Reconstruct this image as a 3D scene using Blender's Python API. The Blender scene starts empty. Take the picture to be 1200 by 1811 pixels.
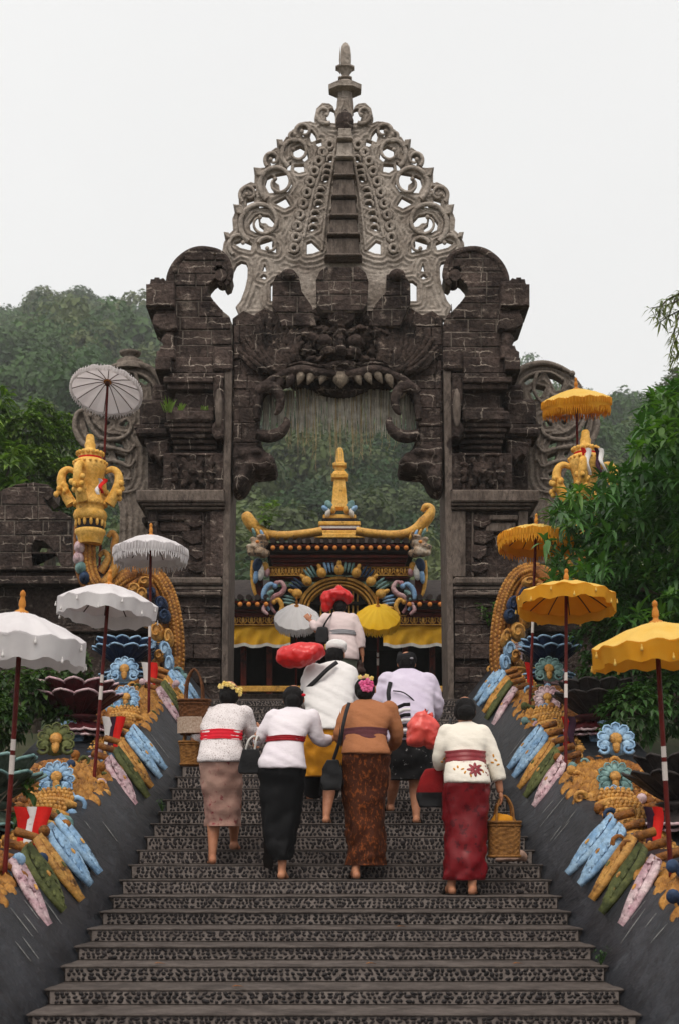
import bpy, bmesh, math, random
from mathutils import Vector, Matrix, noise
from mathutils.geometry import tessellate_polygon
V = Vector
R = math.radians
rnd = random.Random(7)
sc = bpy.context.scene
col = sc.collection
# ---------------------------------------------------------------- camera
F, CX, YH, EZ = 2515.0, 600.0, 1512.0, 1.55      # focal length and horizon of the photograph, eye height
cam = bpy.data.objects.new('camera', bpy.data.cameras.new('camera'))
col.objects.link(cam)
cam.location = (0, 0, EZ)
cam.rotation_euler = (R(90), 0, 0)
cam.data.sensor_fit = 'VERTICAL'
cam.data.sensor_height = 36
cam.data.lens = F / 1811 * 36
cam.data.shift_y = (YH - 905.5) / 1811
cam.data.clip_start = .1
cam.data.clip_end = 3000
cam.data.dof.use_dof = True
cam.data.dof.focus_distance = 14.5
cam.data.dof.aperture_fstop = 4.0
sc.camera = cam
# ---------------------------------------------------------------- world, sun, exposure
w = bpy.data.worlds.new('World')
sc.world = w
w.use_nodes = True
nt = w.node_tree
bg = nt.nodes['Background']
sky = nt.nodes.new('ShaderNodeTexSky')
sky.sky_type = 'NISHITA'
sky.sun_disc = False
sky.sun_elevation = R(62)
sky.sun_rotation = R(200)
sky.dust_density = 4
mx = nt.nodes.new('ShaderNodeMix')
mx.data_type = 'RGBA'
mx.inputs[0].default_value = .93
ns = nt.nodes.new('ShaderNodeTexNoise')
ns.inputs['Scale'].default_value = 2.2
ns.inputs['Detail'].default_value = 4
cr = nt.nodes.new('ShaderNodeValToRGB')
cr.color_ramp.elements[0].position = .3
cr.color_ramp.elements[1].position = .75
cr.color_ramp.elements[0].color = (7.42, 7.36, 7.27, 1)
cr.color_ramp.elements[1].color = (7.9, 7.85, 7.75, 1)
tcw = nt.nodes.new('ShaderNodeTexCoord')
nt.links.new(tcw.outputs['Generated'], ns.inputs['Vector'])
nt.links.new(ns.outputs['Fac'], cr.inputs[0])
nt.links.new(sky.outputs[0], mx.inputs[6])
nt.links.new(cr.outputs[0], mx.inputs[7])
nt.links.new(mx.outputs[2], bg.inputs[0])
bg.inputs[1].default_value = .1
sl = bpy.data.lights.new('sun', 'SUN')
sl.energy = 1.5
sl.angle = R(38)
sl.color = (1, .93, .83)
so = bpy.data.objects.new('sun', sl)
col.objects.link(so)
so.rotation_euler = (R(30), R(-8), 0)
sc.view_settings.view_transform = 'Standard'
sc.view_settings.look = 'None'
sc.view_settings.exposure = 0.38
sc.view_settings.gamma = 1
sc.render.engine = 'CYCLES'
sc.cycles.use_denoising = True
sc.cycles.max_bounces = 6
sc.cycles.diffuse_bounces = 3
sc.cycles.volume_bounces = 3
sc.cycles.sample_clamp_indirect = 4

# ---------------------------------------------------------------- helpers
def pz(px, py, Y):
    return V(((px - CX) * Y / F, Y, EZ + (YH - py) * Y / F))

def srgb(r, g, b):
    return tuple((c / 255 / 12.92) if c / 255 < .04045 else ((c / 255 + .055) / 1.055) ** 2.4 for c in (r, g, b)) + (1,)

MATS = {}
def mat(name, c1, c2=None, s=5, rough=.85, bump=.25, bs=45, c3=None, s3=8, t3=.6, isl=0., metal=0., spec=.14, sss=0., w3=.08, streak=1., obj=False, bd=.02, spk=0., spks=24, vein=0., vcol=(.30, .25, .21), vw=.022):
    """two-tone noise surface, optional third tone in spots, per-island value jitter, bump"""
    m = bpy.data.materials.new(name)
    m.use_nodes = True
    n = m.node_tree
    b = n.nodes['Principled BSDF']
    L = n.links.new
    def node(t, **k):
        o = n.nodes.new('ShaderNode' + t)
        for a, v in k.items():
            o.inputs[a].default_value = v
        return o
    if obj:
        tc = node('TexCoord').outputs['Object']
    else:
        tc = node('NewGeometry').outputs['Position']
    if streak != 1:
        mp = node('Mapping', Scale=(1, 1, streak))
        L(tc, mp.inputs['Vector'])
        tc = mp.outputs[0]
    c2 = c2 or c1
    n1 = node('TexNoise', Scale=s, Detail=6, Roughness=.65)
    L(tc, n1.inputs['Vector'])
    r1 = node('ValToRGB')
    r1.color_ramp.elements[0].position = .33
    r1.color_ramp.elements[1].position = .67
    r1.color_ramp.elements[0].color = tuple(c1)[:3] + (1,)
    r1.color_ramp.elements[1].color = tuple(c2)[:3] + (1,)
    L(n1.outputs['Fac'], r1.inputs[0])
    out = r1.outputs[0]
    if c3:
        n3 = node('TexNoise', Scale=s3, Detail=9, Roughness=.72)
        L(tc, n3.inputs['Vector'])
        r3 = node('ValToRGB')
        r3.color_ramp.elements[0].position = t3
        r3.color_ramp.elements[1].position = t3 + w3
        L(n3.outputs['Fac'], r3.inputs[0])
        mi = n.nodes.new('ShaderNodeMix')
        mi.data_type = 'RGBA'
        L(r3.outputs[0], mi.inputs[0])
        L(out, mi.inputs[6])
        mi.inputs[7].default_value = tuple(c3)[:3] + (1,)
        out = mi.outputs[2]
    if vein:
        nv = node('TexNoise', Scale=vein * 1.3, Detail=4)
        L(tc, nv.inputs['Vector'])
        va = n.nodes.new('ShaderNodeVectorMath'); va.operation = 'MULTIPLY_ADD'
        L(nv.outputs['Color'], va.inputs[0]); va.inputs[1].default_value = (.12, .12, .12); L(tc, va.inputs[2])
        mpv = node('Mapping', Rotation=(R(90), 0, 0))
        L(va.outputs[0], mpv.inputs['Vector'])
        if vw > .01:
            vo = node('TexBrick', Scale=1., **{'Mortar Size': vw * .42, 'Mortar Smooth': .5, 'Brick Width': 2.4 / vein, 'Row Height': 1.05 / vein})
            L(mpv.outputs[0], vo.inputs['Vector'])
            vsock = vo.outputs['Fac']
        else:
            vo = node('TexVoronoi', Scale=vein)
            vo.feature = 'DISTANCE_TO_EDGE'
            L(va.outputs[0], vo.inputs['Vector'])
            vsock = vo.outputs['Distance']
        mv = node('MapRange')
        if vw > .01:
            mv.inputs[1].default_value = .2; mv.inputs[2].default_value = .9
            mv.inputs[3].default_value = 0; mv.inputs[4].default_value = .8
        else:
            mv.inputs[1].default_value = vw * .3; mv.inputs[2].default_value = vw * 1.6
            mv.inputs[3].default_value = 1; mv.inputs[4].default_value = 0
        L(vsock, mv.inputs[0])
        nk = node('TexNoise', Scale=vein * .7, Detail=3)
        L(tc, nk.inputs['Vector'])
        mk = node('MapRange')
        mk.inputs[1].default_value = .46; mk.inputs[2].default_value = .58
        L(nk.outputs['Fac'], mk.inputs[0])
        mm = n.nodes.new('ShaderNodeMath'); mm.operation = 'MULTIPLY'
        L(mv.outputs[0], mm.inputs[0]); L(mk.outputs[0], mm.inputs[1])
        mi = n.nodes.new('ShaderNodeMix'); mi.data_type = 'RGBA'
        L(mm.outputs[0], mi.inputs[0]); L(out, mi.inputs[6])
        mi.inputs[7].default_value = tuple(vcol) + (1,)
        out = mi.outputs[2]
    if spk:
        n4 = node('TexNoise', Scale=spks, Detail=4, Roughness=.75)
        L(tc, n4.inputs['Vector'])
        m4 = node('MapRange')
        m4.inputs[1].default_value = .28
        m4.inputs[2].default_value = .72
        m4.inputs[3].default_value = 1 - spk
        m4.inputs[4].default_value = 1 + spk
        L(n4.outputs['Fac'], m4.inputs[0])
        h4 = node('HueSaturation')
        L(m4.outputs[0], h4.inputs['Value'])
        L(out, h4.inputs['Color'])
        out = h4.outputs[0]
    if isl:
        g = node('NewGeometry')
        oi = node('ObjectInfo')
        ad = n.nodes.new('ShaderNodeMath')
        ad.operation = 'ADD'
        L(g.outputs['Random Per Island'], ad.inputs[0])
        L(oi.outputs['Random'], ad.inputs[1])
        mr = node('MapRange')
        mr.inputs[2].default_value = 2
        mr.inputs[3].default_value = 1 - isl
        mr.inputs[4].default_value = 1 + isl
        L(ad.outputs[0], mr.inputs[0])
        hs = node('HueSaturation')
        L(mr.outputs[0], hs.inputs['Value'])
        L(out, hs.inputs['Color'])
        out = hs.outputs[0]
    L(out, b.inputs['Base Color'])
    b.inputs['Roughness'].default_value = rough
    b.inputs['Metallic'].default_value = metal
    b.inputs['Specular IOR Level'].default_value = spec
    if sss:
        b.inputs['Subsurface Weight'].default_value = sss
        b.inputs['Subsurface Radius'].default_value = (.05, .03, .02)
    if bump:
        nb = node('TexNoise', Scale=bs, Detail=5, Roughness=.6)
        L(tc, nb.inputs['Vector'])
        bp = node('Bump', Strength=bump, Distance=bd)
        L(nb.outputs['Fac'], bp.inputs['Height'])
        L(bp.outputs[0], b.inputs['Normal'])
    MATS[name] = m
    return m

def tagit(o, label=None, cat=None, group=None, kind=None):
    if label: o['label'] = label
    if cat: o['category'] = cat
    if group: o['group'] = group
    if kind: o['kind'] = kind
    return o

def empty(name, loc, label=None, cat=None, group=None, kind=None):
    o = bpy.data.objects.new(name, None)
    o.empty_display_size = .2
    o.location = loc
    col.objects.link(o)
    return tagit(o, label, cat, group, kind)

def org(p):
    while p is not None and p.parent is not None:
        p = p.parent
    return V(p.location) if p is not None else V((0, 0, 0))

class MB:
    """collects shapes in world coordinates, links them as one mesh object"""
    def __init__(s, T=None):
        s.v, s.f, s.m, s.sm = [], [], [], []
        s.T = T or Matrix.Identity(4)
    def add(s, vs, fs, mi=0, smooth=False):
        k = len(s.v)
        s.v += [tuple(s.T @ V(p)) for p in vs]
        s.f += [tuple(k + i for i in f) for f in fs]
        s.m += [mi] * len(fs)
        s.sm += [smooth] * len(fs)
    def box(s, c, d, rot=None, mi=0, ch=0.):
        x, y, z = d[0] / 2, d[1] / 2, d[2] / 2
        M = Matrix.Translation(c) @ (rot.to_4x4() if rot else Matrix.Identity(4))
        if ch <= 0:
            p = [M @ V((a, b, q)) for a in (-x, x) for b in (-y, y) for q in (-z, z)]
            s.add(p, [(0, 1, 3, 2), (4, 6, 7, 5), (0, 4, 5, 1), (2, 3, 7, 6), (0, 2, 6, 4), (1, 5, 7, 3)], mi)
        else:
            ch = min(ch, x * .9, y * .9, z * .9)
            p, ix = [], {}
            for a in (-1, 1):
                for b in (-1, 1):
                    for q in (-1, 1):
                        for ax in range(3):
                            e = [x - ch, y - ch, z - ch]
                            e[ax] += ch
                            ix[(a, b, q, ax)] = len(p)
                            p.append(M @ V((a * e[0], b * e[1], q * e[2])))
            fs = []
            S = (-1, 1)
            for a in S:
                fs.append([ix[(a, b, q, 0)] for b, q in ((-1, -1), (1, -1), (1, 1), (-1, 1))])
                fs.append([ix[(b, a, q, 1)] for b, q in ((-1, -1), (1, -1), (1, 1), (-1, 1))])
                fs.append([ix[(b, q, a, 2)] for b, q in ((-1, -1), (1, -1), (1, 1), (-1, 1))])
            for a in S:
                for b in S:
                    fs.append([ix[(a, b, -1, 0)], ix[(a, b, 1, 0)], ix[(a, b, 1, 1)], ix[(a, b, -1, 1)]])
                    fs.append([ix[(a, -1, b, 0)], ix[(a, 1, b, 0)], ix[(a, 1, b, 2)], ix[(a, -1, b, 2)]])
                    fs.append([ix[(-1, a, b, 1)], ix[(1, a, b, 1)], ix[(1, a, b, 2)], ix[(-1, a, b, 2)]])
                    for q in S:
                        fs.append([ix[(a, b, q, 0)], ix[(a, b, q, 1)], ix[(a, b, q, 2)]])
            s.add(p, fs, mi)
    def prism(s, poly, yf, yb, holes=(), ch=0., mi=0, back=True):
        """poly in (x, z); front towards the camera at yf, back at yb, chamfered front edge"""
        loops = []
        for k, lp in enumerate([poly] + list(holes)):
            lp = [V((a, b)) for a, b in lp]
            ar = sum(lp[i - 1].x * lp[i].y - lp[i].x * lp[i - 1].y for i in range(len(lp)))
            if (ar < 0) == (k == 0):
                lp.reverse()
            loops.append(lp)
        vs, fs, front, backl = [], [], [], []
        for lp in loops:
            n = len(lp)
            ins = []
            for i in range(n):
                a, b, c = lp[i - 1], lp[i], lp[(i + 1) % n]
                d1 = (b - a).normalized() if (b - a).length > 1e-9 else V((1, 0))
                d2 = (c - b).normalized() if (c - b).length > 1e-9 else d1
                t = V((-d1.y, d1.x)) + V((-d2.y, d2.x))
                if t.length < .3:
                    t = V((-d1.y, d1.x))
                ins.append(b + t.normalized() * ch)
            k = len(vs)
            if ch > 0:
                vs += [(p.x, yf, p.y) for p in ins]
                front.append(list(range(k, k + n)))
                k2 = len(vs)
                vs += [(p.x, yf + ch, p.y) for p in lp]
                fs += [(k + i, k2 + i, k2 + (i + 1) % n, k + (i + 1) % n) for i in range(n)]
            else:
                vs += [(p.x, yf, p.y) for p in lp]
                front.append(list(range(k, k + n)))
                k2 = k
            k3 = len(vs)
            vs += [(p.x, yb, p.y) for p in lp]
            backl.append(list(range(k3, k3 + n)))
            fs += [(k2 + i, k3 + i, k3 + (i + 1) % n, k2 + (i + 1) % n) for i in range(n)]
        for idx in ([front, backl] if back else [front]):
            flat = [i for q in idx for i in q]
            if len(idx) == 1 and len(flat) == 4:
                fs.append(tuple(flat))
                continue
            for t in tessellate_polygon([[V((vs[i][0], vs[i][2], 0)) for i in q] for q in idx]):
                fs.append(tuple(flat[i] for i in t))
        s.add(vs, fs, mi)
    def tube(s, pts, rad, n=8, mi=0, caps=True, flat=None, up=None, closed=False):
        """sweep; rad number or list; flat=(a,b) scales the section across (side, up)"""
        pts = [V(p) for p in pts]
        N = len(pts)
        rad = rad if isinstance(rad, (list, tuple)) else [rad] * N
        fl = flat or (1, 1)
        vs, fs = [], []
        ref = V(up) if up else None
        pu = None
        for i, p in enumerate(pts):
            a = pts[i - 1] if (i or closed) else p
            b = pts[(i + 1) % N] if (i < N - 1 or closed) else p
            t = (b - a).normalized()
            if ref is not None:
                u = ref - t * ref.dot(t)
                if u.length < 1e-4:
                    u = t.orthogonal()
            elif pu is None:
                u = t.orthogonal()
            else:
                u = pu - t * pu.dot(t)
                if u.length < 1e-5:
                    u = t.orthogonal()
            u.normalize()
            pu = u
            q = t.cross(u)
            for k in range(n):
                an = 2 * math.pi * (k + .5) / n
                vs.append(p + q * math.cos(an) * rad[i] * fl[0] + u * math.sin(an) * rad[i] * fl[1])
        for i in range(N if closed else N - 1):
            j = (i + 1) % N
            for k in range(n):
                fs.append((i * n + k, i * n + (k + 1) % n, j * n + (k + 1) % n, j * n + k))
        s.add(vs, fs, mi, True)
        if caps and not closed:
            s.add(vs[:n], [tuple(range(n))], mi)
            s.add(vs[-n:], [tuple(range(n))], mi)
    def lathe(s, prof, c, n=16, M=None, mi=0, smooth=True, sq=1.):
        """prof of (radius, height) from bottom to top"""
        M = Matrix.Translation(c) @ (M.to_4x4() if M else Matrix.Identity(4))
        vs, fs = [], []
        for r, z in prof:
            for k in range(n):
                a = 2 * math.pi * (k + .5) / n
                vs.append(M @ V((r * math.cos(a), r * math.sin(a) * sq, z)))
        for i in range(len(prof) - 1):
            for k in range(n):
                fs.append((i * n + k, i * n + (k + 1) % n, (i + 1) * n + (k + 1) % n, (i + 1) * n + k))
        s.add(vs, fs, mi, smooth)
        for e in (0, len(prof) - 1):
            if prof[e][0] > 1e-4:
                s.add(vs[e * n:e * n + n], [tuple(range(n))], mi)
    def ell(s, c, r, seg=10, ring=7, rot=None, mi=0):
        M = Matrix.Translation(c) @ (rot.to_4x4() if rot else Matrix.Identity(4))
        vs = [M @ V((0, 0, -r[2]))]
        fs = []
        for i in range(1, ring):
            t = math.pi * i / ring - math.pi / 2
            for k in range(seg):
                a = 2 * math.pi * k / seg
                vs.append(M @ V((r[0] * math.cos(t) * math.cos(a), r[1] * math.cos(t) * math.sin(a), r[2] * math.sin(t))))
        vs.append(M @ V((0, 0, r[2])))
        e = len(vs) - 1
        for k in range(seg):
            k2 = (k + 1) % seg
            fs.append((0, 1 + k2, 1 + k))
            fs.append((e, e - seg + k, e - seg + k2))
            for i in range(ring - 2):
                fs.append((1 + i * seg + k, 1 + i * seg + k2, 1 + (i + 1) * seg + k2, 1 + (i + 1) * seg + k))
        s.add(vs, fs, mi, True)
    def loft(s, rings, mi=0, caps=True, smooth=True):
        n = len(rings[0])
        vs = [p for r in rings for p in r]
        fs = []
        for i in range(len(rings) - 1):
            for k in range(n):
                fs.append((i * n + k, i * n + (k + 1) % n, (i + 1) * n + (k + 1) % n, (i + 1) * n + k))
        s.add(vs, fs, mi, smooth)
        if caps:
            s.add(rings[0], [tuple(range(n))], mi)
            s.add(rings[-1], [tuple(range(n))], mi)
    def build(s, name, mats, parent=None, origin=None, fix=True, weld=False, **tags):
        o0 = org(parent) if parent is not None else V(origin or (0, 0, 0))
        me = bpy.data.meshes.new(name)
        me.from_pydata([(p[0] - o0.x, p[1] - o0.y, p[2] - o0.z) for p in s.v], [], s.f)
        for m in (mats if isinstance(mats, (list, tuple)) else [mats]):
            me.materials.append(m)
        me.polygons.foreach_set('material_index', s.m)
        me.polygons.foreach_set('use_smooth', s.sm)
        if fix or weld:
            bm = bmesh.new()
            bm.from_mesh(me)
            if weld:
                bmesh.ops.remove_doubles(bm, verts=bm.verts, dist=1e-5)
            if fix:
                bmesh.ops.recalc_face_normals(bm, faces=bm.faces)
            bm.to_mesh(me)
            bm.free()
        o = bpy.data.objects.new(name, me)
        col.objects.link(o)
        if parent is not None:
            o.parent = parent
        else:
            o.location = o0
        return tagit(o, **tags)

def carve(o, voxel, smooth=2, amp=0., freq=6., seed=0, amp2=0., freq2=20.):
    """voxel union of everything in the mesh, softened, then roughened along the normals"""
    md = o.modifiers.new('r', 'REMESH')
    md.mode = 'VOXEL'
    md.voxel_size = voxel
    md.use_smooth_shade = True
    if smooth:
        ms = o.modifiers.new('s', 'SMOOTH')
        ms.factor = .5
        ms.iterations = smooth
    dg = bpy.context.evaluated_depsgraph_get()
    me = bpy.data.meshes.new_from_object(o.evaluated_get(dg))
    o.modifiers.clear()
    old = o.data
    if amp or amp2:
        sd = V((seed * 7.3, seed * 3.1, seed))
        for v in me.vertices:
            d = amp * noise.noise(v.co * freq + sd) if amp else 0
            if amp2:
                d += amp2 * noise.noise(v.co * freq2 + sd)
            v.co += v.normal * d
    o.data = me
    bpy.data.meshes.remove(old)
    me.name = o.name
    return o

def dup(o, parent=None):
    c = o.copy()
    col.objects.link(c)
    if parent is not None:
        c.parent = parent
    for ch in list(o.children):
        dup(ch, c)
    return c

def lerp(a, b, t):
    return a + (b - a) * t

def interp(tab, x):
    if x <= tab[0][0]:
        return tab[0][1]
    for (a, p), (b, q) in zip(tab, tab[1:]):
        if x <= b:
            return p + (q - p) * (x - a) / (b - a)
    return tab[-1][1]

def cat(pts, n=6, closed=False):
    """Catmull-Rom through points (tuples of any length)"""
    P = [V(p) for p in pts]
    N = len(P)
    out = []
    for i in range(N if closed else N - 1):
        a = P[i - 1] if (i or closed) else P[i]
        b, c = P[i], P[(i + 1) % N]
        d = P[(i + 2) % N] if (i + 2 < N or closed) else c
        for k in range(n):
            t = k / n
            out.append(.5 * (2 * b + (c - a) * t + (2 * a - 5 * b + 4 * c - d) * t * t + (3 * b - a - 3 * c + d) * t ** 3))
    if not closed:
        out.append(P[-1])
    return out

def clip_rect(poly, x0, x1, y0, y1):
    for ax, lim, sg in ((0, x0, 1), (0, x1, -1), (1, y0, 1), (1, y1, -1)):
        out = []
        for i in range(len(poly)):
            a, b = poly[i - 1], poly[i]
            da, db = sg * (a[ax] - lim), sg * (b[ax] - lim)
            if (da >= 0) != (db >= 0):
                t = da / (da - db)
                out.append((a[0] + (b[0] - a[0]) * t, a[1] + (b[1] - a[1]) * t))
            if db >= 0:
                out.append(b)
        poly = out
        if not poly:
            return []
    res = []
    for p in poly:
        if not res or abs(p[0] - res[-1][0]) + abs(p[1] - res[-1][1]) > .25:
            res.append(p)
    if len(res) > 1 and abs(res[0][0] - res[-1][0]) + abs(res[0][1] - res[-1][1]) < .25:
        res.pop()
    return res

def area(p):
    return abs(sum(p[i - 1][0] * p[i][1] - p[i][0] * p[i - 1][1] for i in range(len(p)))) / 2
# ================================================================ materials of the setting
M_stone = mat('dark_andesite', (.017, .012, .011), (.088, .063, .054), s=2.6, bump=.9, bs=13, bd=.07, c3=(.30, .24, .20), s3=4.2, t3=.575, isl=.5, w3=.18, spk=.6, vein=5.5)
M_stone2 = mat('dark_carved_stone', (.012, .009, .008), (.080, .056, .047), s=3.2, bump=1., bs=15, bd=.09, c3=(.27, .21, .17), s3=5, t3=.57, w3=.18, spk=.65, spks=20, vein=4.5)
M_ledge = mat('weathered_ledge_stone', (.085, .066, .056), (.20, .16, .135), s=5, bump=.8, bs=16, bd=.05, c3=(.035, .026, .024), s3=5, t3=.54, w3=.12, streak=.4, spk=.45)
M_mortar = mat('pale_mortar', (.03, .024, .021), (.27, .225, .19), s=4, bump=.5, bs=60, spk=.5)
M_grey = mat('grey_cast_stone', (.22, .18, .15), (.46, .40, .35), s=2.4, bump=.8, bs=14, bd=.05, c3=(.085, .062, .050), s3=2.6, t3=.535, w3=.22, spk=.38)
M_concrete = mat('wet_dark_concrete', (.008, .009, .012), (.026, .028, .034), s=1.8, rough=.5, bump=.6, bs=7, bd=.04, c3=(.075, .082, .09), s3=2.6, t3=.58, w3=.25, spec=.3, spk=.5, spks=5)
M_tread = mat('grey_brown_cement', (.050, .040, .036), (.112, .092, .082), s=5, rough=.7, bump=.5, bs=30, c3=(.035, .028, .025), s3=2.6, t3=.54, w3=.14, spk=.35, isl=.22)
M_grout = mat('pale_grout', (.12, .098, .088), (.25, .21, .19), s=12, rough=.8, bump=.4, bs=120)
M_pebble = mat('dark_pebble', (.008, .006, .007), (.028, .022, .022), s=20, rough=.5, bump=.1, bs=80, isl=.8, spec=.25)
M_ground = mat('ground_soil', (.035, .045, .02), (.06, .055, .035), s=1.5, bump=.5, bs=8)
M_line = mat('pale_scratch_line', (.10, .10, .10), (.34, .34, .33), s=30, bump=.1)

# ================================================================ stairs
T_, Y0_, HW, XC = .46, 7.66, 1.65, -.03
NOSE = [1793, 1749, 1708, 1673, 1642, 1612, 1584.5, 1556, 1529, 1503, 1479, 1456, 1435, 1414, 1393.5, 1373.5, 1354]
def yk(k): return Y0_ + T_ * k
ZL = EZ + (YH - 1236) / F * yk(24)
ZK = {}
for k, y in enumerate(NOSE):
    ZK[k] = EZ + (YH - y) / F * yk(k)
for k in range(17, 25):
    ZK[k] = lerp(ZK[16], ZL, (k - 16) / 8)
for k in range(-7, 0):
    ZK[k] = ZK[0] + .09 * k
def zs(Y):
    """height of the nosing line at depth Y"""
    k = (Y - Y0_) / T_
    return interp([(q, ZK[q]) for q in sorted(ZK)], k)

stairs = empty('stairway', (XC, yk(0), 0), kind='structure')
def pebbles(seed):
    r = random.Random(seed)
    m = MB()
    m.box((0, .006, 0), (2 * HW - .06, .012, .062), mi=0)
    for row, z0 in enumerate((-.019, .003, .022)):
        x = -HW + .045 + r.random() * .02
        while x < HW - .05:
            a, b = r.uniform(.010, .021), r.uniform(.007, .0135)
            if r.random() < .12:
                a, b = a * 1.25, b * 1.3
            th = r.uniform(-.6, .6)
            zc = z0 + r.uniform(-.004, .004)
            n = 6
            top, rim = [], []
            for k in range(n):
                an = 2 * math.pi * k / n + r.uniform(-.25, .25)
                u, v = math.cos(an) * a, math.sin(an) * b
                u, v = u * math.cos(th) - v * math.sin(th), u * math.sin(th) + v * math.cos(th)
                rim.append((x + u, 0, max(-.03, min(.03, zc + v))))
                top.append((x + u * .62, -.006, max(-.029, min(.029, zc + v * .62))))
            m.add(rim + top, [tuple(range(n, 2 * n))] + [(k, (k + 1) % n, n + (k + 1) % n, n + k) for k in range(n)], 1, True)
            x += a * 2 + r.uniform(.001, .008)
    return m
peb_mesh = []
for q in range(4):
    o = pebbles(q).build('pebble_panel', [M_grout, M_pebble], fix=False)
    peb_mesh.append(o.data)
    bpy.data.objects.remove(o)
rs = random.Random(3)
for k in range(-7, 25):
    y, z = yk(k), ZK[k]
    y2 = yk(k + 1) + .05 if k < 24 else 60
    zb = ZK.get(k - 1, z - .1) - .03
    m = MB()
    w_ = HW + rs.uniform(-.006, .006)
    if k == 24:
        continue
    # tread slab with a small nosing, riser body behind it
    yo = rs.uniform(-.006, .006)
    m.box((XC, (y - .012 + y2) / 2 + yo / 2, z - .006), (2 * w_, y2 - y + .012 - yo, .012), ch=.003)
    m.box((XC, (y + y2) / 2 + .01, (z - .012 + zb) / 2), (2 * HW - .004, y2 - y - .02, z - .012 - zb))
    st = m.build('step', M_tread, stairs)
    h = z - ZK.get(k - 1, z - .09)
    o = bpy.data.objects.new('pebble_panel', peb_mesh[k % 4])
    col.objects.link(o)
    o.parent = st
    o.location = V((XC, y - .004, z - .012 - .003 - .031 * (h - .020) / .062)) - org(stairs)
    o.scale = (-1 if k % 3 else 1, 1, (h - .020) / .062)
    o['kind'] = 'stuff'
m = MB()
m.box((XC, (yk(24) + 45) / 2, ZL - .15), (5.6, 45 - yk(24), .3), ch=.008)
m.build('landing', M_tread, kind='structure', origin=(XC, yk(24), ZL))
o = bpy.data.objects.new('pebble_panel', peb_mesh[1])
col.objects.link(o)
o.location = (XC, yk(24) - .004, ZL - .058)
o['kind'] = 'structure'
o.name = 'landing_riser'

# ================================================================ sloping side ramps that carry the serpents
YA, YB = 4.6, 19.4
def ramp(sd):
    m = MB()
    prof = [(HW - .02, -.40), (HW - .02, -.05), (HW + .10, .07), (HW + .34, .38), (HW + .40, .41), (HW + 1.35, .42), (HW + 1.42, .36), (HW + 1.6, -.8)]
    rows = []
    N = 60
    for i in range(N + 1):
        Y = lerp(YA, YB, i / N)
        z = zs(Y)
        rows.append([V((XC + sd * (x + .012 * noise.noise(V((x * 3, Y * 1.3, sd)))), Y, z + dz + .02 * noise.noise(V((x * 2, Y * .9, 5 + sd))))) for x, dz in prof])
    n = len(prof)
    vs = [p for r in rows for p in r]
    fs = [(i * n + k, i * n + k + 1, (i + 1) * n + k + 1, (i + 1) * n + k) for i in range(N) for k in range(n - 1)]
    fs += [tuple(range(n)), tuple(N * n + k for k in range(n))]
    m.add(vs, fs, 0, True)
    o = m.build('ramp_wall', M_concrete, origin=(XC + sd * HW, YA, zs(YA)))
    tagit(o, 'dark sloping concrete ramp wall along the %s edge of the stairs' % ('left' if sd < 0 else 'right'), 'wall', 'ramp walls')
    # pale incised lines that run down the slope
    r = random.Random(11 + sd)
    m = MB()
    for i in range(24):
        Y = lerp(6.2, 15, r.random() ** 1.3)
        z = zs(Y)
        a, b = sorted((r.uniform(.0, 1), r.uniform(.0, 1)))
        if b - a < .25:
            b = min(1, a + .4)
        sk = r.uniform(-.06, .06)
        ps = []
        for t in (a, (a + b) / 2, b):
            x = lerp(HW + .105, HW + .335, t)
            zz = z + lerp(.08, .375, t)
            Yt = Y + sk * t
            ps.append((XC + sd * (x - .007), Yt, zz + zs(Yt) - zs(Y) + .004))
        m.tube(ps, [.0012, .0035, .0015], n=5)
    m.build('joint_lines', M_line, o)['kind'] = 'stuff'
    return o
ramp(-1)
ramp(1)
import numpy as np
def in_poly(P, X, Z):
    c = np.zeros(X.shape, bool)
    n = len(P)
    for i in range(n):
        (x1, z1), (x2, z2) = P[i - 1], P[i]
        if z1 == z2:
            continue
        hit = ((z1 > Z) != (z2 > Z)) & (X < (x2 - x1) * (Z - z1) / (z2 - z1) + x1)
        c ^= hit
    return c
def seg_dist(P, X, Z, D):
    n = len(P)
    for i in range(n):
        (x1, z1), (x2, z2) = P[i - 1], P[i]
        dx, dz = x2 - x1, z2 - z1
        l2 = dx * dx + dz * dz
        if l2 < 1e-12:
            continue
        t = np.clip(((X - x1) * dx + (Z - z1) * dz) / l2, 0, 1)
        np.minimum(D, np.hypot(X - x1 - t * dx, Z - z1 - t * dz), out=D)
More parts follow.
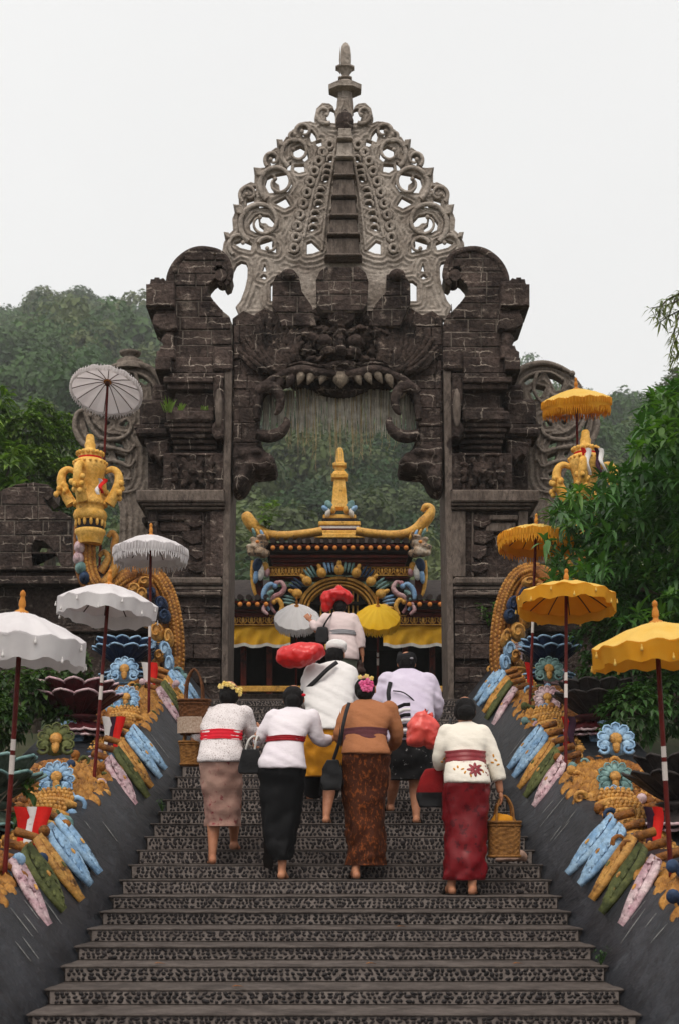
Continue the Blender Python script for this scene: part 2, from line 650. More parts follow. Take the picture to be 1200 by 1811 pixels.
def sdf_plate(mb, outer, holes, step, yf, yb, edge=.035, drop=.03, mi=0, relief=None, pad=.0):
    """a slab with an arbitrary pierced outline, its front rounded towards every edge; outlines in (x, z)"""
    xs = [p[0] for p in outer]; zz = [p[1] for p in outer]
    gx = np.arange(min(xs) - step * 1.5, max(xs) + step * 2, step)
    gz = np.arange(min(zz) - step * 1.5, max(zz) + step * 2, step)
    X, Z = np.meshgrid(gx, gz, indexing='ij')
    ins = in_poly(outer, X, Z)
    D = np.full(X.shape, 9e9)
    seg_dist(outer, X, Z, D)
    for h in holes:
        hx = [p[0] for p in h]; hz = [p[1] for p in h]
        i0, i1 = np.searchsorted(gx, [min(hx) - .3, max(hx) + .3])
        j0, j1 = np.searchsorted(gz, [min(hz) - .3, max(hz) + .3])
        if i1 <= i0 or j1 <= j0:
            continue
        sx, sz = X[i0:i1, j0:j1], Z[i0:i1, j0:j1]
        ins[i0:i1, j0:j1] &= ~in_poly(h, sx, sz)
        d = D[i0:i1, j0:j1].copy()
        seg_dist(h, sx, sz, d)
        D[i0:i1, j0:j1] = d
    SD = np.where(ins, D, -D)
    t = np.clip(SD / edge, 0, 1)
    Yf = yf + drop * (1 - np.sqrt(1 - (1 - t) ** 2))
    if relief is not None:
        Yf = Yf - relief(X, Z, SD)
    sd = SD.tolist(); yv = Yf.tolist()
    vs, vid, fs, wall = [], {}, [], []
    def gv(i, j):
        k = (i, j)
        if k not in vid:
            vid[k] = len(vs)
            vs.append((gx[i], yv[i][j], gz[j]))
        return vid[k]
    bid = {}
    def ev(a, b):
        k = (a, b) if a < b else (b, a)
        if k not in vid:
            (i, j), (p, q) = k
            f = sd[i][j] / (sd[i][j] - sd[p][q])
            x = gx[i] + (gx[p] - gx[i]) * f
            z = gz[j] + (gz[q] - gz[j]) * f
            vid[k] = len(vs)
            vs.append((x, yf + drop, z))
            bid[vid[k]] = len(vs)
            vs.append((x, yb, z))
        return vid[k]
    nx, nz = len(gx), len(gz)
    act = np.argwhere((SD[:-1, :-1] > 0) | (SD[1:, :-1] > 0) | (SD[1:, 1:] > 0) | (SD[:-1, 1:] > 0))
    for i, j in act.tolist():
        c = [(i, j), (i + 1, j), (i + 1, j + 1), (i, j + 1)]
        s_ = [sd[a][b] > 0 for a, b in c]
        if all(s_):
            fs.append(tuple(gv(*q) for q in c))
            continue
        poly, edges = [], []
        for k in range(4):
            a, b = c[k], c[(k + 1) % 4]
            if s_[k]:
                poly.append(gv(*a))
            if s_[k] != s_[(k + 1) % 4]:
                poly.append(ev(a, b))
        if len(poly) >= 3:
            fs.append(tuple(poly))
            for k in range(len(poly)):
                a, b = poly[k], poly[(k + 1) % len(poly)]
                if a in bid and b in bid:
                    wall.append((a, b, bid[b], bid[a]))
    mb.add(vs, fs, mi, True)
    # walls get their own vertices so the rim stays crisp
    wv, wf = [], []
    for q in wall:
        k = len(wv)
        wv += [vs[i] for i in q]
        wf.append((k, k + 1, k + 2, k + 3))
    mb.add(wv, wf, mi, False)
    return mb
# ================================================================ the great stone gate
YG = 19.2
S = F / YG                                   # pixels per metre at the gate's front face
KP = [1.]
def g(px, py): return ((px - CX) / S * KP[0], EZ + (YH - py) / S * KP[0])
def GP(pts, mir=None):
    return [g(2 * mir - x if mir else x, y) for x, y in pts]
def Z1(pts, mir=None):                       # points read off an enlargement of the crown
    return GP([(380 + x / 2.609, 60 + y / 2.609) for x, y in pts], mir)
def Z2(pts, mir=None):                       # points read off an enlargement of the left shoulder
    return GP([(240 + x / 3.158, 420 + y / 3.158) for x, y in pts], mir)
MX = 597.0
gate = empty('stone_gate', (g(MX, 0)[0], YG, ZL), 'towering weathered stone gate with a carved demon face and openwork crown', 'gate')

BR = []                                      # bricks waiting to be built
rb = random.Random(5)
def brick_fill(poly_px, yf, course=24, ln=(34, 62), gap=1.6, parent=None, y0=None, thick=.05):
    xs, ys = [p[0] for p in poly_px], [p[1] for p in poly_px]
    y = (y0 if y0 is not None else max(ys))
    while y > min(ys):
        h = course * rb.uniform(.85, 1.15)
        x = min(xs) - rb.uniform(0, ln[1])
        while x < max(xs):
            l = rb.uniform(*ln)
            c = clip_rect(poly_px, x + gap / 2, x + l - gap / 2, y - h + gap / 2, y - gap / 2)
            if len(c) >= 3 and area(c) > 60:
                BR.append((area(c), c, yf - rb.uniform(.004, .035), yf + thick, parent))
            x += l
        y -= h

def gpart(name, mb, m, parent=gate, **k):
    return mb.build(name, m, parent, **k)

def tier(m, x0, x1, y0, y1, p=0., depth=1.1, mi=0, ch=.012):
    """a horizontal slab of the pier: pixel box, p metres proud of the face"""
    a, b = g(x0, y1), g(x1, y0)
    m.box(((a[0] + b[0]) / 2, YG - p + (depth + p) / 2, (a[1] + b[1]) / 2), (abs(b[0] - a[0]), depth + p, abs(b[1] - a[1])), mi=mi, ch=ch)

def mr(x, sd): return x if sd < 0 else 2 * MX - x

def mirbox(m, sd, x0, x1, *a, **k):
    xa, xb = sorted((mr(x0, sd), mr(x1, sd)))
    tier(m, xa, xb, *a, **k)

HEART = [(366.7, 515), (372, 504), (384, 501.5), (396, 505), (405, 501), (411, 490), (413.5, 478), (419, 467), (427, 462), (435, 464), (438, 471), (437.5, 490), (433, 510), (425, 531), (415, 543.5), (405, 549), (394, 549.5), (386, 543), (376, 529)]
for sd in (-1, 1):
    mi_ = None if sd < 0 else MX
    # ---- pier core: stacked mouldings
    m = MB()
    B = lambda *a, **k: mirbox(m, sd, *a, **k)
    B(300, 397, 664, 673, p=.10)
    B(292, 379, 673, 683, p=.16)
    B(298, 379, 683, 692, p=.10)
    B(310, 379, 692, 723, p=-.03, depth=1.0)
    B(305, 379, 723, 731, p=.06)
    B(296, 379, 731, 750, p=.14, ch=.03)
    B(292, 379, 750, 758, p=.08)
    for k in range(5):
        B(300 + k * 2.5, 382, 758 + k * 8.5, 765 + k * 8.5, p=.05 - k * .05, depth=.9)
    B(304, 397, 664, 806, p=-.22, depth=.8)
    B(289, 404, 800, 868, p=-.02)
    B(286, 399, 868, 871.5, p=.09, ch=.005)
    B(262, 397, 903, 1022, p=-.05, depth=1.0)
    B(300, 393, 1046, 1057, p=.1)
    B(306, 391, 1057, 1076, p=.03)
    B(312, 391, 1076, 1166, p=0)
    B(314, 390, 1166, 1180, p=-.06)
    B(312, 391, 1180, 1245, p=.03)
    core = gpart('pier', m, M_stone)
    # lighter ledges
    m = MB()
    B(244, 398.5, 871.5, 893, p=.17, ch=.02)
    B(252, 398.5, 893.5, 897.5, p=.13)
    B(258, 398.5, 899, 903, p=.09)
    gpart('ledge', m, M_ledge, core)
    m = MB()
    B(296, 394.5, 1022, 1036, p=.08, ch=.03)
    B(298, 394.5, 1038, 1044, p=.04)
    B(300, 393.5, 1047, 1057.5, p=.11, ch=.03)
    gpart('moulding', m, M_ledge, core)
    # door jamb: a long pale strip that frames the opening
    m = MB()
    a, b = (397.5, 411.5), (392, 403)
    pl = [(a[0], 640), (a[1], 640), (408.5, 860), (b[1], 1240), (b[0], 1240)]
    m.prism(GP(pl, mi_), YG - .03, YG + 1.0, ch=.012)
    gpart('jamb', m, M_ledge, core)
    # panel rosette above the ledge
    m = MB()
    c = g(mr(342, sd), 836)
    m.lathe([(.13, 0), (.15, .05), (.13, .09), (.06, .1), (.05, .14), (.001, .15)], (c[0], YG + .03, c[1]), 14, Matrix.Rotation(R(90), 4, 'X'))
    for k in range(12):
        an = 2 * math.pi * k / 12
        rr = .25 if k % 2 else .21
        m.ell((c[0] + rr * math.cos(an) * 1.15, YG - .015, c[1] + rr * math.sin(an) * .8), (.07, .05, .045), 8, 5, Matrix.Rotation(-an, 3, 'Y'))
    o = gpart('rosette', m, M_stone2, core)
    carve(o, .016, 2, .01, 14)
    m = MB()
    for (x0, x1, y0, y1) in ((306, 312, 806, 866), (372, 378, 806, 866), (306, 378, 802, 806)):
        B(x0, x1, y0, y1, p=.015, depth=.05)
    gpart('panel_frame', m, M_stone, core)
    # relief panel on the lower pier
    m = MB()
    B(262, 279, 904, 1021, p=.03, depth=.2)
    B(372, 397, 904, 1021, p=.03, depth=.2)
    B(357, 361, 906, 1020, p=.0, depth=.1)
    B(280, 330, 912, 921, p=.05, depth=.2)
    B(283, 336, 924, 940, p=.0, depth=.2)
    gpart('pilaster', m, M_ledge if sd > 0 else M_stone, core)
    for (x, y, wd, hh) in ((340, 922, 30, 16), (338, 951, 32, 17), (346, 977, 24, 18), (345, 1004, 27, 14)):
        m = MB()
        pl = [(x - wd / 2, y - hh * .6), (x + wd * .55, y - hh * .75), (x + wd * .6, y + hh * .5), (x + wd * .1, y + hh * .75), (x - wd * .45, y + hh * .25)]
        m.prism(GP(pl, mi_), YG - .02, YG + .1, ch=.012)
        gpart('relief_block', m, M_stone, core)
    # plain drum beside the neck
    m = MB()
    pl = cat([(380, 676), (396, 676), (397, 770), (392, 780), (384, 781), (378, 772), (377, 760), (384, 745), (380, 720)], 3, True)
    m.prism(GP(pl, mi_), YG - .16, YG + .2, ch=.03)
    gpart('hanging_ear', m, M_stone, core)
    m = MB()
    m.ell((g(mr(389, sd), 735)[0], YG - .15, g(0, 728)[1]), (.055, .06, .27), 10, 8)
    gpart('leaf_boss', m, M_ledge, core)

    # ---- shoulder with the great volute
    m = MB()
    sh = [(300, 664), (410, 664), (411.5, 600), (411, 572), (405, 557), (391, 546), (378, 531), (367, 515), (370, 503), (378, 494), (386, 489),
          (386, 481), (378, 477), (382, 470), (392, 470), (398, 478), (400, 492), (396, 500), (400, 505), (407, 501), (411, 488), (406, 472), (400, 458), (392, 449), (379, 443.5), (357, 440.5),
          (337, 445), (319, 456), (306, 471), (298, 491), (297, 512), (303, 540), (300, 560), (305, 590), (301, 616), (292, 622), (279, 628), (278, 652), (292, 664)]
    m.prism(GP(sh, mi_), YG + .02, YG + .34, ch=.02)
    m.prism(GP([(304, 664), (410, 664), (410, 575), (400, 560), (306, 548)], mi_), YG + .33, YG + .95)
    vol = gpart('shoulder_volute', m, M_mortar)
    m = MB()
    m.lathe([(.075, 0), (.08, .36)], (g(mr(391, sd), 0)[0], YG + .34, g(0, 487)[1]), 14, Matrix.Rotation(R(90), 4, 'X'))
    gpart('scroll_eye', m, M_stone, vol)
    brick_fill([(mr(x, sd), y) for x, y in sh], YG + .02, 25, (36, 60), 2.0, vol, 664)
    # rim of the volute
    m = MB()
    rim = cat([(299, 508), (300, 489), (308, 470), (321, 455), (338, 444), (357, 440), (379, 443), (392, 449), (401, 459), (406, 472), (408, 486), (405, 495)], 4)
    m.tube([(p[0], YG + .02, p[1]) for p in GP(rim, mi_)], .045, 6, flat=(1, 1), up=(0, 1, 0))
    gpart('volute_rim', m, M_stone, vol)
    # ears: flame-stepped blocks that stick out sideways
    ears = [[(262, 551), (262, 512), (268, 512), (268, 511), (312, 511), (312, 551)], [(267, 511), (269, 500), (275, 500), (276, 497), (284, 497), (285, 500), (291, 498), (296, 503), (312, 505), (312, 512), (267, 512)],
            [(277, 561), (277, 552), (312, 552), (312, 561)], [(272, 575), (276, 562), (314, 562), (316, 588), (300, 592), (284, 589), (273, 582)],
            [(287, 616), (290, 606), (286, 598), (291, 590), (314, 590), (312, 616)], [(279, 640), (279, 628), (284, 625), (287, 617), (312, 617), (312, 640)], [(278, 663), (278, 642), (282, 640), (305, 640), (305, 663)]]
    for k, e in enumerate(ears):
        m = MB()
        pr = (.20, .14, .08, .16, .02, .14, .2)[k]
        m.prism(GP(e, mi_), YG - pr, YG + .4, ch=.02)
        gpart('ear_block', m, M_stone, vol)
    m = MB()
    mirbox(m, sd, 378, 412, 616, 658, p=.08, depth=.3, ch=.03)
    mirbox(m, sd, 292, 378, 632, 662, p=.03, depth=.3, ch=.02)
    gpart('string_course', m, M_stone, vol)
    m = MB()
    c0 = g(mr(302, sd), 620)
    m.tube([(c0[0], YG - .02, c0[1] + .25), (c0[0] - sd * -.03, YG - .08, c0[1] + .1), (c0[0], YG - .05, c0[1] - .05)], [.05, .09, .04], 8)
    gpart('ear_scroll', m, M_stone, vol)
    # base bricks
    brick_fill([(mr(x, sd), y) for x, y in ((312, 1076), (391, 1076), (391, 1166), (312, 1166))], YG - .001, 30, (38, 60), 1.2, core, 1166, .03)
    brick_fill([(mr(x, sd), y) for x, y in ((312, 1181), (391, 1181), (391, 1240), (312, 1240))], YG - .031, 28, (34, 60), 1.2, core, 1240, .03)
    # side bracket and the dark set-back wing of the pier
    m = MB()
    B(232, 300, 740, 748, p=-.25, depth=.9)
    B(236, 300, 748, 762, p=-.2, depth=.9, ch=.03)
    B(250, 300, 762, 775, p=-.3, depth=.8)
    B(240, 298, 690, 741, p=-.35, depth=.6, ch=.05)
    B(262, 300, 660, 692, p=-.42, depth=.5, ch=.04)
    B(252, 300, 775, 1240, p=-.55, depth=.7)
    B(246, 300, 905, 915, p=-.3, depth=.7)
    pl = [(255, 775), (296, 768), (296, 790), (280, 808), (268, 798), (262, 800), (256, 790)]
    m.prism(GP(pl, mi_), YG + .2, YG + .7, ch=.03)
    gpart('wing_bracket', m, M_stone, gate)

# ---------------------------------------------------------------- the demon face over the opening
half = [(600, 540), (566, 536), (548, 548), (512, 540), (492, 552), (468, 541), (448, 554), (430, 546), (411, 560), (411, 864), (417, 869), (430, 864), (437, 855), (442, 843), (449, 836), (466, 835), (487, 832), (490, 822), (485, 808), (474, 800), (466, 792), (461, 780), (459, 762), (456, 735), (459, 712), (467, 692), (480, 678), (500, 667), (522, 660), (535, 658), (560, 663), (580, 667), (597, 668)]
poly = half + [(2 * MX - x, y) for x, y in reversed(half[1:-1])]
m = MB()
m.prism(GP(poly), YG + .05, YG + .5, ch=.02)
face = gpart('face_panel', m, M_stone2)
for sd in (-1, 1):
    mi_ = None if sd < 0 else MX
    # jaw bricks down both sides
    jaw = [(414, 660), (470, 660), (492, 664), (470, 684), (458, 706), (453, 735), (457, 765), (459, 785), (466, 797), (484, 810), (487, 822), (484, 829), (450, 832), (440, 840), (434, 854), (426, 863), (417, 866), (414, 862)]
    brick_fill([(mr(x, sd), y) for x, y in jaw], YG + .05, 30, (36, 60), 1.1, face, 868)
    brick_fill([(mr(x, sd), y) for x, y in ((414, 562), (500, 548), (560, 548), (560, 600), (520, 650), (470, 662), (414, 662))], YG + .05, 30, (36, 60), 1.3, face, 662)
    # hair: carved flame locks that radiate from the cheek
    m = MB()
    r = random.Random(4 + sd)
    cx, cy = 525, 662
    for ring_, (r0, r1, nn) in enumerate(((40, 122, 15), (30, 88, 13), (22, 60, 9))):
        for k in range(nn):
            an = lerp(R(172), R(92 if ring_ else 112), k / (nn - 1)) + r.uniform(-.03, .03)
            pts, rad = [], []
            L_ = min(r1, 112 / max(.25, abs(math.cos(an))), 114 / max(.3, math.sin(an))) * r.uniform(.9, 1.02)
            for q in range(7):
                t = q / 6
                rr_ = lerp(r0, L_, t)
                a2 = an - .16 * t * t + .06 * math.sin(t * 5)
                x, z = g(mr(cx + rr_ * math.cos(a2), sd), cy - rr_ * math.sin(a2) * .92)
                pts.append((x, YG + .02 - .05 * ring_ - .03 * math.sin(t * 3.1), z))
                rad.append(.058 * (1 - .72 * t) + .012)
            m.tube(pts, rad, 6, flat=(1, .9), up=(0, 1, 0))
    o = gpart('hair_locks', m, M_stone2, face)
    o['kind'] = 'stuff'
    # claw hand that grips the edge of the opening: two hooked fingers and a fist
    fing = [([(455, 772), (474, 776), (490, 773), (502, 764), (508, 751), (505, 742)], [.07, .085, .085, .07, .05, .016]),
            ([(456, 700), (470, 690), (484, 691), (494, 702), (497, 718), (492, 732), (486, 737)], [.06, .085, .085, .075, .06, .04, .014])]
    for pts, rad in fing:
        m = MB()
        pp = cat([(p[0], YG - .1, p[1]) for p in GP(pts, mi_)], 3)
        rr_ = [interp([(i * 3, q) for i, q in enumerate(rad)], k) for k in range(len(pp))]
        m.tube(pp, rr_, 9, up=(0, 1, 0), flat=(1, 1.3))
        o = gpart('claw', m, M_stone, face)
    m = MB()
    sn = [(415, 792), (440, 790), (462, 794), (474, 801), (484, 808), (489, 819), (486, 830), (470, 833), (450, 835), (442, 843), (436, 855), (428, 864), (417, 868), (415, 860)]
    m.prism(GP(sn, mi_), YG - .10, YG + .3, ch=.03)
    for (x, y, rx, ry) in ((478, 818, 9, 9), (455, 803, 12, 6), (430, 805, 12, 9), (446, 824, 14, 6), (428, 846, 9, 12)):
        c = g(mr(x, sd), y)
        m.ell((c[0], YG - .09, c[1]), (rx / S, .07, ry / S), 10, 7)
    o = gpart('fist', m, M_stone, face)
    carve(o, .02, 2, .025, 8)

# upper lip: a long rolled band
m = MB()
lip = [(455, 745), (457, 715), (466, 692), (482, 676), (504, 665), (528, 658), (545, 659), (565, 664), (597, 666)]
lip = cat(lip + [(2 * MX - x, y) for x, y in reversed(lip[:-1])], 4)
LP = [(p[0], YG - .06, p[1]) for p in GP(lip)]
m.tube(LP, [.05 + .02 * math.sin(math.pi * i / (len(LP) - 1)) for i in range(len(LP))], 8, up=(0, 1, 0), flat=(1, 1.6))
m.tube([(p[0] * 1.0, YG - .1, p[2] + .09) for p in LP[14:-14]], .022, 6)
gpart('upper_lip', m, M_stone, face)
# fangs
M_fang = mat('pale_fang_stone', (.14, .11, .085), (.27, .22, .17), s=6, bump=.6, bs=20, bd=.04, c3=(.05, .04, .03), s3=8, t3=.57, spk=.4)
for k, (x, y0, y1, wd, bend) in enumerate(((515, 668, 694, 15, -6), (533, 664, 688, 14, -6), (551, 664, 687, 14, -7), (571, 668, 686, 13, -5), (602, 670, 694, 26, 0), (631, 668, 688, 13, 6), (648, 664, 686, 14, 8), (666, 662, 685, 14, 9), (686, 664, 694, 16, 7), (712, 684, 712, 19, -4), (495, 676, 700, 15, -3))):
    m = MB()
    pts, rad = [], []
    for q in range(6):
        t = q / 5
        a = g(x + bend * t * t, lerp(y0 - 3, y0 + (y1 - y0) * .86, t))
        pts.append((a[0], YG - .05 - .05 * math.sin(t * 2.5), a[1]))
        rad.append(wd * .56 / S * (1 - t ** 2.2) + .008)
    m.tube(pts, rad, 8, up=(0, 1, 0))
    gpart('fang', m, M_fang if k not in (0, 10) else M_stone, face)
# tongue / palate hanging behind the fangs
m = MB()
pal = [(512, 664), (524, 672), (545, 676), (562, 684), (580, 690), (600, 692), (622, 690), (640, 684), (655, 676), (680, 674), (694, 668), (690, 655), (600, 655), (520, 655)]
m.prism(GP(cat(pal, 3, True)), YG + .12, YG + .5, ch=.03)
gpart('palate', m, M_stone2, face)
# nose, eyes, cheeks, brow: one carved lump
m = MB()
def blob(x, y, rx, ry, d, yy=0., rot=0):
    c = g(x, y)
    m.ell((c[0], YG + .05 - yy, c[1]), (rx / S, d, ry / S), 14, 10, Matrix.Rotation(rot, 3, 'Y'))
blob(602, 616, 9, 26, .24, .05)
blob(602, 632, 11, 12, .30, .10)
for sx in (-1, 1):
    blob(602 + sx * 26, 612, 17, 15, .24, .06)
    blob(602 + sx * 20, 631, 16, 13, .27, .06)
    blob(602 + sx * 42, 641, 20, 8, .2, .02)
    blob(602 + sx * 48, 600, 26, 9, .15, .05, sx * R(-20))
    blob(602 + sx * 62, 622, 20, 16, .14, .0)
    blob(602 + sx * 30, 588, 24, 7, .17, .05, sx * R(-12))
    blob(602 + sx * 70, 590, 22, 8, .12, .03, sx * R(25))
    blob(602 + sx * 90, 612, 16, 10, .11, .03, sx * R(-40))
    blob(602 + sx * 84, 636, 18, 8, .11, .02)
    blob(602 + sx * 56, 572, 24, 10, .10, .02, sx * R(30))
blob(602, 651, 40, 8, .22, .06)
blob(602, 659, 52, 7, .2, .02)
blob(602, 594, 13, 8, .2, .05)
blob(602, 583, 20, 6, .16, .02)
o = gpart('face_carving', m, M_stone2, face)
carve(o, .015, 1, .034, 8, 3, .028, 19)
for v in o.data.vertices:
    v.co.y -= .022 * math.sin(26 * v.co.z + 9 * noise.noise(v.co * 3)) * math.sin(24 * v.co.x + 9 * noise.noise(v.co * 3 + V((5, 0, 0))))
# pupils and ridged eyelid rings
for sx in (-1, 1):
    m = MB()
    c = g(602 + sx * 27, 612)
    m.ell((c[0], YG - .2, c[1]), (.085, .09, .08), 12, 8)
    gpart('eye', m, M_stone, face)
    for q in (20, 25, 30):
        m = MB()
        pts = []
        for k in range(11):
            an = R(-10 + 170 * k / 10) if sx < 0 else R(190 - 170 * k / 10)
            a = g(602 + sx * 27 - q * .98 * math.cos(an) * 1.0, 614 - q * .86 * math.sin(an))
            pts.append((a[0], YG - .12 + q * .002, a[1]))
        m.tube(pts, .013, 6)
        gpart('brow_ridge', m, M_stone2, face)
# forehead disc
m = MB()
c = g(603, 560)
m.lathe([(.185, 0), (.19, .06), (.16, .12), (.13, .1), (.10, .13), (.001, .15)], (c[0], YG - .02, c[1]), 18, Matrix.Rotation(R(90), 4, 'X'), sq=.92)
gpart('forehead_disc', m, M_stone, face)
m = MB()
for k in range(9):
    an = R(20 + 140 * k / 8)
    a = g(603 + 31 * math.cos(an), 560 - 28 * math.sin(an))
    m.ell((a[0], YG - .02, a[1]), (.05, .05, .06), 8, 6)
gpart('disc_border', m, M_stone2, face)['kind'] = 'stuff'
# the crown's foot: three rounded brick bosses
for pl, yf in (([(482, 545), (483, 505), (490, 491), (503, 486), (522, 487), (530, 495), (534, 520), (552, 546), (560, 582), (500, 582), (492, 562)], YG - .12),
               ([(560, 545), (559, 505), (566, 490), (578, 481), (632, 481), (645, 492), (650, 508), (648, 545), (640, 560), (570, 560)], YG - .2),
               ([(650, 582), (660, 546), (682, 520), (682, 492), (700, 486), (716, 494), (724, 508), (724, 540), (716, 560), (706, 582)], YG - .12)):
    m = MB()
    m.prism(GP(pl), yf + .03, YG + .5, ch=.02)
    b = gpart('brick_boss', m, M_mortar)
    brick_fill(pl, yf + .03, 27, (34, 56), 1.8, b, 582)
for sx in (-1, 1):
    m = MB()
    c = g(606 + sx * 92, 494)
    m.ell((c[0] + sx * .02, YG - .15, c[1]), (.11, .09, .075), 10, 7)
    gpart('boss_knob', m, M_stone)

# ---------------------------------------------------------------- openwork crown
MC = 607.5
YC = YG + .12
KP[0] = YC / YG
outl = [(572, 285), (563, 330), (553, 352), (545, 330), (528, 317), (495, 315), (468, 340), (458, 385), (465, 408), (440, 399), (405, 403), (380, 428), (355, 440), (348, 472), (330, 470), (306, 508), (308, 532), (283, 520), (243, 548), (228, 585), (234, 612), (212, 615), (183, 640), (182, 684), (165, 680), (130, 697), (109, 740), (111, 790), (100, 800), (80, 850), (84, 902), (62, 922), (40, 960), (34, 1000), (45, 1028), (70, 1052), (70, 1200), (110, 1290), (110, 1320), (640, 1320)]
half_l = [(380 + x / 2.609, 60 + y / 2.609) for x, y in outl]
poly = half_l[:-1] + [(2 * MC - x, y) for x, y in reversed(half_l[:-1])]
holes1 = [
 [(515, 372), (520, 352), (535, 344), (548, 350), (553, 368), (553, 404), (535, 402), (520, 392)],
 [(412, 428), (432, 430), (428, 450), (410, 466), (402, 450)], [(447, 442), (462, 460), (468, 482), (447, 490), (440, 465)],
 [(468, 494), (490, 487), (492, 510), (474, 514)], [(366, 530), (395, 517), (421, 533), (428, 568), (412, 582), (396, 562), (382, 572), (366, 556)],
 [(370, 602), (408, 600), (410, 628), (388, 633), (368, 620)], [(336, 600), (352, 590), (348, 622), (334, 622)],
 [(256, 566), (275, 560), (281, 592), (262, 600)], [(286, 650), (332, 642), (352, 690), (332, 718), (302, 712), (300, 690), (284, 680)],
 [(262, 655), (272, 660), (262, 700), (276, 722), (252, 724), (236, 692), (244, 664)], [(280, 776), (325, 752), (346, 785), (322, 797)],
 [(150, 768), (178, 760), (178, 796), (148, 798)], [(210, 770), (236, 765), (236, 790), (205, 796)], [(180, 700), (190, 702), (188, 716), (178, 712)],
 [(166, 870), (190, 838), (215, 832), (200, 850), (204, 876), (222, 890), (220, 906), (190, 906), (170, 896)],
 [(218, 832), (248, 836), (272, 862), (274, 886), (250, 880), (238, 868), (216, 866), (212, 848)],
 [(95, 962), (128, 950), (165, 965), (160, 990), (120, 980)], [(215, 962), (265, 946), (262, 972), (278, 976), (278, 1000), (220, 986)],
 [(428, 962), (446, 956), (484, 992), (450, 1005), (428, 1007)], [(426, 1148), (440, 1100), (446, 1148)][:0],
 [(222, 1090), (230, 1060), (238, 1088)], [(212, 1120), (226, 1108), (240, 1118), (230, 1126)],
 [(262, 1156), (280, 1142), (306, 1146), (306, 1222), (262, 1220)],
]
RING = [(530, 515), (500, 550), (480, 590), (460, 637), (441, 685), (425, 735), (408, 786), (393, 838), (382, 890), (375, 942), (367, 992)]
for x, y in RING:
    holes1.append([(x + 9.5 * math.cos(a * math.pi / 4), y + 10 * math.sin(a * math.pi / 4)) for a in range(8)])
HOOK = [(538, 578), (522, 618), (518, 644), (515, 670), (489, 725), (484, 754), (480, 785), (464, 830), (458, 862), (454, 896)]
for x, y in HOOK:
    holes1.append([(x - 15, y + 6), (x - 8, y - 6), (x + 4, y - 7), (x + 15, y - 2), (x + 4, y + 1), (x - 4, y + 8)])
hol = []
for h in holes1:
    if not h:
        continue
    hx, hy = sum(p[0] for p in h) / len(h), sum(p[1] for p in h) / len(h)
    kk = 1.16 if len(h) != 8 else 1.1
    hp = [(380 + (hx + (x - hx) * kk) / 2.609, 60 + (hy + 2 + (y - hy) * kk) / 2.609) for x, y in h]
    hol.append(GP(hp))
    hol.append(GP(hp, MC))
hol.append(GP(HEART))
hol.append(GP(HEART, MC))
m = MB()
def crown_relief(X, Z, SD):
    r_ = np.zeros(X.shape)
    zf = g(0, 470)[1]
    r_ += .013 * np.cos(2 * math.pi * SD / .062) * np.clip(1.25 - SD / .24, 0, 1)
    r_ -= .03 * np.clip((SD - .10) / .1, 0, 1)
    return r_
sdf_plate(m, GP(poly), hol, .0098, YC, YC + .09, edge=.03, drop=.04, relief=crown_relief)
m.prism(GP([(492, 552), (492, 500), (520, 470), (690, 470), (716, 500), (716, 552)]), YC + .05, YC + .12)
crown = gpart('crown_panel', m, M_grey, fix=False)

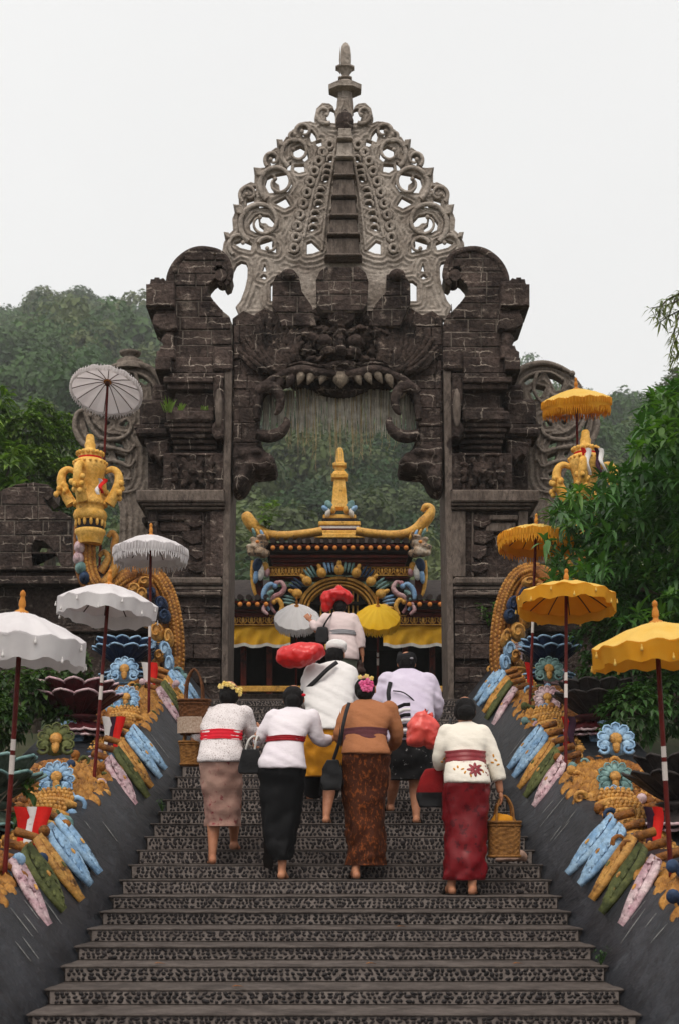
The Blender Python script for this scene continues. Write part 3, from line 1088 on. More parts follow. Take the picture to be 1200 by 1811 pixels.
def spiral(cx, cy, r0, turns, start, mir, w0=.05, w1=.02, d=.0, k=.78):
    """a flat scroll band in enlargement units, winding inwards"""
    pts, rad = [], []
    n = int(26 * turns) + 4
    for i in range(n):
        t = i / (n - 1)
        a = R(start) + 2 * math.pi * turns * t
        r_ = r0 * (1 - k * t)
        p = Z1([(cx + r_ * math.cos(a), cy + r_ * math.sin(a))], MC if mir else None)[0]
        pts.append((p[0], YC - .02 - d, p[1]))
        rad.append(lerp(w0, w1, t))
    q = MB()
    q.tube(pts, rad, 6, up=(0, 1, 0), flat=(1, .9))
    e = pts[-1]
    q.ell((e[0], e[1] - .01, e[2]), (w1 * 2, w1 * 1.6, w1 * 2), 8, 6)
    return q
for mir in (0, 1):
    for (cx, cy, r0, tn, st_) in ((508, 372, 48, .95, 60), (412, 452, 44, 1.1, 130), (378, 548, 76, 1.25, 120), (268, 582, 40, 1.1, 130), (292, 690, 92, 1.3, 125), (158, 742, 46, 1.1, 130), (218, 872, 108, 1.35, 125), (118, 965, 62, .7, 120), (250, 985, 52, .8, 200), (365, 470, 30, .8, 60)):
        sp = spiral(cx, cy, r0, tn, st_, mir, w0=.022 + r0 * .00016, w1=.015)
        gpart('scroll', sp, M_grey, crown)
        # leaf tip on the outer side
        q = MB()
        tip = Z1([(cx - r0 * .70, cy - r0 * .25), (cx - r0 * 1.05, cy - r0 * .35), (cx - r0 * 1.22, cy - r0 * .75), (cx - r0 * .85, cy - r0 * .72)], MC if mir else None)
        if 60 < r0 < 110 and cx < 400:
            q.prism(tip, YC - .05, YC + .25, ch=.015)
            gpart('leaf_tip', q, M_grey, crown)
    for x, y in RING:
        p = Z1([(x, y)], MC if mir else None)[0]
        q = MB()
        q.tube([(p[0] + .052 * math.cos(a * math.pi / 6), YC - .015, p[1] + .054 * math.sin(a * math.pi / 6)) for a in range(12)], .026, 6, up=(0, 1, 0), closed=True)
        gpart('ring', q, M_grey, crown)
    for x, y in HOOK:
        q = MB()
        pp = Z1([(x - 20, y + 12), (x - 19, y - 4), (x - 8, y - 13), (x + 8, y - 12), (x + 20, y - 3)], MC if mir else None)
        q.tube([(p[0], YC - .015, p[1]) for p in pp], [.012, .02, .024, .02, .01], 6, up=(0, 1, 0))
        gpart('hook', q, M_grey, crown)
    # ribs that divide the columns
    for seg in ([(560, 470), (545, 600), (520, 760), (495, 1000)], [(470, 520), (440, 640), (395, 800), (345, 1010)], [(505, 500), (500, 600), (450, 760), (412, 940)]):
        q = MB()
        pp = cat(Z1(seg, MC if mir else None), 4)
        q.tube([(p[0], YC - .01, p[1]) for p in pp], .022, 6, up=(0, 1, 0))
        gpart('rib', q, M_grey, crown)
# spine of flared blocks
ys = [455, 522, 606, 690, 784, 874, 960, 1056]
ws = [58, 66, 76, 92, 108, 122, 142, 160]
for k in range(7):
    y0, y1 = ys[k], ys[k + 1]
    xc_ = 597 - (k * 1.0)
    m = MB()
    pl = [(xc_ - ws[k] * .48, y0 + 4), (xc_ + ws[k] * .48, y0 + 4), (xc_ + ws[k + 1] * .47, y1 - 16), (xc_ - ws[k + 1] * .47, y1 - 16)]
    m.prism(Z1(pl), YC - .16, YC + .3, ch=.02)
    pl = [(xc_ - ws[k + 1] * .5, y1 - 15), (xc_ + ws[k + 1] * .5, y1 - 15), (xc_ + ws[k + 1] * .53, y1 - 2), (xc_ - ws[k + 1] * .53, y1 - 2)]
    m.prism(Z1(pl), YC - .22, YC + .3, ch=.02)
    gpart('spine_block', m, M_ledge if k > 1 else M_grey, crown)
m = MB()
c = Z1([(597, 420)])[0]
m.lathe([(.001, -.17), (.07, -.14), (.115, -.06), (.12, .02), (.09, .1), (.04, .15), (.001, .19)], (c[0], YC - .06, c[1]), 14)
gpart('spine_ball', m, M_stone, crown)
# spear finial: turned and square sections
m = MB()
prof = [(42, 372), (40, 330), (34, 284), (34, 276), (80, 268), (82, 246), (62, 240), (36, 222), (18, 214), (33, 208), (33, 203), (16, 198), (20, 186), (34, 168), (46, 162), (46, 155), (26, 150), (28, 120), (27, 95), (22, 62), (12, 46), (1, 38)]
kf = (YC + .1) / YG
pr = [(w_ / 2.609 / S, EZ + (YH - (60 + y / 2.609)) / S * kf) for w_, y in prof]
c = Z1([(599, 300)])[0]
KP[0] = 1.
q = [(r_, z) for r_, z in pr]
m.lathe(q, (c[0], YC + .1, 0), 8, smooth=False, sq=.8)
gpart('finial', m, M_grey, crown)

# ---------------------------------------------------------------- now the bricks: the 300 largest as parts, the rest joined
BR.sort(key=lambda b: -b[0])
rest = MB()
for i, (ar, c, yf, yb, par) in enumerate(BR):
    if i < 300:
        m = MB()
        m.prism(GP(c), yf, yb, ch=.010, back=False)
        m.build('brick', M_stone, par)
    else:
        rest.prism(GP(c), yf, yb, ch=.008, back=False)
if rest.v:
    gpart('small_bricks', rest, M_stone)['kind'] = 'stuff'

# ---------------------------------------------------------------- dry strands hanging in the opening
M_strand = mat('dry_strand', (.34, .31, .26), (.66, .61, .53), s=8, isl=.4, bump=0)
M_strand2 = mat('dry_grass_strand', (.34, .25, .12), (.58, .46, .27), s=8, isl=.4, bump=0)
m = MB()
r = random.Random(9)
YS = YG + .32
m.tube([(g(462, 0)[0], YS, g(0, 700)[1]), (g(597, 0)[0], YS, g(0, 684)[1]), (g(735, 0)[0], YS, g(0, 700)[1])], .012, 5)
for i in range(330):
    x = r.uniform(462, 733)
    edge = abs(x - 597) / 136
    ln = r.uniform(50, 84) if r.random() < .72 else r.uniform(90, 165) * (1 - .55 * edge)
    p = g(x, 672 + 14 * edge ** 2)
    dx = r.uniform(-.04, .04)
    L_ = ln / S
    pts = [(p[0], YS + r.uniform(-.05, .05), p[1]), (p[0] + dx * .4 + r.uniform(-.01, .01), YS, p[1] - L_ * .5), (p[0] + dx, YS, p[1] - L_)]
    m.tube(pts, [.008, .010, .0035] if ln < 88 else [.005, .0045, .002], 4, mi=0 if ln < 88 else 1, caps=False)
    if ln > 88:
        for q in range(3):
            t = r.uniform(.5, 1)
            m.tube([V(pts[0]).lerp(V(pts[2]), t), V(pts[0]).lerp(V(pts[2]), t) + V((r.uniform(-.04, .04), 0, -.10))], .002, 4, mi=1, caps=False)
o = m.build('hanging_strands', [M_strand, M_strand2], origin=(g(597, 0)[0], YS, g(0, 684)[1]), fix=False)
tagit(o, 'curtain of dry straw strands hanging across the top of the gate opening', 'fringe', kind='stuff')
# ================================================================ side wings of the gate: openwork stone leaves
M_wing = mat('brown_grey_stone', (.13, .105, .088), (.27, .225, .19), s=5, bump=.8, bs=14, bd=.05, spk=.4, c3=(.05, .04, .035), s3=5, t3=.54, w3=.14)
YW = YG + .75
SW = F / YW
def gw(px, py): return ((px - CX) / SW, EZ + (YH - py) / SW)
def WP(pts, mir=None): return [gw(2 * mir - x if mir else x, y) for x, y in pts]
wing_o = [(133, 742), (138, 729), (150, 725), (158, 716), (154, 700), (160, 680), (175, 661), (200, 648), (225, 642), (250, 645), (272, 656), (288, 680), (296, 712), (296, 1100), (206, 1100), (212, 905), (206, 880), (195, 850), (180, 818), (160, 798), (143, 780), (134, 762)]
wing_h = [[(150, 740), (157, 735), (161, 752), (178, 772), (172, 778), (156, 764)], [(200, 775), (214, 780), (219, 791), (205, 789)], [(203, 799), (221, 806), (220, 815), (207, 812)],
          [(219, 738), (229, 740), (222, 753), (212, 752)], [(196, 812), (206, 816), (206, 825), (198, 822)], [(207, 832), (219, 837), (216, 846), (208, 843)], [(186, 742), (196, 746), (190, 752)], [(182, 796), (192, 802), (188, 808)],
          [(192, 672), (206, 664), (222, 660), (214, 674), (206, 690), (196, 688)], [(232, 660), (250, 662), (264, 672), (258, 680), (244, 672)], [(268, 680), (276, 692), (279, 706), (270, 702)], [(224, 684), (240, 680), (252, 692), (246, 706), (232, 700)], [(172, 700), (184, 692), (190, 706), (180, 716)]]
MW = 594
for sd in (-1, 1):
    mi_ = None if sd < 0 else MW
    t = empty('carved_wing', (gw(2 * MW - 230 if sd > 0 else 230, 0)[0], YW, ZL), 'openwork stone scroll wing beside the %s gate pier, %s' % (('left', 'a pot on top') if sd < 0 else ('right', 'partly behind leaves')), 'stone carving', 'carved wings of the gate')
    m = MB()
    sdf_plate(m, WP(wing_o, mi_), [WP(h, mi_) for h in wing_h], .012, YW, YW + .2, edge=.05, drop=.05, relief=lambda X, Z, SD: .02 * np.cos(2 * math.pi * SD / .085) * np.clip(1.3 - SD / .32, 0, 1))
    body = m.build('openwork_panel', M_wing, t, fix=False)
    r = random.Random(21)
    for pts, wd in (([(296, 712), (289, 682), (272, 657), (250, 646), (226, 643), (202, 649), (178, 662)], .055), ([(282, 712), (277, 690), (262, 670), (240, 660), (215, 660), (195, 672)], .03),
                    ([(162, 798), (143, 780), (134, 760), (134, 742), (140, 730), (152, 727), (160, 736)], .05), ([(152, 730), (160, 752), (178, 775), (205, 778), (226, 770), (233, 754), (226, 742), (216, 746)], .04),
                    ([(160, 700), (170, 720), (190, 735), (214, 730), (226, 718), (222, 706)], .035), ([(178, 790), (205, 794), (228, 800), (238, 790)], .035), ([(188, 815), (210, 818), (230, 826), (238, 816)], .035),
                    ([(198, 838), (214, 848), (232, 848)], .03), ([(208, 868), (222, 872), (238, 868)], .03), ([(165, 745), (188, 765), (212, 768)], .025), ([(240, 660), (246, 690), (232, 712), (214, 708)], .03)):
        m = MB()
        pp = cat([(p[0], YW - .03, p[1]) for p in WP(pts, mi_)], 5)
        m.tube(pp, [wd * (1 - .55 * i / len(pp)) for i in range(len(pp))], 6, up=(0, 1, 0), flat=(1, .9))
        m.ell(pp[-1], (wd * .8, wd * .7, wd * .8), 8, 6)
        m.build('scroll', M_wing, t)
    if sd < 0:
        m = MB()
        c = gw(228, 648)
        k = 1 / SW
        m.lathe([(34 * k, -4 * k), (33 * k, 3 * k), (22 * k, 8 * k), (24 * k, 14 * k), (14 * k, 20 * k), (10 * k, 24 * k), (18 * k, 27 * k), (20 * k, 31 * k), (13 * k, 33 * k)], (c[0], YW + .15, c[1]), 14)
        m.build('pot', M_wing, t)

# ================================================================ ruined stone wall on the left (and its twin hidden by the tree)
YL = 20.6
SL = F / YL
def gl(px, py): return ((px - CX) / SL, EZ + (YH - py) / SL)
t = empty('garden_wall', (gl(60, 0)[0], YL, ZL), 'low dark stone wall with a curled coping and an arched gap, left of the gate', 'wall')
top = [(-70, 1006), (-70, 905), (-30, 880), (0, 869), (30, 857), (60, 853), (86, 857), (95, 866), (93, 880), (84, 886), (78, 880), (80, 888), (92, 905), (110, 905), (127, 915), (128, 1006), (110, 1006), (103, 988), (92, 970), (76, 957), (62, 956), (56, 966), (60, 1006)]
m = MB()
m.prism([gl(*p) for p in top], YL, YL + .5, ch=.02)
b = m.build('coping_block', M_mortar, t)
q = []
tmp = BR
BR = []
brick_fill(top, YL, 30, (38, 66), 2.0, b, 1006)
for ar, c, yf, yb, par in BR:
    m = MB()
    m.prism([gl(*p) for p in c], yf, yb, ch=.012, back=False)
    m.build('stone_block', M_stone, par)
m = MB()
for (y0, y1, p) in ((1006, 1014, .12), (1014, 1026, .06), (1026, 1040, .16), (1040, 1110, 0), (1110, 1120, .06), (1120, 1260, .0)):
    a, c = gl(-120, y1), gl(300, y0)
    m.box(((a[0] + c[0]) / 2, YL - p + .4, (a[1] + c[1]) / 2), (c[0] - a[0], .8 + p * 2, c[1] - a[1]), ch=.012)
m.build('wall_base', M_stone, t)
t = empty('garden_wall', (-gl(60, 0)[0], YL, ZL), 'low dark stone wall behind the tree, right of the gate', 'wall')
m = MB()
for (y0, y1, p) in ((1006, 1014, .12), (1014, 1026, .06), (1026, 1040, .16), (1040, 1110, 0), (1110, 1120, .06), (1120, 1260, .0)):
    a, c = gl(900, y1), gl(1320, y0)
    m.box(((a[0] + c[0]) / 2, YL - p + .4, (a[1] + c[1]) / 2), (c[0] - a[0], .8 + p * 2, c[1] - a[1]), ch=.012)
m.build('wall_base', M_stone, t)

# ================================================================ golden pavilion seen through the opening
G_ = srgb
M_gold = mat('gold_paint', G_(186, 130, 48), G_(222, 172, 84), s=9, rough=.48, bump=.5, bs=30, c3=G_(72, 44, 22), s3=7, t3=.56, w3=.12, spec=.3, spk=.3)
M_pgold = mat('weathered_yellow_gold', G_(214, 158, 66), G_(232, 186, 104), s=6, rough=.5, bump=.5, bs=26, c3=G_(96, 62, 30), s3=5, t3=.565, w3=.14, spk=.25)
M_dred = mat('dark_red_paint', G_(66, 22, 16), G_(96, 36, 24), s=7, rough=.5, bump=.2, c3=G_(40, 20, 14), s3=6, t3=.55)
M_tile = mat('dark_roof_tile', (.018, .014, .013), (.05, .038, .034), s=9, bump=.4, bs=40, isl=.3)
M_orange = mat('orange_gold_dot', G_(196, 110, 48), G_(224, 150, 76), s=15, rough=.45)
M_blue = mat('blue_paint', G_(96, 134, 176), G_(156, 188, 216), s=9, rough=.55, bump=.25, c3=G_(70, 86, 104), s3=8, t3=.62, w3=.1, spk=.35)
M_teal = mat('teal_paint', G_(66, 98, 98), G_(134, 164, 160), s=9, rough=.55, bump=.25, c3=G_(52, 62, 58), s3=8, t3=.6, w3=.1, spk=.35)
M_pink = mat('pale_pink_paint', G_(150, 92, 100), G_(206, 176, 176), s=9, rough=.55, bump=.25, c3=G_(110, 62, 70), s3=8, t3=.6, w3=.1, spk=.35)
M_white = mat('off_white_paint', G_(196, 190, 184), G_(226, 222, 216), s=9, rough=.6, bump=.2, c3=G_(130, 120, 112), s3=8, t3=.62, spk=.35)
M_dragon = mat('painted_dragon', G_(196, 186, 172), G_(150, 108, 62), s=7, rough=.55, bump=.6, bs=22, bd=.04, c3=G_(46, 62, 70), s3=7, t3=.54, w3=.08, spk=.4)
M_dblue = mat('dark_blue_paint', G_(22, 30, 48), G_(58, 78, 108), s=7, rough=.5, bump=.25, c3=G_(110, 130, 150), s3=9, t3=.68)
M_cloth_y = mat('yellow_cloth', G_(206, 150, 30), G_(228, 178, 58), s=3, rough=.8, bump=.15)
M_hem = mat('white_hem_cloth', G_(200, 196, 190), s=3, rough=.85)
M_black = mat('dark_timber', (.010, .008, .007), (.022, .017, .014), s=6, rough=.6)
YP = 25.0
SP = F / YP
def gp(px, py): return ((px - CX) / SP, EZ + (YH - py) / SP)
pav = empty('pavilion', (0, YP, ZL), 'golden shrine pavilion with upturned ridge and tall gold spire behind the gate', 'pavilion')
def ppart(name, m, mt, parent=pav, **k): return m.build(name, mt, parent, **k)
def pbox(m, x0, x1, y0, y1, p=0., depth=.3, ch=.006, mi=0):
    a, b = gp(x0, y1), gp(x1, y0)
    m.box(((a[0] + b[0]) / 2, YP - p + depth / 2, (a[1] + b[1]) / 2), (b[0] - a[0], depth, b[1] - a[1]), ch=ch, mi=mi)
# hall body: floor, back and side walls under the lower roof make a dark room
m = MB()
zf = gp(0, 1240)[1]
m.box((0, YP + 1.9, (ZL + gp(0, 1228)[1]) / 2), (7.0, 4.0, gp(0, 1228)[1] - ZL), ch=.01)
ppart('plinth', m, M_ledge)
m = MB()
m.box((0, YP + 3.8, (zf + gp(0, 1060)[1]) / 2), (7, .1, 1.9))
for sx in (-1, 1):
    m.box((sx * 3.5, YP + 1.9, (zf + gp(0, 1060)[1]) / 2), (.1, 3.9, 1.9))
m.box((0, YP + 1.9, gp(0, 1070)[1]), (7.2, 4.2, .05))
ppart('hall_wall', m, M_black)
m = MB()
pbox(m, 405, 800, 1216, 1226, p=.25, depth=.1)
ppart('altar_cloth', m, M_gold)
for x in (430, 476, 716, 764):
    m = MB()
    pbox(m, x - 5, x + 5, 1112, 1228, p=-.1, depth=.1)
    ppart('column', m, M_dred)
# the two lower roofs and the beams under them
def eave(x0, x1, y, n, p, name='eave'):
    m = MB()
    pbox(m, x0, x1, y - 1, y + 3, p=p, depth=.5)
    o = ppart(name, m, M_dred)
    for k in range(n):
        x = lerp(x0 + 4, x1 - 4, k / (n - 1))
        c = gp(x, y - 6)
        m = MB()
        m.tube([(c[0], YP - p - .05, c[1]), (c[0], YP - p + .5, c[1] + .07)], .052, 8)
        ppart('roof_tile', m, M_tile, o)
        c = gp(x, y + 6)
        m = MB()
        m.ell((c[0], YP - p - .03, c[1]), (.042, .035, .042), 8, 6)
        ppart('tile_end', m, M_orange, o)
    m = MB()
    pbox(m, x0, x1, y + 3, y + 12, p=p - .06, depth=.4)
    ppart('eave_board', m, M_black, o)
    return o
for x0, x1 in ((380, 478), (716, 830)):
    eave(x0, x1, 1073, 7, .55)
    m = MB()
    a, b = gp(x0, 1070), gp(x1, 1060)
    m.add([(a[0], YP - .55, a[1]), (b[0], YP - .55, a[1]), (b[0], YP + 1.6, a[1] + .75), (a[0], YP + 1.6, a[1] + .75)], [(0, 1, 2, 3)])
    ppart('roof', m, M_tile)
    m = MB()
    pbox(m, x0, x1, 1084, 1089, p=.42)
    pbox(m, x0, x1, 1090, 1097, p=.36)
    ppart('beam', m, M_dred)
def frieze(x0, x1, y0, y1, n, p):
    m = MB()
    pbox(m, x0, x1, y0, y1, p=p, depth=.2)
    fr = ppart('frieze', m, M_dred)
    w_ = (x1 - x0) / n
    h = y1 - y0
    m = MB()
    pbox(m, x0, x1, y0, y0 + 2, p=p + .03, depth=.05)
    pbox(m, x0, x1, y1 - 2, y1, p=p + .03, depth=.05)
    ppart('frieze_border', m, M_gold, fr)
    for k in range(n):
        xc_ = x0 + w_ * (k + .5)
        m = MB()
        c = gp(xc_, (y0 + y1) / 2)
        hh = h / SP * .34
        m.ell((c[0], YP - p - .02, c[1]), (hh * .5, .03, hh), 8, 6)
        for sx in (-1, 1):
            pts = [(c[0] + sx * hh * .3, YP - p - .015, c[1] - hh), (c[0] + sx * hh * 1.0, YP - p - .025, c[1] - hh * .3), (c[0] + sx * hh * .8, YP - p - .025, c[1] + hh * .5), (c[0] + sx * hh * 1.3, YP - p - .02, c[1] + hh)]
            m.tube(cat(pts, 3), .012, 5)
        ppart('frieze_flower', m, M_gold, fr)
frieze(395, 500, 1093, 1111, 7, .30)
frieze(690, 800, 1093, 1111, 7, .30)
frieze(478, 548, 1010, 1026, 6, .36)
frieze(640, 720, 1010, 1026, 6, .36)
# cloth valance with folds and white hem
for x0, x1 in ((390, 515), (676, 815)):
    m = MB()
    N = 60
    rows = []
    for j in range(7):
        row = []
        for i in range(N + 1):
            u = i / N
            sag = 4 * math.sin(u * math.pi * 3) ** 2 * (j / 6)
            a = gp(lerp(x0, x1, u), lerp(1111, 1141, j / 6) + sag)
            row.append(V((a[0], YP - .27 + .03 * math.sin(u * 40 + j * .5) * (j / 6) - .02 * math.sin(u * 17 + j), a[1])))
        rows.append(row)
    vs = [p for r_ in rows for p in r_]
    fs = [(j * (N + 1) + i, j * (N + 1) + i + 1, (j + 1) * (N + 1) + i + 1, (j + 1) * (N + 1) + i) for j in range(6) for i in range(N)]
    m.add(vs, fs, 0, True)
    o = m.build('valance', M_cloth_y, origin=(gp((x0 + x1) / 2, 0)[0], YP - .3, gp(0, 1112)[1]))
    tagit(o, 'yellow gathered cloth hung under the pavilion eave on the %s' % ('left' if x0 < 500 else 'right'), 'cloth', 'yellow pavilion valances')
    m = MB()
    vs = [p for p in rows[6]] + [p + V((0, -.004, -.055)) for p in rows[6]]
    m.add(vs, [(i, i + 1, N + 2 + i, N + 1 + i) for i in range(N)], 0, True)
    m.build('hem', M_hem, o)
# upper storey
m = MB()
pbox(m, 480, 716, 1028, 1120, p=-.5, depth=1.6)
ppart('upper_wall', m, M_black)
eave(482, 718, 977, 16, .62, 'upper_eave')
m = MB()
for (x0, x1, y0, y1, p) in ((480, 718, 992, 997, .52), (482, 716, 998, 1004, .46), (484, 714, 1005, 1010, .42), (478, 722, 1027, 1030, .36)):
    pbox(m, x0, x1, y0, y1, p=p)
ppart('upper_beam', m, M_dred)
# hipped roof with concave slope
m = MB()
c0, c1 = gp(470, 974), gp(732, 974)
yb = YP + 2.2
zt = gp(0, 945)[1] + .25
n = 8
rows = []
for j in range(n + 1):
    t = j / n
    z = lerp(c0[1], zt, t ** 1.5)
    ins = lerp(0, 1.05, t)
    rows.append([V((c0[0] + ins, YP - .62 + ins * 1.1, z)), V((c1[0] - ins, YP - .62 + ins * 1.1, z)), V((c1[0] - ins, yb - ins * .9, z)), V((c0[0] + ins, yb - ins * .9, z))])
m.loft(rows, smooth=False)
ppart('hip_roof', m, M_tile)
# ridges: gold beams that sweep up to the corners
def gold_sweep(name, pts, rad, y=0., flat=(1, 1.2), mt=None):
    m = MB()
    pp = cat([(p[0], YP - .5 + y, p[1]) for p in [gp(a, b) for a, b in pts]], 5)
    rr = [interp([(i * 5, q) for i, q in enumerate(rad)], k) for k in range(len(pp))]
    m.tube(pp, rr, 8, up=(0, 1, 0), flat=flat)
    return ppart(name, m, mt or M_gold)
gold_sweep('ridge', [(570, 951), (545, 955), (510, 959), (480, 958), (462, 950), (448, 938), (440, 926), (436, 920)], [.075, .075, .08, .09, .10, .115, .105, .06])
gold_sweep('ridge', [(628, 951), (655, 955), (690, 958), (715, 956), (732, 948), (745, 936), (755, 924), (757, 912), (748, 908), (743, 916)], [.075, .075, .08, .09, .10, .11, .095, .075, .055, .04])
for sx in (-1, 1):
    for (x, y, h, lean) in ((138, 958, 16, .4), (126, 960, 11, .3), (147, 950, 14, .5)):
        m = MB()
        a, b = gp(599 + sx * x, y), gp(599 + sx * (x + lean * h), y - h)
        m.tube([(a[0], YP - .5, a[1]), ((a[0] + b[0]) / 2 - sx * .02, YP - .52, (a[1] + b[1]) / 2), (b[0], YP - .5, b[1])], [.07, .055, .008], 7)
        ppart('ridge_leaf', m, M_gold)
# corner dragon heads
for sx in (-1, 1):
    m = MB()
    def bl(x, y, rx, ry, d=.09, yy=0.):
        c = gp(599 + sx * x, y)
        m.ell((c[0], YP - .62 - yy, c[1]), (rx / SP, d, ry / SP), 10, 7)
    bl(136, 974, 16, 12); bl(142, 990, 17, 9, .1, .06); bl(148, 983, 12, 6, .1, .08); bl(130, 992, 12, 8); bl(132, 964, 10, 5, .1, .03); bl(146, 968, 8, 5); bl(152, 993, 5, 6, .06, .1)
    o = ppart('dragon_head', m, M_dragon)
    carve(o, .018, 2, .015, 14)
    m = MB()
    c = gp(599 + sx * 139, 975)
    m.ell((c[0], YP - .76, c[1]), (.035, .03, .03), 8, 6)
    ppart('eye', m, M_orange, o)
    for k in range(4):
        m = MB()
        c = gp(599 + sx * (124 + k * 7), 962 - k * 1.5)
        m.ell((c[0], YP - .68, c[1]), (.03, .05, .09), 8, 6, Matrix.Rotation(sx * .4, 3, 'Y'))
        ppart('mane', m, (M_gold, M_blue, M_gold, M_teal)[k], o)
    # bracket under the corner: blue and white leaves
    for k, (x, y, w_, h, mt) in enumerate(((140, 1010, 9, 13, M_dblue), (134, 1022, 6, 15, M_white), (143, 1028, 5, 14, M_blue), (128, 1012, 7, 9, M_gold), (124, 1022, 5, 8, M_pink))):
        m = MB()
        c = gp(599 + sx * x, y)
        m.ell((c[0], YP - .5 + k * .01, c[1]), (w_ / SP, .07, h / SP), 8, 7, Matrix.Rotation(sx * -.15, 3, 'Y'))
        ppart('corner_leaf', m, mt)
    m = MB()
    a = gp(599 + sx * 139, 1050)
    m.box((a[0], YP - .3, a[1]), (.14, .14, .62), ch=.01)
    ppart('corner_post', m, M_dred)
    gold_sweep('corner_trim', [(599 + sx * 149, 1000), (599 + sx * 150, 1025), (599 + sx * 147, 1050), (599 + sx * 141, 1066)], [.03, .04, .035, .02], .1)
    # painted scrolls on both sides of the arch
    for k, (pts, mt, rad) in enumerate((([(110, 1092), (118, 1078), (112, 1064), (100, 1058), (94, 1048), (100, 1038), (108, 1040)], M_pink, .042), ([(120, 1088), (130, 1070), (128, 1052), (118, 1042), (110, 1046)], M_blue, .042),
                                        ([(104, 1096), (98, 1082), (104, 1070), (112, 1074)], M_gold, .04), ([(122, 1096), (130, 1088), (126, 1078)], M_pink, .034), ([(112, 1056), (120, 1060), (122, 1070)], M_teal, .035))):
        m = MB()
        pp = cat([(p[0], YP - .45 - .03 * k, p[1]) for p in [gp(599 + sx * a, b) for a, b in pts]], 4)
        m.tube(pp, [rad * (.6 + .5 * math.sin(math.pi * i / (len(pp) - 1))) for i in range(len(pp))], 8)
        m.ell(pp[-1], (rad * 1.1, rad, rad * 1.1), 8, 6)
        ppart('painted_scroll', m, mt)
# petalled arch over the doorway
m = MB()
for (r0, r1, p) in ((72, 66, .36), (64, 60, .33), (58, 54, .3)):
    pl = []
    for k in range(17):
        an = math.pi * k / 16
        pl.append((599 + r0 * math.cos(an), 1088 - r0 * .86 * math.sin(an)))
    for k in range(17):
        an = math.pi * (16 - k) / 16
        pl.append((599 + r1 * math.cos(an), 1088 - r1 * .86 * math.sin(an)))
    m.prism([gp(*q) for q in pl], YP - p, YP - p + .3, ch=.01)
ppart('arch_band', m, M_gold)
for k in range(17):
    an = math.pi * k / 16
    big = k % 2 == 0
    r_ = 78 if big else 82
    c = gp(599 + r_ * math.cos(an), 1084 - r_ * .86 * math.sin(an))
    m = MB()
    rot = Matrix.Rotation(an - math.pi / 2, 3, 'Y')
    rot = Matrix.Rotation(-(an - math.pi / 2), 3, 'Y')
    if big:
        m.ell((c[0], YP - .46, c[1]), (.085, .07, .095), 10, 7, rot)
        m.ell((c[0] + .1 * math.cos(an), YP - .46, c[1] + .1 * math.sin(an)), (.04, .045, .07), 8, 6, rot)
        ppart('arch_bud', m, M_gold)
    else:
        for q in (-1, 0, 1):
            a2 = an + q * .075
            c2 = gp(599 + (r_ + 6) * math.cos(a2), 1084 - (r_ + 6) * .86 * math.sin(a2))
            m.ell((c2[0], YP - .42 - .01 * q, c2[1]), (.027, .04, .12), 8, 6, Matrix.Rotation(-(a2 - math.pi / 2), 3, 'Y'))
        ppart('arch_petal', m, (M_blue, M_teal, M_dblue, M_teal)[k // 2 % 4])
for k in range(9):
    m = MB()
    pbox(m, 566 + k * 8, 569 + k * 8, 1040, 1150, p=.1, depth=.05)
    ppart('door_bar', m, M_pgold)
# stepped base and spire
m = MB()
for (wd, y0, y1, mt) in ((88, 944, 952, 0), (84, 938, 945, 0), (76, 934, 938, 1), (70, 928, 934, 2), (74, 921, 928, 0), (60, 914, 921, 3), (58, 907, 914, 0)):
    a, b = gp(600 - wd / 2, y1), gp(600 + wd / 2, y0)
    m.box((0, YP + .4, (a[1] + b[1]) / 2), (b[0] - a[0], b[0] - a[0], b[1] - a[1]), mi=mt, ch=.012)
ppart('spire_base', m, [M_pgold, M_dred, M_white, M_tile])
for sx in (-1, 1):
    for k, (x, y, w_, h, an) in enumerate(((18, 893, 7, 12, .5), (12, 899, 6, 8, .2), (24, 898, 5, 9, .9), (20, 904, 10, 5, 1.3))):
        m = MB()
        c = gp(600 + sx * x, y)
        m.ell((c[0], YP + .1, c[1]), (w_ / SP, .07, h / SP), 8, 6, Matrix.Rotation(sx * an, 3, 'Y'))
        ppart('spire_leaf', m, (M_teal, M_gold, M_blue, M_white)[k])
m = MB()
prof = [(16, 890), (12, 850), (10.5, 839), (16, 837), (16.5, 831), (14, 830), (12, 826), (9, 824), (9, 817), (13, 815), (13.5, 811), (9, 809), (7.5, 800), (7, 792), (4.5, 783), (1, 780)]
m.lathe([(wd / SP * 1.25, EZ + (YH - y) / SP) for wd, y in prof], (0, YP + .4, 0), 4, smooth=False)
ppart('spire', m, M_pgold)

# ================================================================ ground, hills, forest
def rnoise(x, y, s): return noise.noise(V((x * s, y * s, .7)))
RIDGE = [(-900, 640), (-400, 610), (-100, 575), (0, 556), (60, 532), (130, 520), (190, 540), (270, 574), (350, 597), (450, 612), (600, 625), (750, 645), (900, 672), (1000, 694), (1080, 702), (1130, 708), (1250, 690), (1500, 680), (2100, 720)]
YR, YF = 430., 62.
def hill_z(x, y):
    a = CX + F * x / max(y, 1)
    zr = EZ + (YH - interp(RIDGE, a) - 16) * YR / F - 7
    t = (y - YF) / (YR - YF)
    if t <= 0: return ZL - .3
    if t > 1: return zr - (t - 1) * 120
    z = lerp(ZL - .3, zr, t ** .92)
    return z + 5 * math.sin(math.pi * t) * (rnoise(x, y, .018) + .6 * rnoise(x, y, .05))
def ground_z(x, y):
    if y < 4.5: z = 0.
    elif y < 19.5: z = zs(y) - (.5 if abs(x) > 1.7 else .9)
    else: z = ZL - .36
    if y > 45 and y < YF + 3: z -= .0
    return z
m = MB()
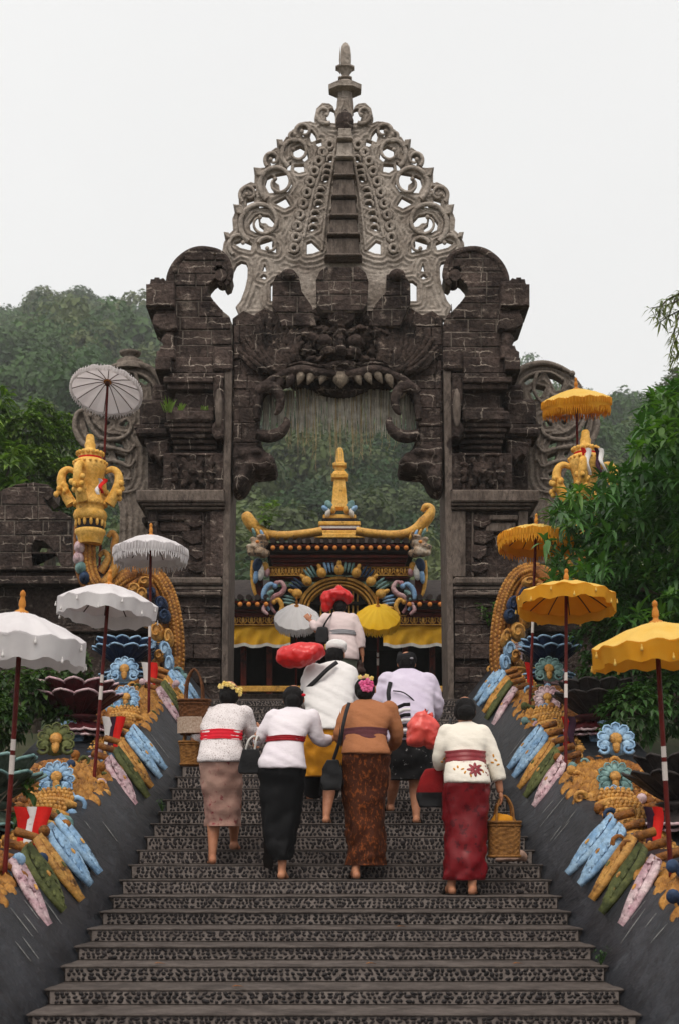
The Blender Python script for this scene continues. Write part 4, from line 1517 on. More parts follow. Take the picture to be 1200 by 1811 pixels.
xs = [-700, -300, -150, -80, -40, -20, -12, -8, -6, -5, -4, -3.4, -3, 3, 3.4, 4, 5, 6, 8, 12, 20, 40, 80, 150, 300, 700]
yy = [-400, -100, -30, -10, 0, 3, 4.5] + [4.5 + .75 * k for k in range(1, 21)] + [21, 24, 30, 45, 70, 120, 250, 500, 900]
vs = [(x, y, ground_z(x, y) + (.06 * rnoise(x, y, .9) if y > 4.5 and abs(x) > 3.3 and y < 60 else 0)) for y in yy for x in xs]
nx = len(xs)
m.add(vs, [(j * nx + i, j * nx + i + 1, (j + 1) * nx + i + 1, (j + 1) * nx + i) for j in range(len(yy) - 1) for i in range(nx - 1)], 0, True)
m.build('ground', M_ground, kind='structure', fix=False)
M_hill = mat('forest_floor', (.02, .035, .014), (.05, .06, .025), s=.08, bump=0)
m = MB()
ax = [-1500 + 75 * k for k in range(57)]
ay = [YF + (YR + 60 - YF) * k / 60 for k in range(61)]
vs = [((a - CX) / F * y, y, hill_z((a - CX) / F * y, y)) for y in ay for a in ax]
nx = len(ax)
m.add(vs, [(j * nx + i, j * nx + i + 1, (j + 1) * nx + i + 1, (j + 1) * nx + i) for j in range(60) for i in range(nx - 1)], 0, True)
m.build('hill', M_hill, kind='structure', fix=False)

def leafmat(name, c1, c2, s=1.5, rough=.6, trans=.25, isl=.35, spec=.25):
    m = mat(name, c1, c2, s=s, rough=rough, bump=0, isl=isl, spec=spec)
    n = m.node_tree
    b = n.nodes['Principled BSDF']
    out = n.nodes['Material Output']
    tr = n.nodes.new('ShaderNodeBsdfTranslucent')
    src = b.inputs['Base Color'].links[0].from_socket
    mu = n.nodes.new('ShaderNodeMix'); mu.data_type = 'RGBA'; mu.blend_type = 'MULTIPLY'; mu.inputs[0].default_value = 1
    mu.inputs[7].default_value = (1.3, 1.6, .5, 1)
    n.links.new(src, mu.inputs[6]); n.links.new(mu.outputs[2], tr.inputs[0])
    ms = n.nodes.new('ShaderNodeMixShader'); ms.inputs[0].default_value = trans
    n.links.new(b.outputs[0], ms.inputs[1]); n.links.new(tr.outputs[0], ms.inputs[2])
    n.links.new(ms.outputs[0], out.inputs[0])
    return m
M_forest = [leafmat('forest_canopy', (.014, .044, .012), (.058, .112, .028), s=.05, isl=.62, trans=.2), leafmat('forest_canopy_olive', (.046, .074, .022), (.105, .124, .040), s=.05, isl=.5, trans=.2), leafmat('forest_canopy_rust', (.075, .060, .030), (.11, .085, .045), s=.05, isl=.4, trans=.2)]
def crown_mesh(seed, n, squash, lob):
    """leaf clumps: many small bent quads through a lumpy crown"""
    r = random.Random(seed)
    m = MB()
    L_ = [(V((r.uniform(-.6, .6), r.uniform(-.6, .6), r.uniform(-.25, .5))), r.uniform(.35, .6)) for _ in range(lob)]
    for i in range(n):
        c, rad = r.choice(L_)
        d = V((r.gauss(0, 1), r.gauss(0, 1), r.gauss(.25, 1))).normalized()
        p = c + d * rad * r.uniform(.72, 1.05)
        p.z *= squash
        nn = (d + V((r.uniform(-.6, .6), r.uniform(-.6, .6), r.uniform(-.2, .7)))).normalized()
        u = nn.orthogonal().normalized()
        u.rotate(Matrix.Rotation(r.uniform(0, 6.3), 3, nn))
        v_ = nn.cross(u)
        s_ = r.uniform(.04, .10)
        m.add([p - u * s_, p - v_ * s_ * .7 + nn * s_ * .15, p + u * s_, p + v_ * s_ * .7 + nn * s_ * .15], [(0, 1, 2, 3)])
    return m
def scatter(name, pts, protos, mats, **tags):
    """tree crowns instanced on points by geometry nodes (one mass that nobody could count)"""
    me = bpy.data.meshes.new(name)
    me.from_pydata([p[0] for p in pts], [], [])
    for nm, ty, vals in (('sc', 'FLOAT_VECTOR', [c for p in pts for c in p[1]]), ('rot', 'FLOAT', [p[2] for p in pts]), ('pick', 'INT', [p[3] for p in pts])):
        at = me.attributes.new(nm, ty, 'POINT')
        at.data.foreach_set('vector' if ty == 'FLOAT_VECTOR' else 'value', vals)
    o = bpy.data.objects.new(name, me)
    col.objects.link(o)
    ng = bpy.data.node_groups.new(name, 'GeometryNodeTree')
    ng.interface.new_socket('Geometry', in_out='INPUT', socket_type='NodeSocketGeometry')
    ng.interface.new_socket('Geometry', in_out='OUTPUT', socket_type='NodeSocketGeometry')
    N = ng.nodes.new
    gi, go = N('NodeGroupInput'), N('NodeGroupOutput')
    j = N('GeometryNodeJoinGeometry')
    for k, pr in enumerate(protos):
        oi = N('GeometryNodeObjectInfo')
        oi.inputs[0].default_value = pr
        oi.inputs['As Instance'].default_value = True
        io = N('GeometryNodeInstanceOnPoints')
        def attr(nm, ty):
            a = N('GeometryNodeInputNamedAttribute')
            a.data_type = ty
            a.inputs['Name'].default_value = nm
            return a.outputs['Attribute']
        cmp_ = N('FunctionNodeCompare')
        cmp_.data_type = 'INT'
        cmp_.operation = 'EQUAL'
        ng.links.new(attr('pick', 'INT'), cmp_.inputs[2])
        cmp_.inputs[3].default_value = k
        cx_ = N('ShaderNodeCombineXYZ')
        ng.links.new(attr('rot', 'FLOAT'), cx_.inputs[2])
        ng.links.new(gi.outputs[0], io.inputs['Points'])
        ng.links.new(cmp_.outputs[0], io.inputs['Selection'])
        ng.links.new(oi.outputs['Geometry'], io.inputs['Instance'])
        ng.links.new(cx_.outputs[0], io.inputs['Rotation'])
        ng.links.new(attr('sc', 'FLOAT_VECTOR'), io.inputs['Scale'])
        ng.links.new(io.outputs[0], j.inputs[0])
    ng.links.new(j.outputs[0], go.inputs[0])
    md = o.modifiers.new('scatter', 'NODES')
    md.node_group = ng
    return tagit(o, kind='stuff', **tags)
protos = []
for k in range(6):
    o = crown_mesh(40 + k, 1100, .85, 7 + k % 3).build('tree_crown', M_forest[(0, 1, 0, 0, 2, 1)[k]], fix=False)
    col.objects.unlink(o)
    protos.append(o)
r = random.Random(77)
pts = []
while len(pts) < 4600:
    y = YF + 6 + (YR + 12 - YF) * r.random() ** .75
    a = r.uniform(-160, 1360)
    if 420 < a < 780 or a < 330 or a > 880 or r.random() < .35:
        x = (a - CX) / F * y
        z = hill_z(x, y)
        s_ = r.uniform(1.8, 5.2) * (1.3 if r.random() < .12 else 1) * lerp(.75, 1.15, min(1, y / 300)) * (1 + .25 * rnoise(x, y, .03)) * (.8 if y < 150 else 1.0)
        tone = rnoise(x, y, .012) + .35 * r.uniform(-1, 1)
        k = r.choice((1, 5)) if tone > .22 else (4 if tone < -.50 else r.choice((0, 2, 3, 3)))
        pts.append(((x, y, z + s_ * r.uniform(.3, 1.15)), (s_, s_, s_ * r.uniform(.75, 1.25)), r.uniform(0, 6.3), k))
scatter('hillside_forest', pts, protos, M_forest, label='hazy green forest covering the hill behind the gate', cat='forest')
# ---------------------------------------------------------------- haze
m = MB()
m.box((0, 220, 91.5), (900, 560, 185))
vm = bpy.data.materials.new('haze_air')
vm.use_nodes = True
vn = vm.node_tree
vn.nodes.remove(vn.nodes['Principled BSDF'])
pv = vn.nodes.new('ShaderNodeVolumePrincipled')
pv.inputs['Density'].default_value = .0005
pv.inputs['Color'].default_value = (.97, .985, 1, 1)
pv.inputs['Anisotropy'].default_value = 0
vn.links.new(pv.outputs[0], vn.nodes['Material Output'].inputs['Volume'])
vm.cycles.homogeneous_volume = True
m.build('haze', vm, kind='stuff')
# ================================================================ painted serpents along both sides of the stairs
M_ochre = mat('ochre_gold_paint', G_(98, 56, 20), G_(166, 106, 42), s=9, rough=.5, bump=.8, bs=26, bd=.03, c3=G_(26, 16, 10), s3=7, t3=.515, w3=.14, spec=.25, spk=.45, spks=30)
M_bgold = mat('bright_gold_paint', G_(160, 104, 40), G_(214, 162, 84), s=9, rough=.45, bump=.6, bs=26, bd=.03, c3=G_(58, 34, 16), s3=8, t3=.545, w3=.14, spec=.3, spk=.35, spks=30)
M_dolive = mat('dark_moss_paint', G_(30, 34, 22), G_(56, 56, 34), s=9, rough=.6, bump=.4)
M_flank = mat('worn_gold_paint', G_(132, 84, 32), G_(188, 134, 62), s=9, rough=.5, bump=.5, bs=26, bd=.03, c3=G_(40, 24, 14), s3=7, t3=.56, w3=.14, spec=.25, spk=.4, spks=30)
M_olive = mat('moss_green_paint', G_(60, 66, 40), G_(104, 108, 64), s=10, rough=.6, bump=.4, c3=G_(120, 96, 52), s3=12, t3=.62, w3=.08, spk=.4, spks=26)
M_lblue = mat('light_blue_paint', G_(112, 148, 184), G_(162, 190, 212), s=8, rough=.55, bump=.3, c3=G_(44, 56, 76), s3=9, t3=.56, w3=.1, spk=.4, spks=26)
M_lpink = mat('washed_pink_paint', G_(176, 136, 146), G_(208, 188, 188), s=8, rough=.55, bump=.3, c3=G_(80, 40, 48), s3=9, t3=.535, w3=.1, spk=.4, spks=26)
M_maroon = mat('maroon_lacquer', G_(44, 14, 18), G_(86, 30, 34), s=9, rough=.42, bump=.25, c3=G_(150, 104, 104), s3=9, t3=.68, w3=.1, spec=.22, spk=.4, spks=26)
M_navy = mat('navy_lacquer', G_(18, 26, 46), G_(40, 56, 88), s=9, rough=.42, bump=.25, c3=G_(120, 138, 160), s3=9, t3=.68, w3=.1, spec=.22, spk=.4, spks=26)
M_char = mat('charcoal_lacquer', G_(30, 27, 28), G_(66, 60, 58), s=9, rough=.5, bump=.3, c3=G_(110, 102, 96), s3=9, t3=.64, w3=.1, spk=.4, spks=26)
M_grn = mat('grey_green_lacquer', G_(44, 54, 46), G_(92, 104, 92), s=9, rough=.5, bump=.3, c3=G_(140, 150, 146), s3=9, t3=.64, w3=.1, spk=.4, spks=26)
M_red = mat('red_cloth', G_(190, 26, 22), G_(222, 48, 40), s=4, rough=.8, bump=.1)
M_wcloth = mat('white_cloth', G_(214, 208, 206), G_(230, 226, 224), s=4, rough=.85, bump=.1)
M_purple = mat('dark_purple_cloth', G_(52, 30, 46), G_(74, 46, 62), s=4, rough=.8, bump=.1)
M_rcore = mat('orange_core', G_(176, 92, 44), G_(206, 122, 66), s=9, rough=.5)

def frame(o, x, y, z):
    M = Matrix((x.normalized(), y.normalized(), z.normalized())).transposed().to_4x4()
    M.translation = o
    return M
def petal_mesh(m, L_, W_, dome=.3, cup=.0, tip=.25, nu=7, nv=6, mi=0, thick=.012):
    """a leaf in the xy-plane from the origin along +y, raised along +z, closed underneath"""
    top, bot = [], []
    for j in range(nv + 1):
        t = j / nv
        wd = W_ / 2 * (.10 * (1 - t) + math.sin(math.pi * t ** .82) ** .85 * (1 + .05 * math.sin(t * 26)))
        a, b = [], []
        for i in range(nu):
            s_ = -1 + 2 * i / (nu - 1)
            h = dome * W_ * (1 - s_ * s_) * math.sin(math.pi * min(1, t + .12)) ** .6
            ridge = .16 * W_ * max(0, 1 - abs(s_) * 4) + .10 * W_ * (abs(abs(s_) - .8) < .15)
            z = h + ridge + cup * L_ * t * t
            a.append((wd * s_, L_ * t, z))
            b.append((wd * s_ * .9, L_ * t, z - thick - h * .9 - ridge))
        top.append(a); bot.append(b)
    vs = [p for r_ in top for p in r_] + [p for r_ in bot for p in r_]
    k = nu * (nv + 1)
    fs = [(j * nu + i, j * nu + i + 1, (j + 1) * nu + i + 1, (j + 1) * nu + i) for j in range(nv) for i in range(nu - 1)]
    fs += [tuple(k + q for q in f[::-1]) for f in fs]
    for j in range(nv):
        fs += [(j * nu, k + j * nu, k + (j + 1) * nu, (j + 1) * nu), (j * nu + nu - 1, (j + 1) * nu + nu - 1, k + (j + 1) * nu + nu - 1, k + j * nu + nu - 1)]
    m.add(vs, fs, mi, True)

MODS = [7.89, 11.71, 15.53, 18.75]
def at(sd, off, Y, h): return V((XC + sd * off, Y, zs(Y) + h))
def hump(Y): return .16 + .12 * math.cos(2 * math.pi * (Y - 12.35) / 3.82)
def ribbon(p, L_, w_, mts, label, sw=0., lean=0., sd=1):
    """a flat cloth strip hanging from p, made of bands side by side"""
    t = None
    for q, mt in enumerate(mts):
        m = MB()
        rows = []
        n = 12
        for j in range(n + 1):
            t_ = j / n
            x = p.x + q * w_ * .85 + lean * t_ + .02 * math.sin(t_ * 7 + q)
            y = p.y + .025 * math.sin(t_ * 5 + q * 1.3) - .01 * q - sw * math.sin(t_ * 3)
            z = p.z - L_ * t_ * (1 - .08 * q)
            ww = w_ * (1 + .25 * math.sin(t_ * 4 + q))
            rows.append([V((x, y, z)), V((x + ww * .5, y - .012 * math.cos(t_ * 9), z)), V((x + ww, y, z - .006)), V((x + ww, y + .003, z - .006)), V((x + ww * .5, y + .003 - .012 * math.cos(t_ * 9), z)), V((x, y + .003, z))])
        m.loft(rows)
        if q == 0:
            t = m.build('ribbon', mt, origin=p)
            tagit(t, label, 'ribbon', 'cloth ribbons tied to the lotus stands')
        else:
            m.build('ribbon_band', mt, t)
    return t

def flower(name, par, M, rad, npet, mt, core, a0, a1, petw=.55, corer=.3, fat=.5, bcurl=True):
    """fan flower facing +z of frame M"""
    m = MB(M)
    m.lathe([(rad * .75, -.03), (rad * .7, .0), (.001, .015)], (0, 0, 0), 14)
    fl = m.build(name, mt, par)
    for k in range(npet):
        an = lerp(a0, a1, k / (npet - 1))
        m = MB(M @ Matrix.Rotation(an - math.pi / 2, 4, 'Z'))
        r0 = rad * .36
        rot = Matrix.Rotation(-.25, 3, 'X')
        m.ell((0, rad * .68, .012), (rad * petw * .5, rad * .36, rad * .17), 8, 6, rot)
        m.tube([(-rad * petw * .42, rad * .7, .03), (-rad * petw * .32, rad * .95, .035), (0, rad * 1.04, .035), (rad * petw * .32, rad * .95, .035), (rad * petw * .42, rad * .7, .03)], rad * .06, 5)
        m.build('petal', mt, fl)
    if bcurl:
        for sx in (-1, 1):
            m = MB(M)
            pts = []
            for q in range(10):
                t = q / 9
                a = R(200) - sx * 0 + t * 5.2
                rr = rad * .34 * (1 - .7 * t)
                pts.append((sx * (rad * .62 + rr * math.cos(a) * -1), -rad * .42 + rr * math.sin(a), .03))
            m.tube(pts, [rad * .11 * (1 - .5 * i / 9) for i in range(10)], 6)
            m.build('curl', mt, fl)
    m = MB(M)
    m.ell((0, rad * .12, .035), (rad * corer, rad * corer, rad * .2), 10, 7)
    m.ell((0, -rad * .28, .03), (rad * corer * .62, rad * corer * 1.2, rad * .18), 10, 7)
    m.build('flower_core', core, fl)
    return fl

def lotus(par, c, r_, h, mt, n, up, rr, rim):
    """a shallow bowl of two rings of broad overlapping petals with pale lips"""
    m = MB()
    m.lathe([(r_ * .22, -h * 1.2), (r_ * .3, -h * .7), (r_ * .62, -.02), (r_ * .5, .0), (.001, .02)], c, 16)
    lo = m.build('lotus', mt, par)
    for ring_ in range(2):
        for k in range(n):
            th = 2 * math.pi * (k + .5 * ring_) / n + rr.uniform(-.03, .03)
            kx = rr.uniform(.94, 1.06)
            rows, lip = [], []
            nv, nu = 6, 7
            for j in range(nv + 1):
                t = j / nv
                row = []
                for i in range(nu):
                    s_ = -1 + 2 * i / (nu - 1)
                    a = th + s_ * math.pi / n * 1.22
                    R1 = r_ * (1 - .13 * ring_) * kx * (.22 + .78 * t * (1 - .30 * abs(s_) ** 2.4 * t ** 2)) + .05 * r_ * (1 - s_ * s_) * t
                    z = up * r_ * (t ** 1.5) * (1 + .55 * ring_) - .07 * r_ * t ** 5 + -.10 * r_ * (1 - s_ * s_) * (1 - .5 * t) - .16 * r_ * abs(s_) ** 2.4 * t ** 3 * (1 if up > 0 else -.2) + .02 * r_ * (abs(s_) < .2)
                    row.append(c + V((R1 * math.cos(a), R1 * math.sin(a), z - h * .55)))
                rows.append(row)
            lip = rows[-1]
            m = MB()
            vs = [p for q in rows for p in q]
            m.add(vs + [p - V((0, 0, .012)) for p in vs], [(j * nu + i, j * nu + i + 1, (j + 1) * nu + i + 1, (j + 1) * nu + i) for j in range(nv) for i in range(nu - 1)] + [(len(vs) + j * nu + i, len(vs) + (j + 1) * nu + i, len(vs) + (j + 1) * nu + i + 1, len(vs) + j * nu + i + 1) for j in range(nv) for i in range(nu - 1)], 0, True)
            m.tube(lip, .013, 5, mi=1)
            m.tube([rows[j][3] - V((0, 0, .014)) for j in range(1, nv + 1)], [.014, .013, .012, .010, .008, .006], 5, mi=0)
            m.build('petal', [mt, rim], lo, fix=False)
    return lo

LABL = {-1: 'left', 1: 'right'}
vase_px = {-1: 160, 1: 1034}
for sd in (-1, 1):
    rr = random.Random(50 + sd)
    ng = empty('serpent_balustrade', at(sd, 2.35, 7.0, .4), 'painted %s serpent balustrade with gold scales, flowers and a %s vase' % (LABL[sd], 'clearly visible golden' if sd < 0 else 'leaf covered golden'), 'sculpture', 'serpent balustrades')
    # body: humped tube along the slope, rising to the column of the vase
    path = [at(sd, 2.56, Y, hump(Y)) for Y in [5.0 + .3 * k for k in range(44)]]
    Yc = 18.15
    cp = [(306, 1215), (313, 1160), (309, 1100), (298, 1055), (278, 1022), (250, 1012), (222, 1026), (196, 1046), (172, 1040), (158, 1010), (155, 965), (157, 925)]
    def mp(x): return x if sd < 0 else 2 * 596 - x
    colp = cat([pz(mp(x), y, Yc - .15 * (i > 5) - .2 * (i > 7)) for i, (x, y) in enumerate(cp)], 4)
    m = MB()
    m.tube(path, .27, 12, up=(0, 0, 1))
    body = m.build('body', M_ochre, ng)
    m = MB()
    m.tube(colp, [lerp(.13, .12, i / len(colp)) for i in range(len(colp))], 12, up=(0, 1, 0), flat=(.85, 1.2))
    tail = m.build('tail', M_ochre, ng)
    # scales
    m = MB()
    for i, p in enumerate(path[:-1]):
        q = path[i + 1]
        for sub in range(3):
            c = p.lerp(q, sub / 3)
            t = (q - p).normalized()
            side = V((1, 0, 0))
            u = side.cross(t).normalized()
            for k in range(14):
                an = R(-60 + 18 * k + (9 if sub % 2 else 0)) if sd > 0 else R(240 - 18 * k - (9 if sub % 2 else 0))
                nn = side * -math.cos(an) * 1 + (u if u.z > 0 else -u) * math.sin(an)
                m.ell(c + nn * .262, (.05, .05, .046), 6, 4)
    m.build('scales', M_ochre, body)['kind'] = 'stuff'
    m = MB()
    for i in range(0, len(colp) - 1):
        for f_ in (0, .5):
            c = colp[i].lerp(colp[i + 1], f_)
            t = (colp[i + 1] - colp[i]).normalized()
            side = t.cross(V((0, 1, 0))).normalized()
            for k in range(-2, 3):
                m.ell(c + side * k * .045 + V((0, -.13 + .018 * k * k, 0)) + t * (.02 * (k % 2)), (.026, .035, .034), 6, 4)
    m.build('tail_scales', M_flank, tail)['kind'] = 'stuff'
    # smooth gold border along the outer edge of the tail
    m = MB()
    eb = []
    for i in range(len(colp) - 1):
        t = (colp[i + 1] - colp[i]).normalized()
        side = t.cross(V((0, 1, 0))).normalized()
        eb.append(colp[i] + side * .12 * (1 if sd > 0 else -1) * -1 + V((0, -.12, 0)))
    m.tube(eb, .035, 7)
    m.build('tail_border', M_ochre, tail)
    # modules
    for q, Yf in enumerate(MODS):
        far = q == 3
        nrm = V((-sd * .25, -1, .25)).normalized()
        xx = V((1, 0, 0))
        yy_ = nrm.cross(xx).normalized() * (1 if nrm.cross(xx).z > 0 else -1)
        # shell above, fan flower in front
        colA, colB = {(-1, 0): (M_olive, M_lblue), (-1, 1): (M_olive, M_lblue), (-1, 2): (M_lblue, M_lblue), (-1, 3): (M_lblue, M_dblue), (1, 0): (M_lblue, M_teal), (1, 1): (M_lblue, M_teal), (1, 2): (M_teal, M_lpink), (1, 3): (M_lblue, M_lpink)}[(sd, q)]
        flower('shell_flower', ng, frame(at(sd, 2.36, Yf + .28, .86 - .1 * far), xx, yy_, nrm), .155, 7, colA, M_bgold, R(-15), R(195), .6, .36)
        flower('fan_flower', ng, frame(at(sd, 2.30, Yf, .60), xx, yy_, nrm), .145, 9, colB, M_bgold, R(-30), R(210), .5, .34)
        flower('fan_flower', ng, frame(at(sd, 2.26, Yf - .16, .46), xx, yy_, nrm), .12, 7, (M_teal if sd < 0 else M_lblue), M_bgold, R(-5), R(185), .55, .3, bcurl=False)
        # belly rolls that step down towards the camera
        for k in range(6):
            Y = Yf - .25 - .27 * k
            c = at(sd, 2.26 + .01 * k, Y, .47 - .026 * k)
            m = MB()
            pts = [c + V((dx, -.06 * (1 - (dx / .17) ** 2), -.30 * dx * dx * 3)) for dx in (-.17, -.12, -.05, 0, .05, .12, .17)]
            m.tube(pts, [.022, .038, .046, .048, .046, .038, .022], 8, up=(0, 0, 1))
            ro = m.build('belly_roll', M_bgold, ng)
            m = MB()
            for row, (n_, z_, y_) in enumerate(((9, .048, .0), (8, .078, .035), (6, .104, .075))):
                for e in range(n_):
                    dx = (-.14 + .28 * e / (n_ - 1)) * (1 - .12 * row)
                    m.ell(c + V((dx, y_ - .01, z_ - .3 * dx * dx * 3)), (.021, .018, .028), 6, 5, Matrix.Rotation(rr.uniform(-.4, .4), 3, 'Y'))
                    m.ell(c + V((dx, y_ - .022, z_ + .006 - .3 * dx * dx * 3)), (.007, .008, .008), 5, 4)
            m.build('roll_beads', M_bgold, ro)['kind'] = 'stuff'
        m = MB()
        m.tube([at(sd, 2.3, Yf + .1, .40), at(sd, 2.28, Yf - .5, .34), at(sd, 2.28, Yf - 1.2, .28), at(sd, 2.34, Yf - 1.95, .2)], [.13, .15, .15, .10], 10)
        m.build('belly', M_ochre, ng)
        # five leaf plumes lying on the ramp
        for k, mt in enumerate((M_lblue, M_lblue, M_bgold, M_olive, M_lpink)):
            Y = Yf - 1.02 - .36 * k
            if far: Y += .35
            a = at(sd, HW + .47, Y, .50)
            b = at(sd, HW + .135 + .012 * k, Y - .17, .13)
            ydir = (b - a)
            L_ = ydir.length * (1.02 + .03 * k)
            ydir.normalize()
            nn = V((-sd * .80, -.12, .58)).normalized()
            xdir = ydir.cross(nn).normalized()
            nn = xdir.cross(ydir).normalized()
            M = frame(a + nn * (.03 + .012 * (k % 2)), xdir, ydir, nn) @ Matrix.Rotation(sd * R(rr.uniform(-5, 5) + (k - 2) * 3.5), 4, 'Z') @ Matrix.Rotation(R(rr.uniform(-12, 12)), 4, 'Y')
            m = MB(M)
            dk = {M_lblue: M_dblue, M_bgold: M_ochre, M_olive: M_dolive, M_lpink: M_maroon}[mt]
            petal_mesh(m, L_, .245, dome=.10, tip=.3, thick=.02, nu=9, nv=12)
            lf = m.build('leaf_plume', mt, ng)
            m = MB(M)
            m.tube([(0, L_ * .12, .030), (0, L_ * .5, .044), (0, L_ * .92, .016)], [.009, .010, .004], 6)
            for sx in (-1, 1):
                m.tube([(sx * .02, L_ * .10, .026), (sx * .070, L_ * .30, .027), (sx * .084, L_ * .50, .023), (sx * .060, L_ * .74, .020), (sx * .014, L_ * .92, .018)], [.003, .006, .007, .006, .003], 5)
            m.build('leaf_groove', dk, lf)
            m = MB(M)
            for sx in (-1, 1):
                for q_, t_ in enumerate((.22, .36, .50, .64, .77)):
                    w_ = math.sin(math.pi * t_ ** .82)
                    m.ell((sx * .044 * w_ + sx * .004, L_ * t_, .022 + .012 * w_), (.021 * w_ + .003, .043, .0075), 8, 5, Matrix.Rotation(-sx * .6, 3, 'Z'))
            m.build('leaf_lobes', mt, lf)['kind'] = 'stuff'
            m = MB(M)
            m.ell((0, L_ * .5, .05), (.015, .034, .012), 8, 6)
            m.build('leaf_bead', M_bgold if mt is not M_bgold else M_olive, lf)
            m = MB()
            m.tube([a + V((sd * .12, .02, .06)), a + nn * .03, a + ydir * .07 + nn * .04], [.035, .03, .02], 7)
            m.build('leaf_stem', M_ochre, lf)
        # carved gold flank between two modules
        for nm_, cnt, mt in (('flank_scrolls', 34, M_flank), ('crest_scrolls', 30, M_bgold)):
            m = MB()
            fl_ = nm_[0] == 'f'
            for row in range(15 if fl_ else 10):
                for c_ in range(5):
                    Y = (Yf - 1.72 - .135 * row) if fl_ else (Yf + 1.15 - .14 * row)
                    u_ = (c_ + .5 * (row % 2)) / 4.5
                    o_ = lerp(2.05, 2.48, u_) if fl_ else lerp(2.30, 2.82, u_)
                    h_ = lerp(.41, hump(Y) + .27, min(1, u_ * 1.6)) if fl_ else hump(Y) + .26 - .1 * abs(u_ - .5)
                    c = at(sd, o_, Y + rr.uniform(-.02, .02), h_ + .02 * rr.random())
                    d_ = V((rr.uniform(-.2, .2) - sd * .25, -.55, -.75 + .4 * (not fl_))).normalized()
                    n_ = V((-sd * .35, -.75, .6)).normalized()
                    x_ = d_.cross(n_).normalized()
                    m.T = frame(c, x_, d_, x_.cross(d_).normalized())
                    petal_mesh(m, rr.uniform(.16, .19), rr.uniform(.11, .13), dome=.28, cup=.12, nu=7, nv=5)
            m.build(nm_, mt, body)['kind'] = 'stuff'
        for k in range(26):
            Y = Yf + .5 - 3.9 * rr.random()
            o_ = rr.uniform(2.02, 2.5)
            c = at(sd, o_, Y, (.40 if o_ < 2.15 else hump(Y) + .22) + rr.uniform(-.02, .08))
            m = MB()
            a0 = rr.uniform(0, 6.28); dr = rr.choice((-1, 1)); sz = rr.uniform(.05, .085)
            pts = [c + V((sz * math.cos(a0 + dr * q * .62) * (1 - q / 13), -.02 * q / 9, sz * math.sin(a0 + dr * q * .62) * (1 - q / 13))) for q in range(10)]
            m.tube(pts, [.026 * (1 - q / 14) for q in range(10)], 6)
            d_ = V((math.cos(a0), 0, math.sin(a0)))
            m.ell(pts[0] + d_ * .03, (.045, .03, .045), 7, 5)
            m.build('carved_curl', rr.choice((M_bgold, M_ochre, M_ochre, M_olive, M_teal, M_dblue, M_lblue, M_lpink)), ng)
        # lotus stand on the outer side
        lm = {(-1, 0): M_grn, (-1, 1): M_grn, (-1, 2): M_maroon, (-1, 3): M_navy, (1, 0): M_char, (1, 1): M_char, (1, 2): M_char, (1, 3): M_navy}[(sd, q)]
        l2 = M_navy if q == 3 else (M_maroon if q == 2 else lm)
        c = at(sd, 2.66, Yf - 1.0, .76)
        rl = .45 if not far else .38
        m = MB()
        m.lathe([(.20, -.5), (.13, -.42), (.10, -.2), (.16, -.02), (.1, .0)], c, 12)
        m.build('lotus_stalk', M_dblue if far else M_black, ng)
        lotus(ng, c, rl, .16, lm, 11, .50, rr, {M_navy: M_lblue, M_maroon: M_lpink, M_char: M_char, M_grn: M_teal}[lm])
        lotus(ng, c + V((-sd * .04, -.05, -.13)), rl * .82, .10, l2, 13, -.22, rr, {M_navy: M_lblue, M_maroon: M_lpink, M_char: M_lpink, M_grn: M_teal}[l2])
        # small dish flower under it, tilted to the stairs
        n2 = V((-sd * .3, -1, -.05)).normalized()
        y2 = (V((0, 0, 1)) - n2 * n2.z).normalized()
        M = frame(c + V((-sd * -.02, -.24, -.35)), y2.cross(n2), y2, n2)
        m = MB(M)
        m.lathe([(.145, -.02), (.15, .0), (.12, .015), (.05, -.01), (.001, -.015)], (0, 0, 0), 16)
        df = m.build('dish_flower', M_lblue if not (sd > 0 and q == 3) else M_lpink, ng)
        for k in range(9):
            m = MB(M @ Matrix.Rotation(2 * math.pi * k / 9, 4, 'Z'))
            m.ell((0, .105, .008), (.045, .05, .016), 8, 5)
            m.build('petal', M_lblue if not (sd > 0 and q == 3) else M_lpink, df)
        m = MB(M)
        m.ell((0, .03, .02), (.035, .032, .03), 8, 6)
        m.build('flower_core', M_rcore, df)
        # ribbons tied around the stand
        near = ('lowest', 'lower', 'middle', 'upper')[q]
        if q >= 1:
            cx_ = c + V((-sd * rl * .80, -.44, -.16))
            if sd < 0:
                ribbon(cx_ + V((-.02, 0, -.02)), (.55, .66, .74, .80)[q], (.08, .09, .075, .085)[q], ((M_red, M_wcloth), (M_red, M_wcloth, M_red), (M_wcloth, M_purple, M_red), (M_wcloth, M_red))[q], ('', 'bright red ribbon edged white on the left, nearest green lotus', 'white and dark purple ribbon hanging from the left maroon lotus', 'white and red ribbon hanging from the left navy lotus')[q], lean=.02)
            else:
                ribbon(cx_ + V((-.08, 0, -.02)), (.5, .5, .42, .75)[q], .06, ((M_purple,), (M_purple, M_red), (M_red, M_purple), (M_red,))[q], ('', 'purple and red ribbon on the nearest right lotus by the frame edge', 'short red and purple ribbon on the right charcoal lotus', 'long narrow red ribbon hanging from the right navy lotus')[q], lean=.06)
